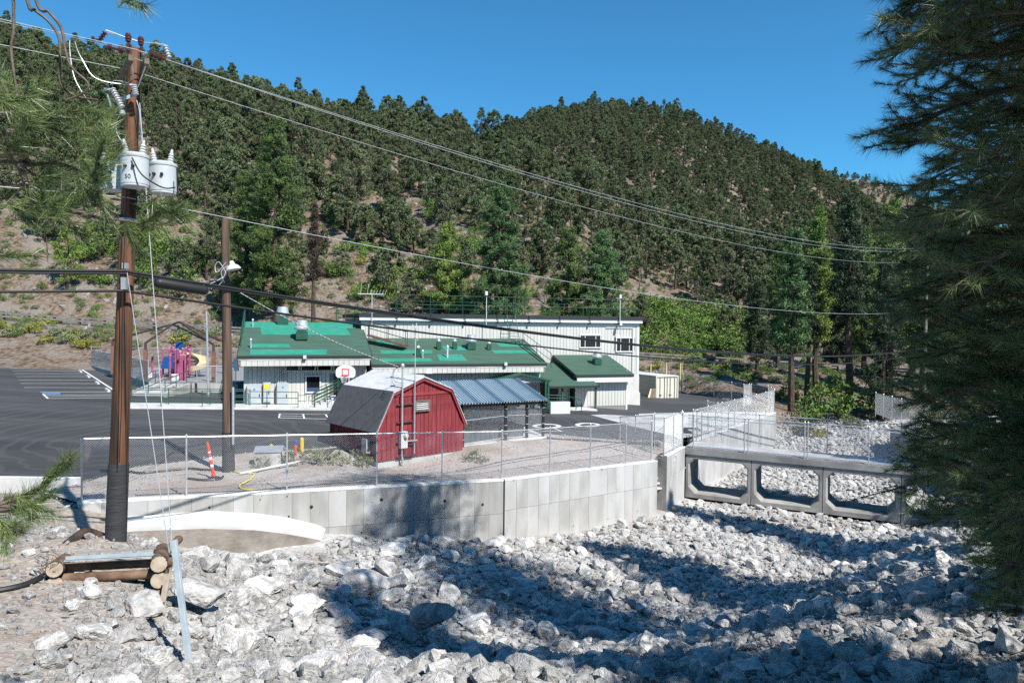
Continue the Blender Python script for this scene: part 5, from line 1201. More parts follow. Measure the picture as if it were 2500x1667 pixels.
# ================================================================== paint on the asphalt
def stripe(bm, p, q, w=.11, dz=.006):
    a, b = onlot(*p), onlot(*q); d = (b - a); d.z = 0; L = d.length; d.normalize(); n = Vector((-d.y, d.x, 0)) * w / 2; m_ = max(1, int(L / 1.5)); pts = [a.lerp(b, k / m_) for k in range(m_ + 1)]
    for k in range(m_):
        f = lambda v_: Vector((v_.x, v_.y, zlot(v_.x, v_.y) + dz + .004))
        bm.add([f(pts[k] - n), f(pts[k + 1] - n), f(pts[k + 1] + n), f(pts[k] + n)], [(3, 2, 1, 0) if d.x < 0 else (0, 1, 2, 3)])
sl = MB()
for x0, y0, x1, y1 in ((25, 899.5, 195, 899.5), (30, 905, 200, 906), (35, 912, 210, 912), (40, 919.5, 222, 919), (45, 927.5, 232, 928), (50, 936, 245, 936.5), (58, 946, 262, 946.5), (98, 957, 268, 957)): stripe(sl, (x0, y0), (x1, y1))
stripe(sl, (193, 897.5), (285, 957), .14); stripe(sl, (105, 962, ), (117, 973)); stripe(sl, (107, 964), (272, 963)); stripe(sl, (113, 968), (272, 966)); stripe(sl, (117, 973), (272, 971))
tag(sl.build('parking_lines', m_paint), 'white parking stall lines at the left of the lot', kind='structure')
sl = MB()
for p_, q_ in (((683, 1010), (800, 1012)), ((681, 1020), (803, 1023)), ((683, 1010), (681, 1020)), ((740, 1011), (743, 1022)), ((795, 1012), (803, 1023)), ((684, 1015), (741, 1016))): stripe(sl, p_, q_, .09)
tag(sl.build('court_lines', m_paint), 'white painted court rectangle on the asphalt left of the shed', kind='structure')
sl = MB()
for cx_, cy_, w_, h_ in ((1435, 1037, 26, 4.0), (1335, 1040, 30, 4.5)):
    prev = None
    for t in np.linspace(0, 6.283, 25):
        q = (cx_ + w_ * math.cos(t), cy_ + h_ * math.sin(t))
        if prev: stripe(sl, prev, q, .28)
        prev = q
stripe(sl, (1345, 1043), (1372, 1053), .1); stripe(sl, (1372, 1053), (1320, 1052), .1); tag(sl.build('court_circles', m_paint), 'white painted rings on the asphalt right of the pavilion', kind='structure')
bp_ = MB(); c4 = [onlot(*q) for q in ((102, 958.5), (146, 958.5), (148, 962), (104, 962.5))]; bp_.prism([Vector((q.x, q.y, zlot(q.x, q.y) + .008)) for q in c4], (0, 0, -.004)); tag(bp_.build('blue_marking', m_blue_paint), 'blue painted marking at the end of the stalls', kind='structure')
for (px_, py_), w in zip(((196, 906), (215, 918.5), (237, 934), (262.5, 952)), ('farthest up the slope', 'second down', 'third down', 'closest to the ramp')):
    p = onlot(px_, py_ + 2); b = MB(); wd = (onlot(285, 957) - onlot(193, 897)).normalized(); wd.z = 0; wn2 = Vector((-wd.y, wd.x, 0)); b.prism([p - wd * .8 + wn2 * q[0] + Vector((0, 0, q[1])) for q in ((-.09, 0), (.09, 0), (.06, .13), (-.06, .13))], wd * 1.6); b.solo('wheel_stop', m_conc_wh, 'white concrete wheel stop at the head of a parking stall', 'wheel stop', 'wheel stops along the stalls')

# ================================================================== shipping container and things round it
K0, K1 = at(1602, 981, 66.0), at(1654, 981, 66.9); kz = K0.z; cw = Vector((K1.x - K0.x, K1.y - K0.y, 0)); cwn = cw.normalized(); cd = Vector((-.48, .877, 0)); CHh = 2.45
con = thing('shipping_container', 'cream shipping container with double doors beside the gymnasium', 'container', tuple(K0))
cq = lambda a, b, z: Vector((K0.x, K0.y, kz)) + cwn * a + cd * b + Vector((0, 0, z)); W_ = cw.length
fr = MB()
for a in (0, W_): fr.bar(cq(a, 0, 0), cq(a, 0, CHh), .12)
fr.bar(cq(0, 0, CHh - .06), cq(W_, 0, CHh - .06), .12); fr.bar(cq(0, 0, .06), cq(W_, 0, .06), .12)
for a in (0, W_):
    fr.bar(cq(a, 0, CHh - .05), cq(a, 5.9, CHh - .05), .1); fr.bar(cq(a, 0, .06), cq(a, 5.9, .06), .12)
fr.build('frame', m_cream, con)
sd = MB(); n = 44
vs_ = []
for k in range(n + 1):
    o_ = .035 if (k // 2) % 2 else 0; b = 5.9 * k / n; vs_ += [cq(.02 + o_, b, .1), cq(.02 + o_, b, CHh - .08)]
sd.add(vs_, [(2 * k, 2 * k + 1, 2 * k + 3, 2 * k + 2) for k in range(n)]); sd.build('side_panel', m_cream, con)
MB().prism([cq(W_ - .03, 0, .1), cq(W_ - .03, 5.9, .1), cq(W_ - .03, 5.9, CHh - .08), cq(W_ - .03, 0, CHh - .08)], cwn * .02).build('side_panel', m_cream, con)
MB().prism([cq(0, 0, CHh - .03), cq(W_, 0, CHh - .03), cq(W_, 5.9, CHh - .03), cq(0, 5.9, CHh - .03)], (0, 0, .02)).build('roof_panel', m_offw, con)
for k in range(2):
    dr = MB(); dr.prism([cq(.08 + k * (W_ / 2 - .02), .03, .14), cq(W_ / 2 - .02 + k * (W_ / 2 - .06), .03, .14), cq(W_ / 2 - .02 + k * (W_ / 2 - .06), .03, CHh - .14), cq(.08 + k * (W_ / 2 - .02), .03, CHh - .14)], cd * .04); d_o = dr.build('door', m_cream, con)
    for q in (.28, .72):
        MB().tube([cq(.08 + (k + q) * (W_ / 2 - .06), -.02, .16), cq(.08 + (k + q) * (W_ / 2 - .06), -.02, CHh - .16)], .022, 5).build('lock_rod', m_darkbrown, d_o)
    MB().box(cq(.45 + k * (W_ / 2 - .1), .0, .62), (.22, .05, .1), math.atan2(cwn.y, cwn.x)).build('latch', m_rustst, d_o)
gr_ = MB()
for k in range(5): gr_.bar(at(1560 + k * 10, 976 - k * .6, 65.6), at(1560 + k * 10, 928 + k * 2.5, 65.8), .035)
for k in range(6): gr_.bar(at(1559, 930 + k * 9, 65.7), at(1601, 940 + k * 7, 65.9), .035)
gr_.solo('window_guard', m_darkbrown, 'dark metal grilles leaning against the container side', 'grille')
for k in range(3):
    b = MB(); b.bar(at(1583 + k * 6, 979, 65.2), at(1592 + k * 3, 950 - k, 65.7), .3, .03, up=(0, -1, .2)); b.solo('board_panel', m_timber if k else m_yelpl, ('pale yellow board', 'narrow brown board', 'wide brown board')[k] + ' leaning on the container', 'board')
for px_, d in ((1589, 74), (1627, 73), (1661, 72), (1665, 72.3)):
    t_ = at(px_, 887, d); MB().tube([(t_.x, t_.y, zlot(t_.x, t_.y) - .2), (t_.x, t_.y, t_.z)], .07, 8).solo('yellow_post', m_ypost, 'tall pale yellow post behind the shipping container', 'post', 'yellow posts behind the container')

# ================================================================== guardrail along the road
for (x0, x1, lab) in ((-95, 22, 'long weathered guardrail on brown posts behind the school'), (22, 62, 'weathered guardrail continuing behind the right-hand pines')):
    gq = thing('guardrail', lab, 'guardrail', (x0, ROADX(x0) - 3.4, ROADZ(x0)))
    n = int((x1 - x0) / 2.6)
    f = lambda x, z: Vector((x, ROADX(x) - 3.45, ROADZ(x) + z))
    for k in range(n):
        xa, xb = x0 + k * (x1 - x0) / n, x0 + (k + 1) * (x1 - x0) / n
        MB().box(f(xa, .42), (.2, .2, 1.05)).build('post', m_guardpost, gq)
    for z in (.44, .78):
        b = MB()
        for k in range(n): b.bar(f(x0 + k * (x1 - x0) / n, z) - Vector((0, .15, 0)), f(x0 + (k + 1) * (x1 - x0) / n, z) - Vector((0, .15, 0)), .06, .2)
        b.build('rail', m_guard, gq)
# ================================================================== utility poles and lines
PB, PT = at(282, 1331, 15.5), at(329, 119, 15.75)
pole = thing('utility_pole', 'tall reddish-brown utility pole with black wrapped base and crossarms', 'utility pole', tuple(PB))
def on_pole(py_):
    best = min(np.linspace(0, 1, 600), key=lambda t: abs(prj(PB.lerp(PT, t))[1] - py_)); return PB.lerp(PT, best)
def prj(p):
    c = Vector(p) - Vector((0, 0, CAM_Z)); return (c.dot(_r) / c.dot(_f) * F_PX + CX, -c.dot(_u) / c.dot(_f) * F_PX + CY)
n = 16; pts = [PB.lerp(PT, k / n) - Vector((0, 0, .5 if k == 0 else 0)) for k in range(n + 1)]
o = MB().tube(pts, [.205 - .075 * k / n for k in range(n + 1)], 20).build('shaft', m_pole, pole); smooth_angle(o.data, 50)
o = MB().tube([PB.lerp(PT, t) for t in np.linspace(-.03, .165, 10)], [.222 - .013 * t for t in range(0, 10)][:1] * 10 if False else [.221 - .0012 * k for k in range(10)], 20).build('base_wrap', m_wrap, pole); smooth_angle(o.data, 50)
for (n0, f0) in (((320, 141, 14.8), (296, 192, 16.1)), ((358.6, 149, 15.15), (335.5, 200, 16.48))):
    MB().bar(at(*n0), at(*f0), .095, .12).build('crossarm', m_timber, pole)
br = MB()
for n0, f0 in (((322, 150, 15.0), (326, 205, 15.55)), ((356, 160, 15.3), (336, 215, 15.7))): br.bar(at(*n0), at(*f0), .03, .008)
br.tube([at(327, 143, 15.3), at(350, 151, 15.5)], .012, 5); br.build('arm_brace', m_galv, pole)
for px_, py_, d in ((313, 98, 15.5), (344, 106, 15.7)):
    MB().lathe(at(px_, py_ + 25, d), [(.02, 0), (.02, .16), (.035, .17), (.055, .19), (.05, .22), (.068, .24), (.06, .28), (.07, .30), (.055, .33), (.045, .36), (.02, .37)], 12).build('pin_insulator', m_maroon, pole)
def strain(px0, py0, px1, py1, d, m1=m_maroon, name='strain_insulator', k=2):
    a, b = at(px0, py0, d), at(px1, py1, d); L_ = (b - a).length; pr = [(.012, 0)]
    for j in range(k): h = L_ * (j + .5) / k; pr += [(.03, h - .05), (.075, h - .03), (.08, h), (.03, h + .03)]
    pr += [(.012, L_)]; MB().lathe(a, pr, 12, (b - a)).build(name, m1, pole)
strain(255, 113, 311, 127, 15.3); strain(361, 130, 405, 146, 15.5)
def stack(px0, py0, px1, py1, d, k=5, r=.055, m1=m_porc, parent=None, name='stack_insulator'):
    a, b = at(px0, py0, d), at(px1, py1, d); L_ = (b - a).length; pr = [(.02, 0)]
    for j in range(k): h = L_ * (j + .5) / k; pr += [(.03, h - .02), (r, h - .006), (r, h + .006), (.03, h + .02)]
    pr += [(.02, L_)]; return MB().lathe(a, pr, 12, (b - a)).build(name, m1, parent or pole)
stack(240, 103, 258, 78, 15.3, 4, .06, m_maroon); stack(403, 111, 414, 144, 15.6, 5, .055, m_porc)
jm = MB(); jm.tube(path([at(258, 78, 15.3), at(262, 75, 15.3), at(300, 89, 15.5), at(344, 103, 15.7), at(375, 106, 15.65), at(396, 108, 15.6), at(404, 112, 15.6)], 4), .012, 5); jm.build('jumper', m_alu, pole)
for px_, py_ in ((272, 81), (386, 107)): MB().bar(at(px_ - 7, py_ - 2, 15.5), at(px_ + 8, py_ + 3, 15.5), .05, .04).build('clamp', m_galv, pole)
# fused cutout and arrester
stack(274, 216, 299, 264, 15.2, 8, .062, m_porc, name='fuse_cutout'); stack(327, 207, 332, 233, 15.35, 5, .06, m_porc, name='arrester')
MB().lathe(at(299, 281, 15.2), [(.05, 0), (.06, .03), (.05, .09), (.03, .1)], 10).build('fuse_cap', m_galv, pole)
bk = MB(); bk.bar(at(297, 243, 15.3), at(326, 232, 15.5), .05, .07); bk.bar(at(262, 228, 15.25), at(272, 262, 15.25), .03); bk.bar(at(255, 218, 15.2), at(276, 219, 15.2), .04); bk.build('cutout_bracket', m_galv, pole)
jw = MB()
for q in ([(183, 102, 14.9), (190, 125, 14.95), (203, 150, 15.0), (225, 185, 15.0), (262, 201, 15.1), (325, 208, 15.35)], [(170, 100, 14.7), (171, 130, 14.7), (180, 185, 14.7), (200, 225, 14.7), (225, 258, 15.0)], [(292, 282, 15.2), (283, 310, 15.1), (290, 335, 15.0), (303, 350, 15.0)], [(325, 207, 15.35), (297, 199, 15.2), (278, 198, 15.2), (270, 207, 15.2)], [(330, 236, 15.4), (340, 270, 15.45), (343, 330, 15.5), (350, 360, 15.3)]): jw.tube(path([at(*p) for p in q], 4), .009, 4)
jw.build('lead_wire', m_alu, pole)
bb = MB(); bb.box(at(304, 692, 15.25), (.1, .12, .26)); bb.box(at(306, 649, 15.3), (.1, .1, .12)); bb.build('line_bracket', m_galv, pole)
bb = MB(); bb.lathe(on_pole(540), [(.176, 0), (.176, .05)], 16, PT - PB); bb.build('pole_band', m_galv, pole)
MB().tube([at(313, 345, 15.25), at(300, 700, 15.22), at(296, 1000, 15.2), at(291, 1130, 15.18)], .012, 4).build('ground_wire', m_cable, pole)

def transformer(cx_, ytop, ybot, d, wpx, label, text=None):
    p0, p1 = at(cx_, ybot, d), at(cx_, ytop, d); h = (p1 - p0).length; r = wpx / F_PX * d / 2
    t = thing('pole_transformer', label, 'transformer', tuple(p0))
    o = MB().lathe(p0, [(r * .9, 0), (r * .97, .015), (r * .97, .05), (r, .06), (r, h)], 26).build('tank', m_tank, t); smooth_angle(o.data, 30)
    o = MB().lathe(p0 + Vector((0, 0, h)), [(r * 1.04, -.03), (r * 1.06, .0), (r * 1.05, .03), (r * .75, .07), (.02, .1)], 26).build('lid', m_tank, t); smooth_angle(o.data, 30)
    for dx, dy in ((-.55, -.2), (.5, .1)):
        b0 = p0 + Vector((dx * r, dy * r, h + .02)); pr = [(.055, 0)]
        for j in range(4): pr += [(.075 - .006 * j, .05 + j * .055), (.05 - .005 * j, .08 + j * .055)]
        pr += [(.03, .30), (.015, .34)]; MB().lathe(b0, pr, 12, (dx * .3, 0, 1)).build('bushing', m_porc, t)
    MB().box(p0 + Vector((r * .2, r + .05, h * .55)), (.12, .14, h * .7)).build('hanger', m_galv, t)
    for k in range(3):
        a = -2.3 + k * .55; MB().lathe(p0 + Vector((math.cos(a) * r, math.sin(a) * r, h * .62)), [(.035, 0), (.035, .04), (.02, .06)], 8, (math.cos(a), math.sin(a), 0)).build('terminal', m_black, t)
    if text:
        cu = bpy.data.curves.new('rating_text', 'FONT'); cu.body = text; cu.size = .13; cu.align_x = 'CENTER'; cu.extrude = .001
        tmp = bpy.data.objects.new('tmp', cu); me = bpy.data.meshes.new_from_object(tmp); bpy.data.objects.remove(tmp)
        vv = np.zeros(len(me.vertices) * 3); me.vertices.foreach_get('co', vv); vv = vv.reshape(-1, 3)
        ang = -math.pi / 2 + .1 + vv[:, 0] / r - .12
        w = np.stack([np.cos(ang) * (r + .004 + vv[:, 2]), np.sin(ang) * (r + .004 + vv[:, 2]), vv[:, 1] + .14], -1)
        me.vertices.foreach_set('co', w.ravel()); me.materials.clear(); me.materials.append(m_ink); place(me, 'rating_text', t)
    return t
transformer(329, 383, 458, 15.05, 62, 'light grey transformer can marked 50 on the front of the pole', '50')
transformer(398, 404, 475, 15.65, 61, 'plain light grey transformer can on the right side of the pole')
transformer(274, 402, 466, 16.4, 54, 'light grey transformer can half hidden by pine needles left of the pole')
cw_ = MB()
for q in ([(322, 385, 14.75), (345, 425, 14.7), (380, 450, 14.9), (405, 460, 15.3), (428, 458, 15.4)], [(415, 478, 15.4), (416, 520, 15.4), (412, 545, 15.45)], [(432, 410, 15.4), (434, 470, 15.4), (437, 505, 15.4), (428, 530, 15.4), (395, 548, 15.5), (350, 540, 15.6), (330, 500, 15.5)], [(430, 505, 15.4), (420, 480, 15.4)], [(245, 495, 15.7), (275, 520, 15.6), (300, 526, 15.5)], [(335, 470, 15.4), (332, 495, 15.4), (322, 510, 15.4)]): cw_.tube(path([at(*p) for p in q], 5), .016, 5)
cw_.solo('secondary_leads', m_cable, 'black looping cables joining the pole transformers', 'cable')

# lines: far pole behind the right pines, and an unseen pole behind the camera's left
P3 = Vector((38.6, 66.0, 0)); P3.z = zg(38.6, 66.0)
p3 = thing('utility_pole', 'grey weathered utility pole among the pines past the bridge', 'utility pole', tuple(P3))
MB().tube([P3 - Vector((0, 0, .5)), Vector((38.6, 66.0, 13.6))], [.19, .12], 12).build('shaft', m_dead, p3); MB().bar((37.9, 66.6, 13.0), (39.4, 65.2, 13.0), .1, .12).build('crossarm', m_timber, p3)
dirL = Vector((-.69, -.724, 0))
def line(label, start, zend, drop, r, m_, zleft, name='power_line', off=0.0, cat='cable', dropl=.35):
    start = Vector(start); end = Vector((38.6 + off * .7, 66 - off * .7, zend)); left = start + dirL * 26; left.z = zleft
    b = MB(); b.tube(sag(left, start, dropl, 16) + sag(start, end, drop, 44)[1:], r, 5)
    return b.solo(name, m_, label, cat)
line('upper bare power line passing over the pole top', at(330, 121, 15.3), 13.45, 1.5, .0072, m_alu, 11.75, off=.6)
line('bare power line dead-ended at the crossarm insulators', at(360, 131, 15.5), 13.25, 1.5, .0072, m_alu, 11.6, off=-.2)
line('lower bare power line passing behind the pole top', at(322, 173, 16.0), 12.2, 1.45, .0072, m_alu, 11.4, off=-.6)
line('single bare neutral line below the transformers', at(309, 482, 15.35), 7.66, 1.2, .009, m_alu, 8.65)
line('thick black upper telephone cable bundle', at(304, 662, 15.22), 4.15, 1.25, .034, m_cable, 6.9, 'telephone_cable')
line('second thin black cable lashed to the upper bundle', at(304, 668, 15.22), 4.1, 1.25, .022, m_cable, 6.84, 'telephone_cable')
line('thick black lower telephone cable', at(301, 710, 15.22), 3.65, 1.32, .030, m_cable, 6.5, 'telephone_cable')
a = at(304, 664, 15.22); b = Vector((38.6, 66, 4.15)); sg = sag(a, b, 1.25, 200); c0, c1 = sg[2] - Vector((0, 0, .12)), sg[5] - Vector((0, 0, .13)); dd = (c1 - c0)
sp_ = thing('splice_case', 'fat black cylindrical splice case hanging on the telephone cable', 'splice case', tuple(c0))
o = MB().lathe(c0, [(.05, -.08), (.08, -.06), (.115, 0), (.118, .02), (.118, dd.length - .02), (.115, dd.length), (.08, dd.length + .05), (.05, dd.length + .07)], 20, dd).build('shell', m_black, sp_); smooth_angle(o.data, 30)
for t in (.03, .97): MB().tube([c0 + dd * t, c0 + dd * t + Vector((0, 0, .16))], .02, 5).build('hanger', m_galv, sp_)

# second pole with luminaire
Q0, Q1 = at(558, 1149, 26.6), at(550, 533, 26.6)
p2 = thing('utility_pole', 'dark brown utility pole with a lamp, between lot and fence', 'utility pole', tuple(Q0))
o = MB().tube([Q0 - Vector((0, 0, .4))] + [Q0.lerp(Q1, t) for t in np.linspace(.1, 1, 8)], [.21 - .01 * k for k in range(9)], 16).build('shaft', m_pole2, p2); smooth_angle(o.data, 50)
o = MB().tube([Q0.lerp(Q1, t) for t in (-.01, .05, .11, .155)], [.235, .222, .219, .216], 16).build('base_wrap', m_wrap, p2); smooth_angle(o.data, 50)
MB().tube([at(569, 1085, 26.35), at(569, 945, 26.35)], .045, 8).build('conduit', m_galv, p2)
MB().tube(path([at(553, 657, 26.5), at(560, 650, 26.3), at(572, 648, 26.1)], 4), .03, 6).build('lamp_arm', m_galv, p2)
lh = at(574, 648, 26.1)
lo = MB().lathe(lh + Vector((-.06, 0, -.16)), [(.27, 0), (.265, .05), (.20, .14), (.10, .2), (.08, .3), (.05, .33)], 16, (-.25, 0, 1)).build('lamp_head', m_offw, p2); smooth_angle(lo.data, 40)
wn_ = MB()
for q in ([(553, 668, 26.3), (535, 640, 26.2), (525, 650, 26.2), (530, 665, 26.2), (552, 640, 26.3)], [(553, 672, 26.3), (520, 690, 25.5), (480, 700, 24), (440, 680, 22.0)], [(552, 660, 26.3), (540, 690, 26.2), (515, 705, 25.8)], [(556, 648, 26.3), (540, 664, 26.2), (548, 690, 26.3)]): wn_.tube(path([at(*p) for p in q], 5), .014, 4)
wn_.build('wire_loop', m_alu, p2)
a, b = at(570, 705, 26.5), sp(a_m - .05, -.24, 4.02); b = Vector(b); s_ = sag(a, b, .22, 30)
sd_ = thing('service_drop', 'twisted service wire from the second pole to the shed mast', 'cable', tuple(b))
MB().tube(s_, .014, 5).build('neutral', m_alu, sd_)
tw = MB(); tw.tube([p + Vector((.018 * math.sin(k * 1.7), .018 * math.cos(k * 1.7), .018 * math.cos(k * 1.7))) for k, p in enumerate(sag(a, b, .22, 160))], .011, 4); tw.build('insulated_wire', m_cable, sd_)
MB().tube(sag(at(290, 526, 15.5), at(552, 700, 26.4), .5, 20), .016, 5).solo('secondary_line', m_cable, 'thin black wire sloping from the transformers to the second pole', 'cable')
MB().tube(sag(at(352, 470, 15.5), at(553, 676, 26.4), .8, 20), .013, 5).solo('secondary_line', m_cable, 'thin dark wire sagging from the right transformer to the second pole', 'cable')
# guys and anchor post
AN = at(421, 1340, 13.0)
MB().tube([at(341, 252, 15.6), AN], .008, 5).solo('guy_wire', m_galv, 'long guy wire from the pole top down to the crib anchor', 'guy wire'); MB().tube([at(308, 650, 15.3), at(413, 1348, 13.1)], .008, 5).solo('guy_wire', m_galv, 'shorter guy wire from the cable bracket to the crib anchor', 'guy wire')
t0, t1 = at(422, 1318, 11.0), at(463, 1645, 10.8); dn = (t1 - t0).normalized()
sp2 = MB(); rx = Vector((1, 0, 0)) - dn * dn.x; rx.normalize(); ry = dn.cross(rx)
sp2.prism([t0 + rx * -.036, t0 + rx * .036, t0 + rx * .036 + ry * .012, t0 + rx * -.036 + ry * .012], t1 - t0 + dn * .35); sp2.prism([t0 + rx * .034, t0 + rx * .042, t0 + rx * .042 + ry * -.06, t0 + rx * .034 + ry * -.06], t1 - t0 + dn * .35)
sp2.solo('steel_post', m_bluesteel, 'leaning blue-grey steel angle post among the white rocks', 'post', at0=tuple(t1))

# ================================================================== log crib round the pole foot
crib = thing('log_crib', 'crib of cut logs with a steel channel in front of the pole', 'crib', tuple(at(260, 1440, 13.7)))
def log(a, b, r, parent=crib, m_=m_log):
    a = Vector(a); b = Vector(b); n = 6; pts = [a.lerp(b, k / n) for k in range(n + 1)]
    o = MB().tube(pts, [r * random.uniform(.94, 1.05) for _ in pts], 14, False).build('log', m_, parent); smooth_angle(o.data, 60)
    e = (b - a).normalized()
    for p, s in ((a, -1), (b, 1)): MB().lathe(p, [(r * .96, -.02), (r * .93, .012), (r * .3, .016)], 14, e * s).build('log_end', m_log_end, o)
for px_, py_, r in ((388, 1377, .155), (388, 1416, .155), (386, 1452, .13), (133, 1390, .15), (132, 1428, .16)): log(at(px_, py_, 13.2), at(px_ + (8 if px_ > 300 else 40), py_ - 34, 15.0), r)
log(at(156, 1384, 13.55), at(385, 1373, 13.8), .085); log(at(150, 1411, 13.4), at(385, 1400, 13.65), .09); log(at(160, 1434, 13.9), at(380, 1426, 14.0), .08)
log(at(405, 1348, 14.6), at(436, 1316, 15.8), .09); log(at(400, 1372, 13.9), at(418, 1372, 14.0), .1)
ch = MB(); ch.bar(at(160, 1366, 13.35), at(374, 1355, 13.6), .16, .015); ch.bar(at(160, 1362, 13.28), at(374, 1351, 13.53), .012, .07); ch.build('steel_channel', m_bluesteel, crib)
MB().bar(at(188, 1349, 14.3), at(380, 1337, 14.5), .05, .035).solo('slotted_strut', m_galv, 'slotted metal strut lying across the crib', 'strut')
MB().bar(at(410, 1400, 13.0), at(397, 1470, 12.7), .1, .03, up=(0, -1, 0)).solo('split_plank', m_log_end, 'pale split plank leaning at the right end of the crib', 'plank')
bl = MB(); bl.tube(path([at(262, 1322, 15.6), at(232, 1306, 15.5), at(205, 1300, 15.3), at(170, 1322, 15.0), at(128, 1350, 14.7)], 4), [.16, .15, .13, .13, .12, .12, .11, .11, .10, .10, .09, .09, .08, .08, .07, .06, .04][:17], 8); bl.solo('charred_log', m_burnt, 'charred crooked log left of the pole foot', 'log')
rt = MB()
for k in range(26):
    a = at(120 + random.uniform(-14, 26), 1380 + random.uniform(-26, 26), 13.3); rt.tube(path([a, a + Vector((random.uniform(-.15, .15), -.1, random.uniform(-.1, .15))), a + Vector((random.uniform(-.25, .25), -.15, random.uniform(-.25, .15)))], 3), .006, 3)
rt.solo('root_tangle', m_twig, 'tangle of dry roots on the left end of the crib', 'roots')
MB().tube(path([onground(-60, 1452, zg, 1) + Vector((0, 0, .04)), onground(0, 1446, zg, 1) + Vector((0, 0, .05)), onground(60, 1434, zg, 1) + Vector((0, 0, .06)), onground(108, 1414, zg, 1) + Vector((0, 0, .08))], 5), .05, 7).solo('black_streak', m_cable, 'black streak running off the left bank from the crib', 'pipe')  # black tube laid along the dark streak left of the crib
MB().tube(path([at(415, 1345, 13.4), at(416, 1292, 13.4), at(410, 1284, 13.4)], 4), .012, 4).solo('bent_rod', m_galv, 'thin bent rod sticking up beside the guy anchor', 'rod')
# ================================================================== playground
PZ = 1.5
PG = [(-25.3, 49.4), (-19.8, 50.6), (-20.2, 68), (-40.8, 68), (-39.7, 66.6)]
bm = MB(); bm.prism([(x, y, PZ) for x, y in PG], (0, 0, -2)); tag(bm.build('playground_floor', m_playfloor), 'grey playground surface behind the stairs', kind='structure')
b = MB(); b.prism([(-39.8, 66.6, PZ + .15), (-25.4, 49.3, PZ + .12), (-25.4, 49.3, -.3), (-39.8, 66.6, -.3)], (.2, .17, 0)); b.solo('playground_wall', m_conc_dk, 'dark concrete retaining wall along the parking side of the playground', 'wall')
b = MB(); b.prism([(-22.6, 49.85, PZ + .03), (-19.6, 50.5, PZ - .1), (-19.6, 50.5, -.3), (-22.6, 49.85, -.3)], (0, .2, 0)); b.solo('playground_wall', m_conc, 'low pale wall below the playground beside the left wing', 'wall')
fence('chain-link fence along the parking edge of the playground', [(-25.5, 49.5, PZ + .1), (-39.6, 66.5, PZ + .1)], 1.5, 2.4)
fence('chain-link fence at the front of the playground', [(-22.4, 50.2, PZ + .1), (-19.9, 50.9, PZ + .1)], 1.1, 1.3)
fence('chain-link fence at the back of the playground', [(-40.5, 68, PZ), (-30, 68.1, PZ), (-20.3, 68.1, PZ)], 1.8, 2.6)
# brown posts and bare hip frame
fr = thing('shade_frame', 'brown steel shade-sail frame without its canopy over the playground', 'frame', (-26.4, 55.2, PZ))
C4 = [Vector(at(355, 838, 51).xy.to_3d()), Vector((at(521, 840, 51.3).x, 51.3, 0)), Vector((-25.0 + .6, 60.0, 0)), Vector((-32.8, 58.0, 0))]
ezs = [at(355, 837, 51).z, at(521, 841, 51.3).z, 4.15, 4.3]
pk0, pk1 = at(421, 792, 55.6), at(438, 785.5, 55.0)
for c, ez in zip(C4, ezs):
    b = MB(); b.box((c.x, c.y, (PZ + ez - .5) / 2), (.24, .24, ez - .5 - PZ), .2); o = b.build('post', m_brownpost, fr); o.location.z += 0
    b.v.clear() if False else None
    MB().box((c.x, c.y, ez - .25), (.15, .15, .5), .2).build('post_sleeve', m_darkbrown, o)
for o in [x for x in fr.children if x.name.startswith('post')]:
    pass
for i, (c, ez) in enumerate(zip(C4, ezs)):
    e = Vector((c.x, c.y, ez)); MB().bar(e, pk0 if i in (0, 3) else pk1, .12, .12).build('hip_rafter', m_darkbrown, fr)
    e2 = Vector((C4[(i + 1) % 4].x, C4[(i + 1) % 4].y, ezs[(i + 1) % 4]))
    if i in (1, 2, 3): MB().bar(e.lerp(pk1 if i == 1 else pk0, .02), e2.lerp(pk0, .96) if i != 2 else e2.lerp(pk0, .98), .09, .09).build('cross_rafter', m_darkbrown, fr)
MB().bar(pk0, pk1, .12, .12).build('ridge', m_darkbrown, fr)
# play structure
ps = thing('play_structure', 'magenta climbing frame with yellow spiral slide and blue panels', 'playground', (-25.5, 54, PZ))
def ppost(px_, y0, y1, d):
    a = at(px_, y0, d); t = at(px_, y1, d); b = MB(); b.tube([Vector((t.x, t.y, min(a.z, PZ + .2) if False else PZ)), t], .075, 9); o = b.build('post', m_magenta, ps); MB().lathe(t, [(.085, 0), (.085, .05), (.04, .09)], 9).build('post_cap', m_pinkpl, o)
for px_, y1, d in ((398, 853, 55), (413, 851, 56), (418, 850, 56.5), (423, 850, 57), (427.5, 842, 58), (432.5, 842, 58.5), (428, 855, 55), (434, 854, 55.5), (446, 852, 56), (454, 850, 56.5), (459, 842, 58), (463.5, 842, 58.2), (463, 854, 55), (415, 868, 52.5), (440, 868, 52), (444, 868, 52.3), (448, 867, 52.6), (452, 869, 52.2), (372, 871, 54.5), (392, 903, 54)): ppost(px_, 930, y1, d)
for (a0, a1, d, z) in ((398, 433, 55, 2.55), (413, 446, 56, 2.2), (432, 464, 56, 2.3)):
    p, q = at(a0, 870, d), at(a1, 870, d); MB().prism([(p.x, p.y, PZ + z - 1.2), (q.x, q.y, PZ + z - 1.2), (q.x, q.y + 1.5, PZ + z - 1.2), (p.x, p.y + 1.5, PZ + z - 1.2)], (0, 0, .08)).build('platform', m_brownmetal, ps)
    MB().bar((p.x, p.y, PZ + z - .35), (q.x, q.y, PZ + z - .35), .05).build('guard_rail', m_pinkpl, ps)
p = at(409, 875, 54.6); MB().prism([(p.x - .55, p.y, PZ + .7), (p.x + .45, p.y, PZ + .7), (p.x + .45, p.y, PZ + 1.7), (p.x - .3, p.y, PZ + 1.6)], (0, .06, 0)).build('side_panel', m_bluepl, ps)
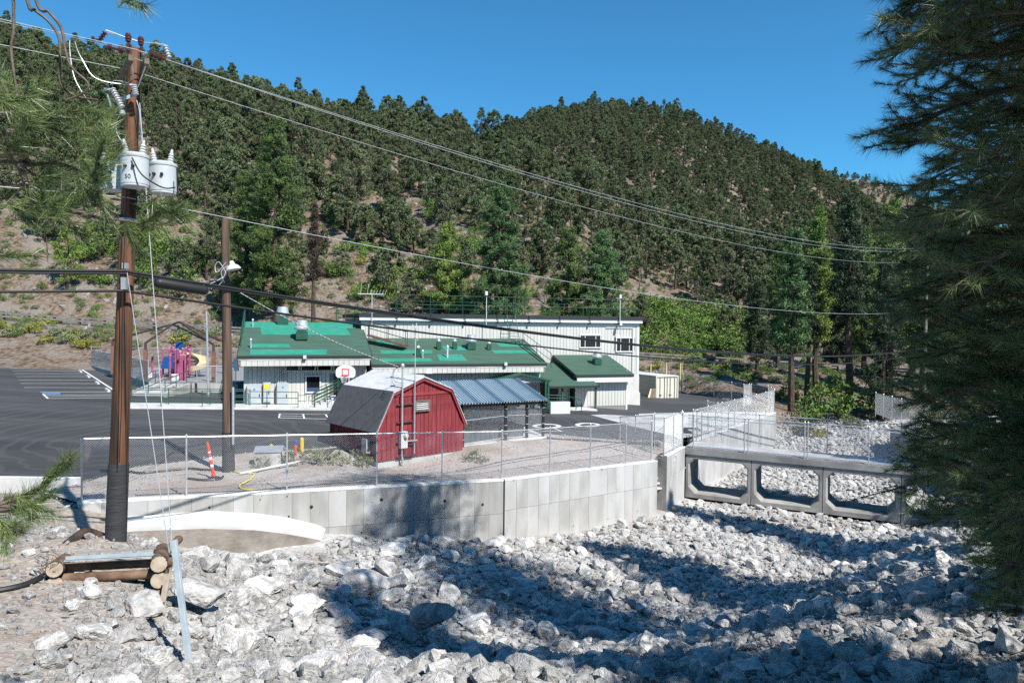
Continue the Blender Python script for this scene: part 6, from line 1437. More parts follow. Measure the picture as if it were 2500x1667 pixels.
p = at(438, 853, 57.5); MB().box(p, (.6, .08, 1.2)).build('roof_panel', m_bluepl, ps)
sl_ = MB(); cpt = at(468, 880, 56.2)
for k in range(15):
    t = k / 14; a = math.radians(160 - 300 * t); pass
hel = [Vector((cpt.x + .25 + .75 * math.cos(math.radians(200 - 330 * t)), cpt.y + .75 * math.sin(math.radians(200 - 330 * t)), PZ + 1.75 - 1.55 * t)) for t in np.linspace(0, 1, 22)]
for k in range(21):
    a, b_ = hel[k], hel[k + 1]; ca = Vector((cpt.x + .25, cpt.y, 0)); ra, rb = (a - ca), (b_ - ca); ra.z = rb.z = 0; ra.normalize(); rb.normalize()
    prof = [(-.42, .32), (-.32, .03), (0, -.05), (.32, .03), (.42, .42)]
    va = [a + ra * x + Vector((0, 0, z)) for x, z in prof]; vb = [b_ + rb * x + Vector((0, 0, z)) for x, z in prof]
    sl_.add(va + vb, [(j, j + 1, 5 + j + 1, 5 + j) for j in range(4)])
o = sl_.build('spiral_slide', m_yelpl, ps); smooth_angle(o.data, 60)
for k in range(4):
    p = at(442 + k * 7, 900, 54.5); MB().tube([(p.x, p.y, PZ + .1), (p.x - .1, p.y + .8, PZ + 1.0)], .03, 5).build('ladder_bar', m_magenta, ps)
cl = thing('playground_climber', 'blue arched ladder behind the spiral slide', 'climber', tuple(at(482, 905, 57.5)))
for dx in (0, 4): MB().tube(path([Vector((at(478 + dx, 905, 57.5).x, 57.5, PZ)), at(477 + dx, 893, 57.5), at(481 + dx, 886, 57.8), Vector((at(484 + dx, 900, 58).x, 58, PZ))], 4), .03, 5).build('rail', m_bluepl, cl)
# sign
sg_ = thing('playground_sign', 'white playground rules sign hung on the front fence', 'sign', tuple(at(426, 930, 50.2)))
c = at(426.5, 921, 50.2); MB().box(c, (.56, .03, .48)).build('board', m_white, sg_)
def text_on(body, size, loc, parent, m_, name='lettering', rot=(math.pi / 2, 0, 0)):
    cu = bpy.data.curves.new(name, 'FONT'); cu.body = body; cu.size = size; cu.align_x = 'LEFT'; cu.extrude = .001
    tmp = bpy.data.objects.new('tmp', cu); me = bpy.data.meshes.new_from_object(tmp); bpy.data.objects.remove(tmp); me.materials.clear(); me.materials.append(m_); return place(me, name, parent, Vector(loc) - wloc(parent), rot)
text_on('NO DOGS', .095, c + Vector((-.26, -.018, .1)), sg_, m_ink); text_on('ON THE', .095, c + Vector((-.26, -.018, -.03)), sg_, m_ink); text_on('PLAYGROUND', .085, c + Vector((-.27, -.018, -.17)), sg_, m_ink)
MB().lathe(c + Vector((.17, -.017, .12)), [(.08, 0), (.08, .002)], 16, (0, -1, 0)).build('dog_symbol', m_ink, sg_); MB().lathe(c + Vector((.17, -.02, .12)), [(.055, 0), (.055, .002)], 16, (0, -1, 0)).build('dog_symbol', m_white, sg_); MB().bar(c + Vector((.12, -.024, .07)), c + Vector((.22, -.024, .17)), .002, .02).build('dog_symbol', m_ink, sg_)
for px_ in (401, 452): p = at(px_ - 18, 915, 50.4)
sm = thing('round_sign', 'small white sign with a round symbol on a short post', 'sign', tuple(at(366, 945, 49.6))); c = at(367, 915, 49.6); MB().box(c, (.24, .02, .36)).build('board', m_white, sm); MB().lathe(c + Vector((0, -.012, .02)), [(.09, 0), (.09, .003)], 14, (0, -1, 0)).build('symbol', m_ink, sm); MB().lathe(c + Vector((0, -.016, .02)), [(.065, 0), (.065, .003)], 14, (0, -1, 0)).build('symbol', m_white, sm); MB().tube([(c.x, c.y + .03, PZ - .3), (c.x, c.y + .03, c.z + .18)], .03, 6).build('post', m_galv, sm)
# stairs up to the playground
st = thing('playground_stairs', 'concrete stairs climbing to the playground with green rails', 'stairs', (-23.9, 48.6, .9))
s0, s1 = Vector((-23.9, 46.4, 0)), Vector((-23.9, 49.5, 0))
z0_, z1_ = zlot(-23.9, 46.5) + .12, PZ
for k in range(6):
    t = k / 6; c = s0.lerp(s1, t + .08); zt = z0_ + (z1_ - z0_) * (k + 1) / 6; MB().box((c.x, c.y, zt - .35), (2.0, .62, .7), .05).build('step', m_conc, st)
for dx in (-1.1, 1.1, .0):
    r = MB(); 
    for z in (.5, .9): r.tube([s0 + Vector((dx, 0, z0_ + z)), s1 + Vector((dx, 0, z1_ + z)), s1 + Vector((dx, .4, z1_ + z))], .025, 5)
    for t in (0, .5, 1): r.tube([s0.lerp(s1, t) + Vector((dx, 0, z0_ + (z1_ - z0_) * t)), s0.lerp(s1, t) + Vector((dx, 0, z0_ + (z1_ - z0_) * t + .9))], .026, 5)
    r.build('rail', m_dkgreen, st)
for sd in (-1, 1): MB().prism([s0 + Vector((sd * 1.15, -.3, z0_ - .3)), s1 + Vector((sd * 1.15, 0, z0_ - .3)), s1 + Vector((sd * 1.15, 0, z1_ + .05)), s0 + Vector((sd * 1.15, -.3, z0_ + .12))], (sd * .18, 0, 0)).build('side_wall', m_conc, st)
t_, b_ = at(504, 760, 48.0), at(510, 980, 48.0); lp = thing('lamp_pole', 'slim grey metal pole by the playground stairs with thin wires', 'pole', tuple(b_)); MB().tube([b_ - Vector((0, 0, .2)), t_], [.1, .06], 9).build('shaft', m_galv, lp)
MB().tube(path([at(505, 795, 48), at(490, 800, 48), at(440, 815, 50)], 4), .012, 4).build('wire', m_alu, lp); MB().tube(path([at(506, 795, 48), at(520, 775, 45), at(535, 748, 40)], 4), .012, 4).build('wire', m_alu, lp)
bd = MB(); bd.prism([at(565, 880, 46.5), at(578, 872, 46.5), at(582, 905, 46.5), at(572, 905, 46.5)], (0, .1, 0)); bd.solo('wall_banner', m_bluesteel, 'pale blue panel on the side wall of the left wing', 'panel')
# ================================================================== rocks
def ico(sub):
    import bmesh
    b = bmesh.new(); bmesh.ops.create_icosphere(b, subdivisions=sub, radius=1.0)
    v = np.array([p.co[:] for p in b.verts]); f = np.array([[q.index for q in t.verts] for t in b.faces]); b.free(); return v, f
_IV, _IF = ico(4); _JV, _JF = ico(3)
def rock_mesh(seed, m_, hi=True, roundish=False):
    rng = np.random.default_rng(seed); v = (_IV if hi else _JV).copy(); f = _IF if hi else _JF
    v = v * (1 + .12 * rng.normal(size=3))
    for k in range(14 if not roundish else 5):
        n_ = rng.normal(size=3); n_ /= np.linalg.norm(n_); d = rng.uniform(.42, .82) if not roundish else rng.uniform(.7, .9)
        ex = np.maximum(0, v @ n_ - d); v -= ex[:, None] * n_[None, :] * .97
    nn = v / np.linalg.norm(v, axis=1)[:, None]
    dsp = .035 * np.sin(v @ rng.normal(size=3) * 7 + rng.random() * 6) + .025 * np.sin(v @ rng.normal(size=3) * 13 + rng.random() * 6) + .02 * rng.normal(size=len(v)) * (1 if hi else .6)
    v = v + nn * dsp[:, None] * (.7 if not roundish else .4)
    v = v * np.array([1.12, .9, .74]) / 0.85
    return np_mesh('rock', v, f, m_)
RK = [rock_mesh(500 + k, m_rock) for k in range(14)]; RKs = [rock_mesh(600 + k, m_rock, False) for k in range(10)]
rng = np.random.default_rng(77)
def creek_ok(x, y):
    """inside the channel, clear of walls, bridge boxes and the lot"""
    w = np.interp(x, [-13, -12.6, -.27, 6.95, 9.5, 10.7, 21.3, 23], [20.2, 20.1, 26.7, 32.9, 37.9, 40.4, 56.2, 58])
    lim = np.where(x < 9.6, w, np.where(x < 21.3, w, 66))
    sb = (x - BP.x) * BU.x + (y - BP.y) * BU.y; nb = (x - BP.x) * BN.x + (y - BP.y) * BN.y
    onb = (sb > -.3) & (sb < 17.5) & (nb > -.1) & (nb < 2.3)
    ledge = (x > -13) & (x < -5.9) & (y > np.interp(x, [-13, -9.5, -6.2], [18.4, 19.7, 21.6]))
    return (y < lim - .05) & ~onb & ~ledge
grid = {}
def fits(x, y, r, k):
    c = .8; ix, iy = int(x // c), int(y // c)
    for a in range(ix - 1, ix + 2):
        for b in range(iy - 1, iy + 2):
            for q in grid.get((a, b), ()):
                if (q[0] - x) ** 2 + (q[1] - y) ** 2 < (k * (q[2] + r)) ** 2: return False
    grid.setdefault((ix, iy), []).append((x, y, r)); return True
stones = []
def throw(n, r0, r1, xr, yr, k=.80, cond=None, dens=None):
    c = 0; X_ = rng.uniform(*xr, n * 6); Y_ = rng.uniform(*yr, n * 6); R_ = r0 * (r1 / r0) ** rng.random(n * 6)
    ok_ = creek_ok(X_, Y_)
    if cond is not None: ok_ &= cond(X_, Y_)
    if dens is not None: ok_ &= rng.random(n * 6) < dens(X_, Y_)
    for x, y, r in zip(X_[ok_], Y_[ok_], R_[ok_]):
        if c >= n: break
        if fits(x, y, r, k): stones.append((x, y, r)); c += 1
lowx = lambda x, y: ((x + .35 * y) > -1.4 + 1.2 * vnoise(x / 1.7, y / 1.7, 88)) | ((y < 12.9) & (x > -.64 * y))           # stones, not dirt
nearb = lambda x, y: lowx(x, y) & ((y < 17.5 + .35 * x) | (zcreek(x, y) > -1.4))
throw(26, .32, .46, (-8, 24), (9.5, 30), .8, nearb); throw(30, .3, .45, (-9, 2), (17, 26), .85, lowx)
throw(380, .15, .34, (-8, 24), (9.5, 30), .78, nearb); throw(220, .10, .26, (-7, 9), (7, 11), .8, None); throw(620, .15, .32, (-10, 24), (14, 40), .85, lowx); throw(500, .15, .3, (10, 32), (38, 62), .82, lowx)
throw(1100, .10, .2, (-10, 30), (10, 60), .8, lowx); throw(2600, .085, .16, (-10, 32), (10, 64), .8, lowx); throw(5200, .05, .10, (-10, 24), (9.5, 44), .8, lowx)
throw(500, .05, .14, (-14, -4), (10, 21), .9, None, lambda x, y: np.full(len(x), .5)); throw(2500, .10, .2, (14, 34), (36, 64), .8, lowx)
throw(1200, .05, .12, (-7, 9), (7, 11), .8, None); throw(9000, .025, .055, (-10, 14), (8, 30), .75, lowx)
st_ = np.array(stones); zz = zground(st_[:, 0], st_[:, 1])
px_ = CX + F_PX * st_[:, 0] / st_[:, 1]; py_ = HORIZ + F_PX * (CAM_Z - zz) / st_[:, 1]
app = st_[:, 2] / st_[:, 1]; inf = (px_ > -40) & (px_ < 2400) & (py_ < 1720); app = np.where(inf, app, 0)
order = np.argsort(-app); big = order[:285]; rest = order[285:]
rocks_o = []
for k in big:
    x, y, r = st_[k]; z = zz[k]; m_i = int(rng.integers(0, 14))
    o = place(RK[m_i], 'rock', None, (x, y, z + r * .28), tuple(rng.uniform(-.5, .5, 2)) + (rng.random() * 6.28,), (r * rng.uniform(.85, 1.2), r * rng.uniform(.8, 1.1), r * rng.uniform(.75, 1.1)))
    if y < 16.5 + .3 * x or zcreek(np.array([x]), np.array([y]))[0] > -1.2:
        w_ = 'on the bank below the near pines' if x > 3.5 else ('among the riprap right of the steel post' if x > -4.5 + .1 * y else 'among the riprap round the steel post foot')
        s_ = 'big pale angular boulder ' if r > .33 else 'pale angular riprap stone '
        tag(o, s_ + w_, 'rock', s_ + w_ + ' (set)')
    else:
        w_ = 'at the foot of the retaining wall' if y > np.interp(x, [-12.6, -.27, 6.95], [20.45, 27, 33.3]) - 2.2 else ('in the shaded middle of the creek bed' if y < 24 + .4 * x else 'in the creek bed below the bridge')
        tag(o, 'pale angular stone ' + w_, 'rock', 'stones ' + w_)
    rocks_o.append(o)
pr_ = []
for k in range(10):
    o = place(RKs[k], 'rock', None, (-1.2 + .9 * k, 19.6 + .35 * k, zg(-1.2 + .9 * k, 19.6 + .35 * k) + .04), (rng.random(), rng.random(), rng.random() * 6), (.16, .15, .14)); tag(o, 'pale angular stone lying in the dry creek bed', 'rock', 'stones in the dry creek bed'); pr_.append([o])
n_ = len(rest); R_ = st_[rest]; sc3 = R_[:, 2:3] * rng.uniform(.78, 1.2, (n_, 3))
scatter('creek_stones', np.stack([R_[:, 0], R_[:, 1], zz[rest] + R_[:, 2] * .25], -1), np.concatenate([rng.uniform(-.6, .6, (n_, 2)), rng.random((n_, 1)) * 6.28], 1), sc3, rng.integers(0, 10, n_), pr_, 'countless pale grey stones and cobbles covering the creek bed', 'stones')
# pebbles on the dirt bank and in the gravel yard
X_ = rng.uniform(-22, -3.5, 9000); Y_ = rng.uniform(10, 23, 9000); k_ = creek_ok(X_, Y_) & ((X_ + .35 * Y_) < .8); X_, Y_ = X_[k_], Y_[k_]; r_ = .012 * (5.0) ** rng.random(len(X_))
scatter('bank_pebbles', np.stack([X_, Y_, zground(X_, Y_) + r_ * .2], -1), rng.random((len(X_), 3)) * 6, np.repeat(r_[:, None], 3, 1) * rng.uniform(.7, 1.2, (len(X_), 3)), rng.integers(0, 10, len(X_)), pr_, 'small loose pebbles on the dirt bank round the pole', 'pebbles')
kk = rng.integers(0, len(GRV), 6000); off_ = rng.uniform(-.25, .25, (6000, 2)); r_ = .012 * 3.5 ** rng.random(6000)
scatter('yard_pebbles', np.stack([GRV[kk, 0] + off_[:, 0], GRV[kk, 1] + off_[:, 1], GRV[kk, 2] + r_ * .1], -1), rng.random((6000, 3)) * 6, np.repeat(r_[:, None], 3, 1), rng.integers(0, 10, 6000), pr_, 'small loose pebbles on the gravel yard inside the fence', 'pebbles')
# individual boulders that stand out
def boulder(px, py, d, w, h, lab, m_, seed, rnd=False, rz=0.3):
    p = at(px, py, d); r = w / F_PX * d / 2; o = place(rock_mesh(seed, m_, True, rnd), 'boulder', None, tuple(p), (.1, .15, rz), (r * .95, r * .8, h / F_PX * d / 2 / .8)); tag(o, lab, 'boulder'); return o
boulder(160, 1494, 12.4, 96, 66, 'rounded blue-grey boulder on the dirt below the crib', m_rock, 701, True)
boulder(2290, 1612, 9.6, 150, 95, 'broad tan boulder at the foot of the big pine', m_rock_tan, 702, True); boulder(2465, 1618, 9.3, 110, 105, 'blocky tan boulder beside the broad tan boulder', m_rock_tan, 703)
boulder(2360, 1540, 11.2, 150, 70, 'shaded grey boulder just uphill of the tan boulders', m_rock, 704); boulder(890, 1425, 19.0, 92, 62, 'large pale boulder at the edge of the shaded creek', m_rock, 705, True)
boulder(490, 1450, 13.0, 120, 75, 'large cracked grey boulder right of the steel post', m_rock, 706); boulder(1060, 1495, 15.2, 108, 80, 'large sunlit boulder in the near riprap', m_rock, 707)
boulder(300, 1630, 11.2, 150, 90, 'big pale boulder at the bottom of the dirt bank', m_rock, 708); boulder(560, 1580, 12.0, 130, 90, 'big white boulder beside the steel post foot', m_rock, 709)
boulder(700, 1630, 12.4, 130, 80, 'big white riprap boulder below the dark hollow', m_rock, 710); boulder(1750, 1270, 27.6, 18, 10, 'small reddish rock lying in the pale creek bed', m_rock_red, 711); boulder(1838, 1262, 28.0, 16, 15, 'dark rust-coloured rock near the bridge', m_rock_red, 712)
for k in range(14):
    pp = onground(60 + k * 11 + rng.uniform(-6, 6), 1262 - k * 2.2 + rng.uniform(-10, 12), zg, .6); r = rng.uniform(.07, .17); o = place(RK[k], 'rock', None, tuple(pp + Vector((0, 0, r * .3))), (0, .2, k), (r, r * .9, r * .8)); tag(o, 'pale rock in the row at the left end of the wall', 'rock', 'rocks at the left end of the wall')
# hillside outcrops
ROC = [rock_mesh(800 + k, m_outcrop, False) for k in range(6)]; oc_ = []
for k in range(90):
    u_ = rng.uniform(-.7, .45); d = rng.uniform(96, 190); x = u_ * d; z, s_a, s_b, _o = zhills(np.array([x]), np.array([d])); r = rng.uniform(.2, .65)
    o = place(ROC[k % 6], 'outcrop_rock', None, (x, d, float(z[0]) + .1 * r), (rng.random() * .5, rng.random() * .5, rng.random() * 6), (r * 1.5, r, r * .6)); tag(o, 'grey rock outcrop on the brown hillside', 'rock', 'outcrops on the hillside'); oc_.append([o])

n_ = 5200; uu = rng.uniform(-.74, .62, n_); dd_ = rng.uniform(74, 230, n_); xx = uu * dd_; zz_, s1_, s2_, o2_ = zhills(xx, dd_); k_ = (dd_ > lot_edge(xx) + 1.5) & (np.abs(dd_ - ROADX(xx)) > 3.9) & (s1_ < 1.02) & (fbm(xx, dd_, 14, 3, 95) > -.12); xx, dd_, zz_ = xx[k_], dd_[k_], zz_[k_]; s_ = .06 * 7 ** rng.random(len(xx))
scatter('slope_stones', np.stack([xx, dd_, zz_], -1), rng.random((len(xx), 3)) * 6, np.stack([s_ * 1.4, s_, s_ * .7], -1), rng.integers(0, 6, len(xx)), oc_[:6], 'loose pale stones strewn over the open slopes', 'stones')
# ================================================================== tall pines at middle distance
def mid_tree(px_, d, ytop, wpx, m_, label, seed, base=.2, dense=1.0, name='ponderosa_pine', zb=None, lean=0.0, per=44, needle=.34):
    x = (px_ - CX) / F_PX * d; z = zg(x, d) if zb is None else zb; top = at(px_, ytop, d).z; h = top - z; w = wpx / F_PX * d
    k = conifer(h, w, seed, m_, base, per, dense, needle); o = plant_tree(name, k, (x, d, z), 1.0, seed * .7, label, 'tree', None); o.rotation_euler.y = lean; return o
mid_tree(672, 84, 292, 190, m_leaf_pond, 'tallest dark pine behind the left roof', 1, .12, 1.15); mid_tree(1215, 93, 445, 190, m_leaf_blue, 'dense rich green pine behind the gymnasium', 2, .1, 1.3)
mid_tree(1090, 96, 545, 130, m_leaf_bright, 'bright yellow-green young pine behind the gymnasium', 3, .12, 1.2); mid_tree(1385, 92, 560, 165, m_leaf_pond, 'left of two paired pines above the gymnasium roof', 4, .1, 1.3)
mid_tree(1470, 91, 566, 165, m_leaf_blue, 'right of two paired pines above the gymnasium roof', 5, .1, 1.3); mid_tree(600, 88, 420, 120, m_leaf_pond, 'slimmer pine left of the tallest pine', 6, .15, 1.1)
dt = mid_tree(766, 82, 500, 55, m_leaf_juniper, 'nearly bare tall trunk right of the tallest pine', 7, .45, .5); dt.children[0].active_material = m_bark
mid_tree(1935, 64, 560, 118, m_leaf_blue, 'blue-green pine with slender trunk past the flood wall', 8, .34, 1.2); mid_tree(1995, 73, 512, 105, m_leaf_bright, 'yellow-green pine behind the blue-green pine', 9, .30, 1.1)
mid_tree(1972, 68, 640, 80, m_leaf_fir, 'dark thick-trunked pine beside the blue-green pine', 10, .45, 1.0); mid_tree(2076, 66, 470, 125, m_leaf_fir, 'dark pine with a leaning reddish trunk', 11, .42, 1.1, lean=.045)
mid_tree(2160, 62, 640, 110, m_leaf_fir, 'dark drooping fir near the right bank fence', 12, .06, 1.4, 'fir_tree'); mid_tree(2175, 74, 490, 110, m_leaf_bright, 'tall yellow-green pine left of the grey pole', 13, .25, 1.0)
mid_tree(2255, 70, 600, 110, m_leaf_pond, 'green pine just behind the grey pole', 14, .3, 1.1); mid_tree(2330, 60, 560, 130, m_leaf_fir, 'dark pine right of the grey pole', 15, .25, 1.2); mid_tree(2420, 66, 520, 140, m_leaf_pond, 'broad green pine hidden behind the big near pine', 16, .2, 1.1)
mid_tree(1850, 82, 690, 80, m_leaf_fir, 'small dark pine in front of the orange bank', 17, .15, 1.2); mid_tree(1900, 88, 600, 85, m_leaf_pond, 'green pine behind the lot fence corner', 18, .2, 1.1); mid_tree(2110, 84, 560, 110, m_leaf_pond, 'green pine filling behind the leaning trunk', 19, .15, 1.1)
mid_tree(2040, 92, 600, 110, m_leaf_fir, 'dark conifer behind the creek bend', 20, .1, 1.2); mid_tree(165, 90, 560, 100, m_leaf_bright, 'yellowish sparse pine above the guardrail on the left', 22, .2, .55); mid_tree(2230, 86, 520, 120, m_leaf_fir, 'dark tall conifer far behind the grey pole', 23, .1, 1.2)
mid_tree(545, 90, 610, 60, m_leaf_juniper, 'small olive tree left of the second pole', 24, .1, 1.2)
mid_tree(2300, 78, 540, 120, m_leaf_fir, 'dark conifer between the grey pole and the near pines', 25, .1, 1.2); mid_tree(2380, 84, 560, 130, m_leaf_pond, 'green conifer far behind the near pines', 26, .1, 1.2); mid_tree(2480, 74, 480, 150, m_leaf_fir, 'dark conifer at the edge behind the near pines', 27, .1, 1.2)
for k, (px_, d, s, fam, lab) in enumerate(((2040, 64, 2.3, SHR, 'large bright green willow bush under the leaning trunk'), (2005, 62, 1.5, SHR, 'green bush between the trunks past the flood wall'), (1960, 60, 1.2, SAGE, 'yellow-green bush at the foot of the blue-green pine'), (2000, 59, 1.3, SAGE, 'pale bush on the creek edge past the flood wall'), (2090, 61, 1.1, SAGE, 'yellowish bush below the dark fir'), (1925, 70, 1.2, SHR, 'green bush at the lot fence corner'), (2130, 66, 1.4, SHR, 'green bush behind the far bank fence'), (2200, 64, 1.3, SAGE, 'sage bush by the grey pole'), (2250, 60, 1.2, SAGE, 'sage bush behind the right abutment'))):
    x = (px_ - CX) / F_PX * d; plant_tree('creek_bush', fam[k % len(fam)], (x, d, zg(x, d) - .1), s, k, lab, 'bush', 'bushes past the bridge', ('stem', 'foliage'))

# ================================================================== near pines with long needles
def needles(P, D, n, L, w, rng, spread=(12, 68), back=.10):
    P = np.repeat(np.asarray(P), n, 0); D = np.repeat(np.asarray(D), n, 0); N_ = len(P)
    r = rand_dirs(N_, rng); r -= D * (r * D).sum(1)[:, None]; r /= np.linalg.norm(r, axis=1)[:, None]
    a = np.radians(rng.uniform(spread[0], spread[1], N_)); d = D * np.cos(a)[:, None] + r * np.sin(a)[:, None]; d[:, 2] -= .10; d /= np.linalg.norm(d, axis=1)[:, None]
    l = L * rng.uniform(.7, 1.1, N_); b0 = P - D * (rng.random(N_) * back)[:, None]
    s = np.cross(d, rand_dirs(N_, rng)); s /= np.linalg.norm(s, axis=1)[:, None]; s *= w / 2
    tip = b0 + d * l[:, None]; tip[:, 2] -= l * .07
    return np.stack([b0 - s, b0 + s, tip], 1).reshape(-1, 3)
SIL_Y = [-400, 0, 100, 200, 330, 395, 440, 520, 600, 700, 900, 1000, 1100, 1200, 1290, 1350, 1480, 1560, 1700]; SIL_X = [2150, 2165, 2120, 2130, 2150, 2290, 2225, 2215, 2185, 2160, 2165, 2170, 2185, 2165, 2220, 2385, 2400, 2460, 2500]
def near_pine(name, label, base, h, limbs, seed, m_=m_needle, tr=.24, nn=34, L=.17, w=.0042, trunk_top=None):
    """limbs: list of (height, azimuth, length, droop, density)"""
    rng = np.random.default_rng(seed); rnd = random.Random(seed); t = thing(name, label, 'tree', tuple(base)); base = Vector(base)
    tp = trunk_top or base + Vector((.15, .1, h)); o = MB().tube([base + Vector((0, 0, -.5)), base.lerp(tp, .3) + Vector((.06, 0, 0)), base.lerp(tp, .7), tp], [tr, tr * .8, tr * .45, .03], 14).build('trunk', m_bark, t); smooth_angle(o.data, 60)
    tw = MB(); P = []; D = []
    for (hz, az, ln, droop, dn) in limbs:
        f = hz / h; p0 = base.lerp(tp, f); d = Vector((math.cos(az), math.sin(az), 0)); n = 7; pts = []
        for _t in range(30):                                     # limb lengths follow the crown's measured outline
            e_ = p0 + d * ln * 1.04 + Vector((0, 0, ln * (.08 - droop))); q_ = prj(e_) if e_.y > 2 else (9e3, 0)
            if q_[0] > np.interp(q_[1], SIL_Y, SIL_X) + 40 * 8 / max(4, e_.y) or ln < .5: break
            ln *= .93
        for k in range(n + 1):
            s = k / n; pts.append(p0 + d * ln * s + Vector((0.10 * ln * math.sin(s * 5 + hz), 0.10 * ln * math.cos(s * 4 + az), ln * (.12 * math.sin(s * 2.4) - droop * s * s))))
        tw.tube(pts, [max(.008, .05 * (ln / 3) * (1 - s / (n + .6))) for s in range(n + 1)], 5, False)
        ns = int(ln * 6.5 * dn)
        for k in range(ns):
            s = .22 + .78 * (k + rnd.random() * .6) / ns; q = s * n; i = min(n - 1, int(q)); p = pts[i].lerp(pts[i + 1], q - i); td = (pts[i + 1] - pts[i]).normalized()
            side = Vector((-td.y, td.x, 0)) * (1 if k % 2 else -1); dd = (td * rnd.uniform(.4, 1) + side * rnd.uniform(.3, 1) + Vector((0, 0, rnd.uniform(-.25, .55)))).normalized(); l2 = ln * .26 * (1.15 - .6 * s) * rnd.uniform(.5, 1.2) + .12
            e = p + dd * l2 + Vector((0, 0, .06 * l2)); m2 = p.lerp(e, .5) - Vector((0, 0, .05 * l2)); tw.tube([p, m2, e], [.010, .008, .005], 4, False)
            nt = max(2, int(l2 / .13))
            for j in range(nt):
                s2 = 1 - j * .72 / nt; P.append(tuple(p.lerp(e, s2))); D.append(tuple((dd + Vector((0, 0, .22)) + Vector(rng.normal(size=3) * .18)).normalized()))
        P.append(tuple(pts[-1])); D.append(tuple((pts[-1] - pts[-2]).normalized()))
    tw.build('branches', m_twig, t)
    place(tri_mesh('needles', needles(P, D, nn, L, w, rng) - np.array(base), m_), 'needles', t)
    return t
rg_ = random.Random(3)
# big ponderosa just outside the frame on the right: its limbs reach into the picture
l1 = []
for k in range(118):
    hz = 1.5 + 8.6 * (k + rg_.random()) / 118; az = math.radians(rg_.uniform(98, 205)); l1.append((hz, az, rg_.uniform(1.8, 2.9) * (1 - .03 * abs(hz - 5)), rg_.uniform(.05, .3), 1.15))
for k in range(40): l1.append((rg_.uniform(8, 15), rg_.uniform(0, 6.28), rg_.uniform(1.2, 2.6), .1, .8))
for k in range(36): l1.append((rg_.uniform(1.6, 9), rg_.uniform(-1.5, 1.3), rg_.uniform(1.4, 2.5), .12, .9))
for k in range(8): l1.append((rg_.uniform(.7, 1.6), math.radians(rg_.uniform(100, 128)), rg_.uniform(1.4, 2.2), .1, 1.0))
near_pine('ponderosa_pine', 'big near pine with long glossy needles over the right bank', (6.35, 6.7, zg(6.35, 6.7)), 16.5, l1, 41, m_needle_shade, nn=58, w=.0046)
l2 = []
for k in range(84):
    hz = 1.4 + 11.5 * (k + rg_.random()) / 84; az = math.radians(rg_.uniform(85, 260)); l2.append((hz, az, rg_.uniform(1.6, 2.9) * (1 - .02 * abs(hz - 6)), rg_.uniform(.0, .25), 1.1))
for k in range(60): l2.append((rg_.uniform(4, 13), rg_.uniform(-1.4, 1.4), rg_.uniform(1.6, 2.8), .1, 1.0))
for k in range(110): l2.append((rg_.uniform(10, 20.8), rg_.uniform(0, 6.28), rg_.uniform(1.6, 3.2), .05, 1.0))
near_pine('ponderosa_pine', 'near pine with visible dark trunk standing in the boulder bank', (8.2, 11.4, zg(8.2, 11.4)), 22, l2, 42, m_needle_shade, nn=44, w=.0056)
# fir behind it: flat dark sprays
def near_fir(label, base, h, seed):
    rng = np.random.default_rng(seed); rnd = random.Random(seed); t = thing('fir_tree', label, 'tree', tuple(base)); base = Vector(base); tw = MB(); P = []; D = []
    MB().tube([base - Vector((0, 0, .5)), base + Vector((0, 0, h))], [.25, .03], 10).build('trunk', m_bark, t)
    for k in range(110):
        hz = 1.4 + (h - 1.6) * (k + rnd.random()) / 110; ln = (3.1 * (1 - hz / h) + .35) * rnd.uniform(.7, 1.1); az = rnd.uniform(0, 6.283); d = Vector((math.cos(az), math.sin(az), 0)); p0 = base + Vector((0, 0, hz)); e = p0 + d * ln + Vector((0, 0, -.16 * ln)); md = p0.lerp(e, .5) + Vector((0, 0, .12 * ln)); tw.tube([p0, md, e], [.03, .02, .006], 4, False)
        for j in range(int(ln * 9)):
            s = .2 + .8 * j / (ln * 9); p = p0.lerp(md, s * 2) if s < .5 else md.lerp(e, s * 2 - 1); side = Vector((-d.y, d.x, 0)) * (1 if j % 2 else -1); dd = (d * .7 + side * .8 + Vector((0, 0, -.12))).normalized(); l2 = .55 * (1.2 - s) * rnd.uniform(.6, 1.2) + .1
            for q in range(max(2, int(l2 / .09))): P.append(tuple(p + dd * (q + 1) * .09 + Vector(rng.normal(size=3) * .03))); D.append(tuple((dd + Vector(rng.normal(size=3) * .35)).normalized()))
    tw.build('branches', m_twig, t); place(tri_mesh('needles', needles(P, D, 5, .075, .02, rng, (10, 60), .06) - np.array(base), m_leaf_fir), 'needles', t)
near_fir('dark short-needled fir between the near pines', (9.9, 13.9, zg(9.9, 13.9)), 12.5, 51)
# trees standing outside the frame on the near bank; their shade falls on the creek
for (x, y, h, lab, sd) in ((13.6, 15.2, 13.5, 'pine on the near bank right of the boulders', 61), (20.5, 21.5, 16, 'pine farther along the near bank', 62), (9.0, 2.2, 19, 'pine on the bank behind the big near pine', 63), (13.0, 7.0, 19, 'pine on the bank beside the near pines', 65), (27.5, 25.5, 18, 'pine at the bend of the near bank', 64)):
    plant_tree('ponderosa_pine', conifer(h, 5.2, sd, m_leaf_pond, .2, 30, 1.2, .4), (x, y, zg(x, y)), 1.0, sd, lab, 'tree', None)

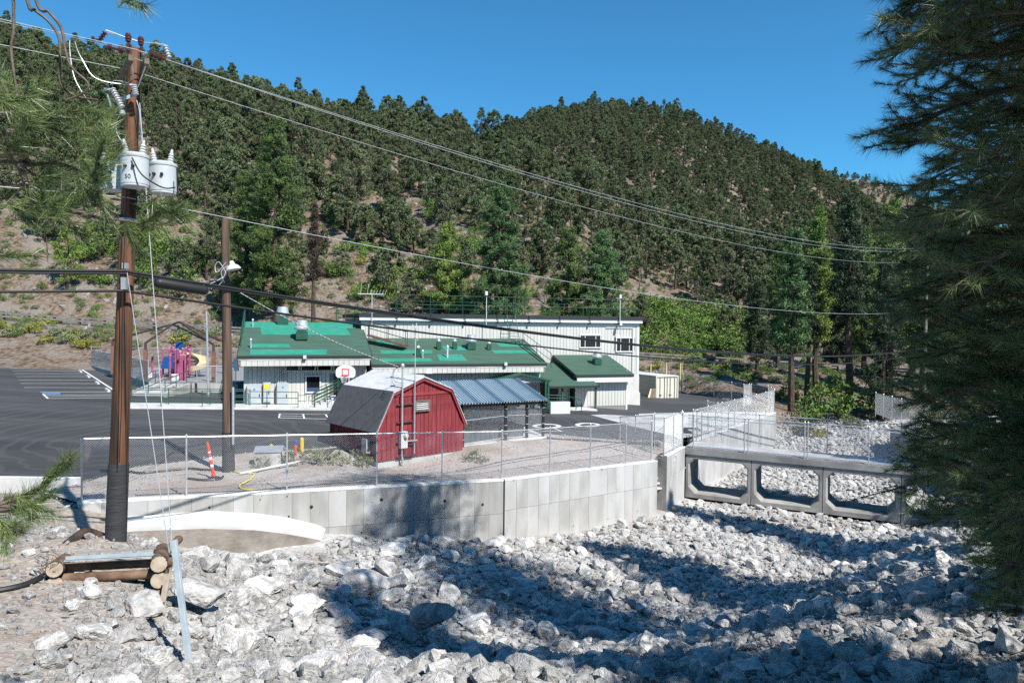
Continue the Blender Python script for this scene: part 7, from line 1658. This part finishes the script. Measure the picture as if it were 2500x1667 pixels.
# left foreground pine: trunk out of frame, hand-placed limbs in view
LB_ = Vector((-6.4, 4.6, zg(-6.4, 4.6))); lt = thing('ponderosa_pine', 'foreground pine reaching long-needled twigs in from the left', 'tree', tuple(LB_))
MB().tube([LB_ - Vector((0, 0, .5)), LB_ + Vector((.1, 0, 5)), LB_ + Vector((.2, .1, 13))], [.26, .2, .04], 14).build('trunk', m_bark, lt)
tw = MB(); P = []; D = []; rng = np.random.default_rng(9)
def twig(pts, r0, r1, tufts=(), dens=1, up=.25, join=True):
    q = [at(*p) for p in pts]
    if join: q = [Vector((LB_.x + .1, LB_.y + .02, max(LB_.z + .6, q[0].z - .25)))] + q
    c = path(q, 6); n = len(c); tw.tube(c, [r0 + (r1 - r0) * k / (n - 1) for k in range(n)], 6, False)
    for s in tufts:
        i = min(n - 2, int(s * (n - 1))); p = c[i].lerp(c[i + 1], s * (n - 1) - i); d = (c[i + 1] - c[i]).normalized()
        P.append(tuple(p)); D.append(tuple((d + Vector((0, 0, up)) + Vector(rng.normal(size=3) * .25)).normalized()))
def spray(px0, py0, d0, n, rx, ry, dirx=.7, L2=.22):
    for k in range(n):
        a = at(px0 + rng.uniform(-rx, rx), py0 + rng.uniform(-ry, ry), d0 + rng.uniform(-.5, .5)); dd = Vector((dirx + rng.normal() * .5, rng.normal() * .5, .15 + rng.normal() * .45)).normalized(); e = a + dd * L2; tw.tube([a, a.lerp(e, .5) - Vector((0, 0, .02)), e], [.007, .006, .004], 4, False)
        for s in (1, .62, .3): P.append(tuple(a.lerp(e, s))); D.append(tuple((dd + Vector(rng.normal(size=3) * .2)).normalized()))
twig([(-40, 380, 4.7), (40, 395, 4.7), (70, 470, 4.7), (95, 500, 4.65), (140, 510, 4.6), (235, 530, 4.55), (325, 541, 4.5)], .03, .006, (.55, .7, .85)); twig([(-30, 395, 4.8), (60, 402, 4.8), (150, 402, 4.75), (215, 425, 4.7), (262, 430, 4.65)], .022, .006, (.5, .62, .75, .85, .95, 1))
twig([(-40, 330, 4.9), (10, 320, 4.9), (60, 345, 4.85), (120, 345, 4.8)], .02, .006, (.5, .7, .85, 1)); twig([(-30, 450, 5.0), (40, 475, 5.0), (90, 540, 5.0), (110, 560, 5.0), (117, 640, 5.0)], .014, .003, (.6,))
twig([(-20, 280, 4.6), (50, 285, 4.6), (100, 282, 4.6), (160, 290, 4.55), (225, 285, 4.5)], .02, .006, (.45, .6, .75, .9, 1))
for q in ([(27, -30, 4.8), (33, 30, 4.8), (33, 80, 4.8), (27, 120, 4.8), (37, 200, 4.8), (45, 245, 4.8), (62, 262, 4.75)], [(64, -10, 4.5), (85, 25, 4.5), (118, 52, 4.5), (143, 90, 4.5), (147, 140, 4.5), (148, 205, 4.5), (185, 235, 4.5), (240, 245, 4.5)], [(85, -10, 4.4), (120, 30, 4.4), (150, 70, 4.4), (160, 125, 4.4), (175, 165, 4.4), (212, 200, 4.4), (214, 218, 4.4), (195, 232, 4.4), (160, 246, 4.4)]):
    a0 = at(*q[0]); tw.tube(path([Vector((LB_.x + .2, LB_.y + .05, a0.z + 2.2)), at(q[0][0] - 60, q[0][1] - 330, q[0][2])] + [at(*p) for p in q], 6), [.011 - .005 * k / 60 for k in range((len(q) + 1) * 6 + 1)], 6, False)
spray(30, 260, 4.7, 5, 50, 26); spray(80, 295, 4.7, 7, 70, 22); spray(40, 355, 4.8, 5, 50, 22); spray(170, 272, 4.5, 2, 20, 8); spray(250, 372, 4.5, 5, 14, 34, .1); spray(235, 430, 4.5, 3, 20, 14, .5); spray(70, 455, 4.7, 4, 60, 20); spray(130, 500, 4.6, 4, 50, 20); spray(20, 500, 4.9, 3, 30, 30); spray(385, 505, 4.5, 5, 18, 14, .8); spray(312, 555, 4.5, 3, 10, 10, .2); spray(10, 215, 4.8, 4, 25, 22); spray(110, 545, 4.8, 3, 60, 10, .3); spray(0, 610, 4.7, 2, 10, 10, .4); spray(160, 335, 4.6, 2, 30, 14); spray(190, 440, 4.6, 2, 16, 12); spray(300, 2, 4.6, 2, 10, 4, .5)
twig([(318, 541, 4.5), (350, 545, 4.5), (385, 520, 4.5), (405, 500, 4.5)], .006, .004, (.5, .8, 1), join=False)
twig([(-50, 1250, 4.6), (0, 1232, 4.6), (55, 1212, 4.6), (105, 1185, 4.6), (150, 1140, 4.6), (172, 1112, 4.6)], .022, .010, tuple(np.linspace(.42, 1, 15)), up=.1); twig([(-40, 1300, 4.5), (10, 1290, 4.5), (45, 1278, 4.5)], .014, .006, (.6, .7, .8, .9, 1)); twig([(20, 1228, 4.6), (60, 1240, 4.55), (95, 1262, 4.5)], .008, .004, (.5, .75, 1), join=False)
spray(45, 1235, 4.6, 5, 45, 16, .6, .15); spray(30, 1290, 4.5, 4, 40, 15, .6, .15)
tw.build('branches', m_twig, lt); place(tri_mesh('needles', needles(P, D, 60, .15, .0036, rng, (8, 55), .13) - np.array(LB_), m_needle), 'needles', lt)

# unseen wood added behind the viewpoint to block low sky and deepen shade
WB = [conifer(17, 5.5, 71, m_leaf_pond, .2, 22, 1.0, .45), conifer(20, 6.0, 72, m_leaf_fir, .12, 22, 1.0, .45)]
rr_ = random.Random(8)
for k in range(16):
    x, y = -24 + k * 3.1 + rr_.uniform(-1, 1), -8 - rr_.uniform(0, 12); plant_tree('ponderosa_pine' if k % 2 == 0 else 'fir_tree', WB[k % 2], (x, y, zg(x, y)), 1.0, k, 'unseen added tree behind the viewpoint', 'tree', 'trees behind the viewpoint')
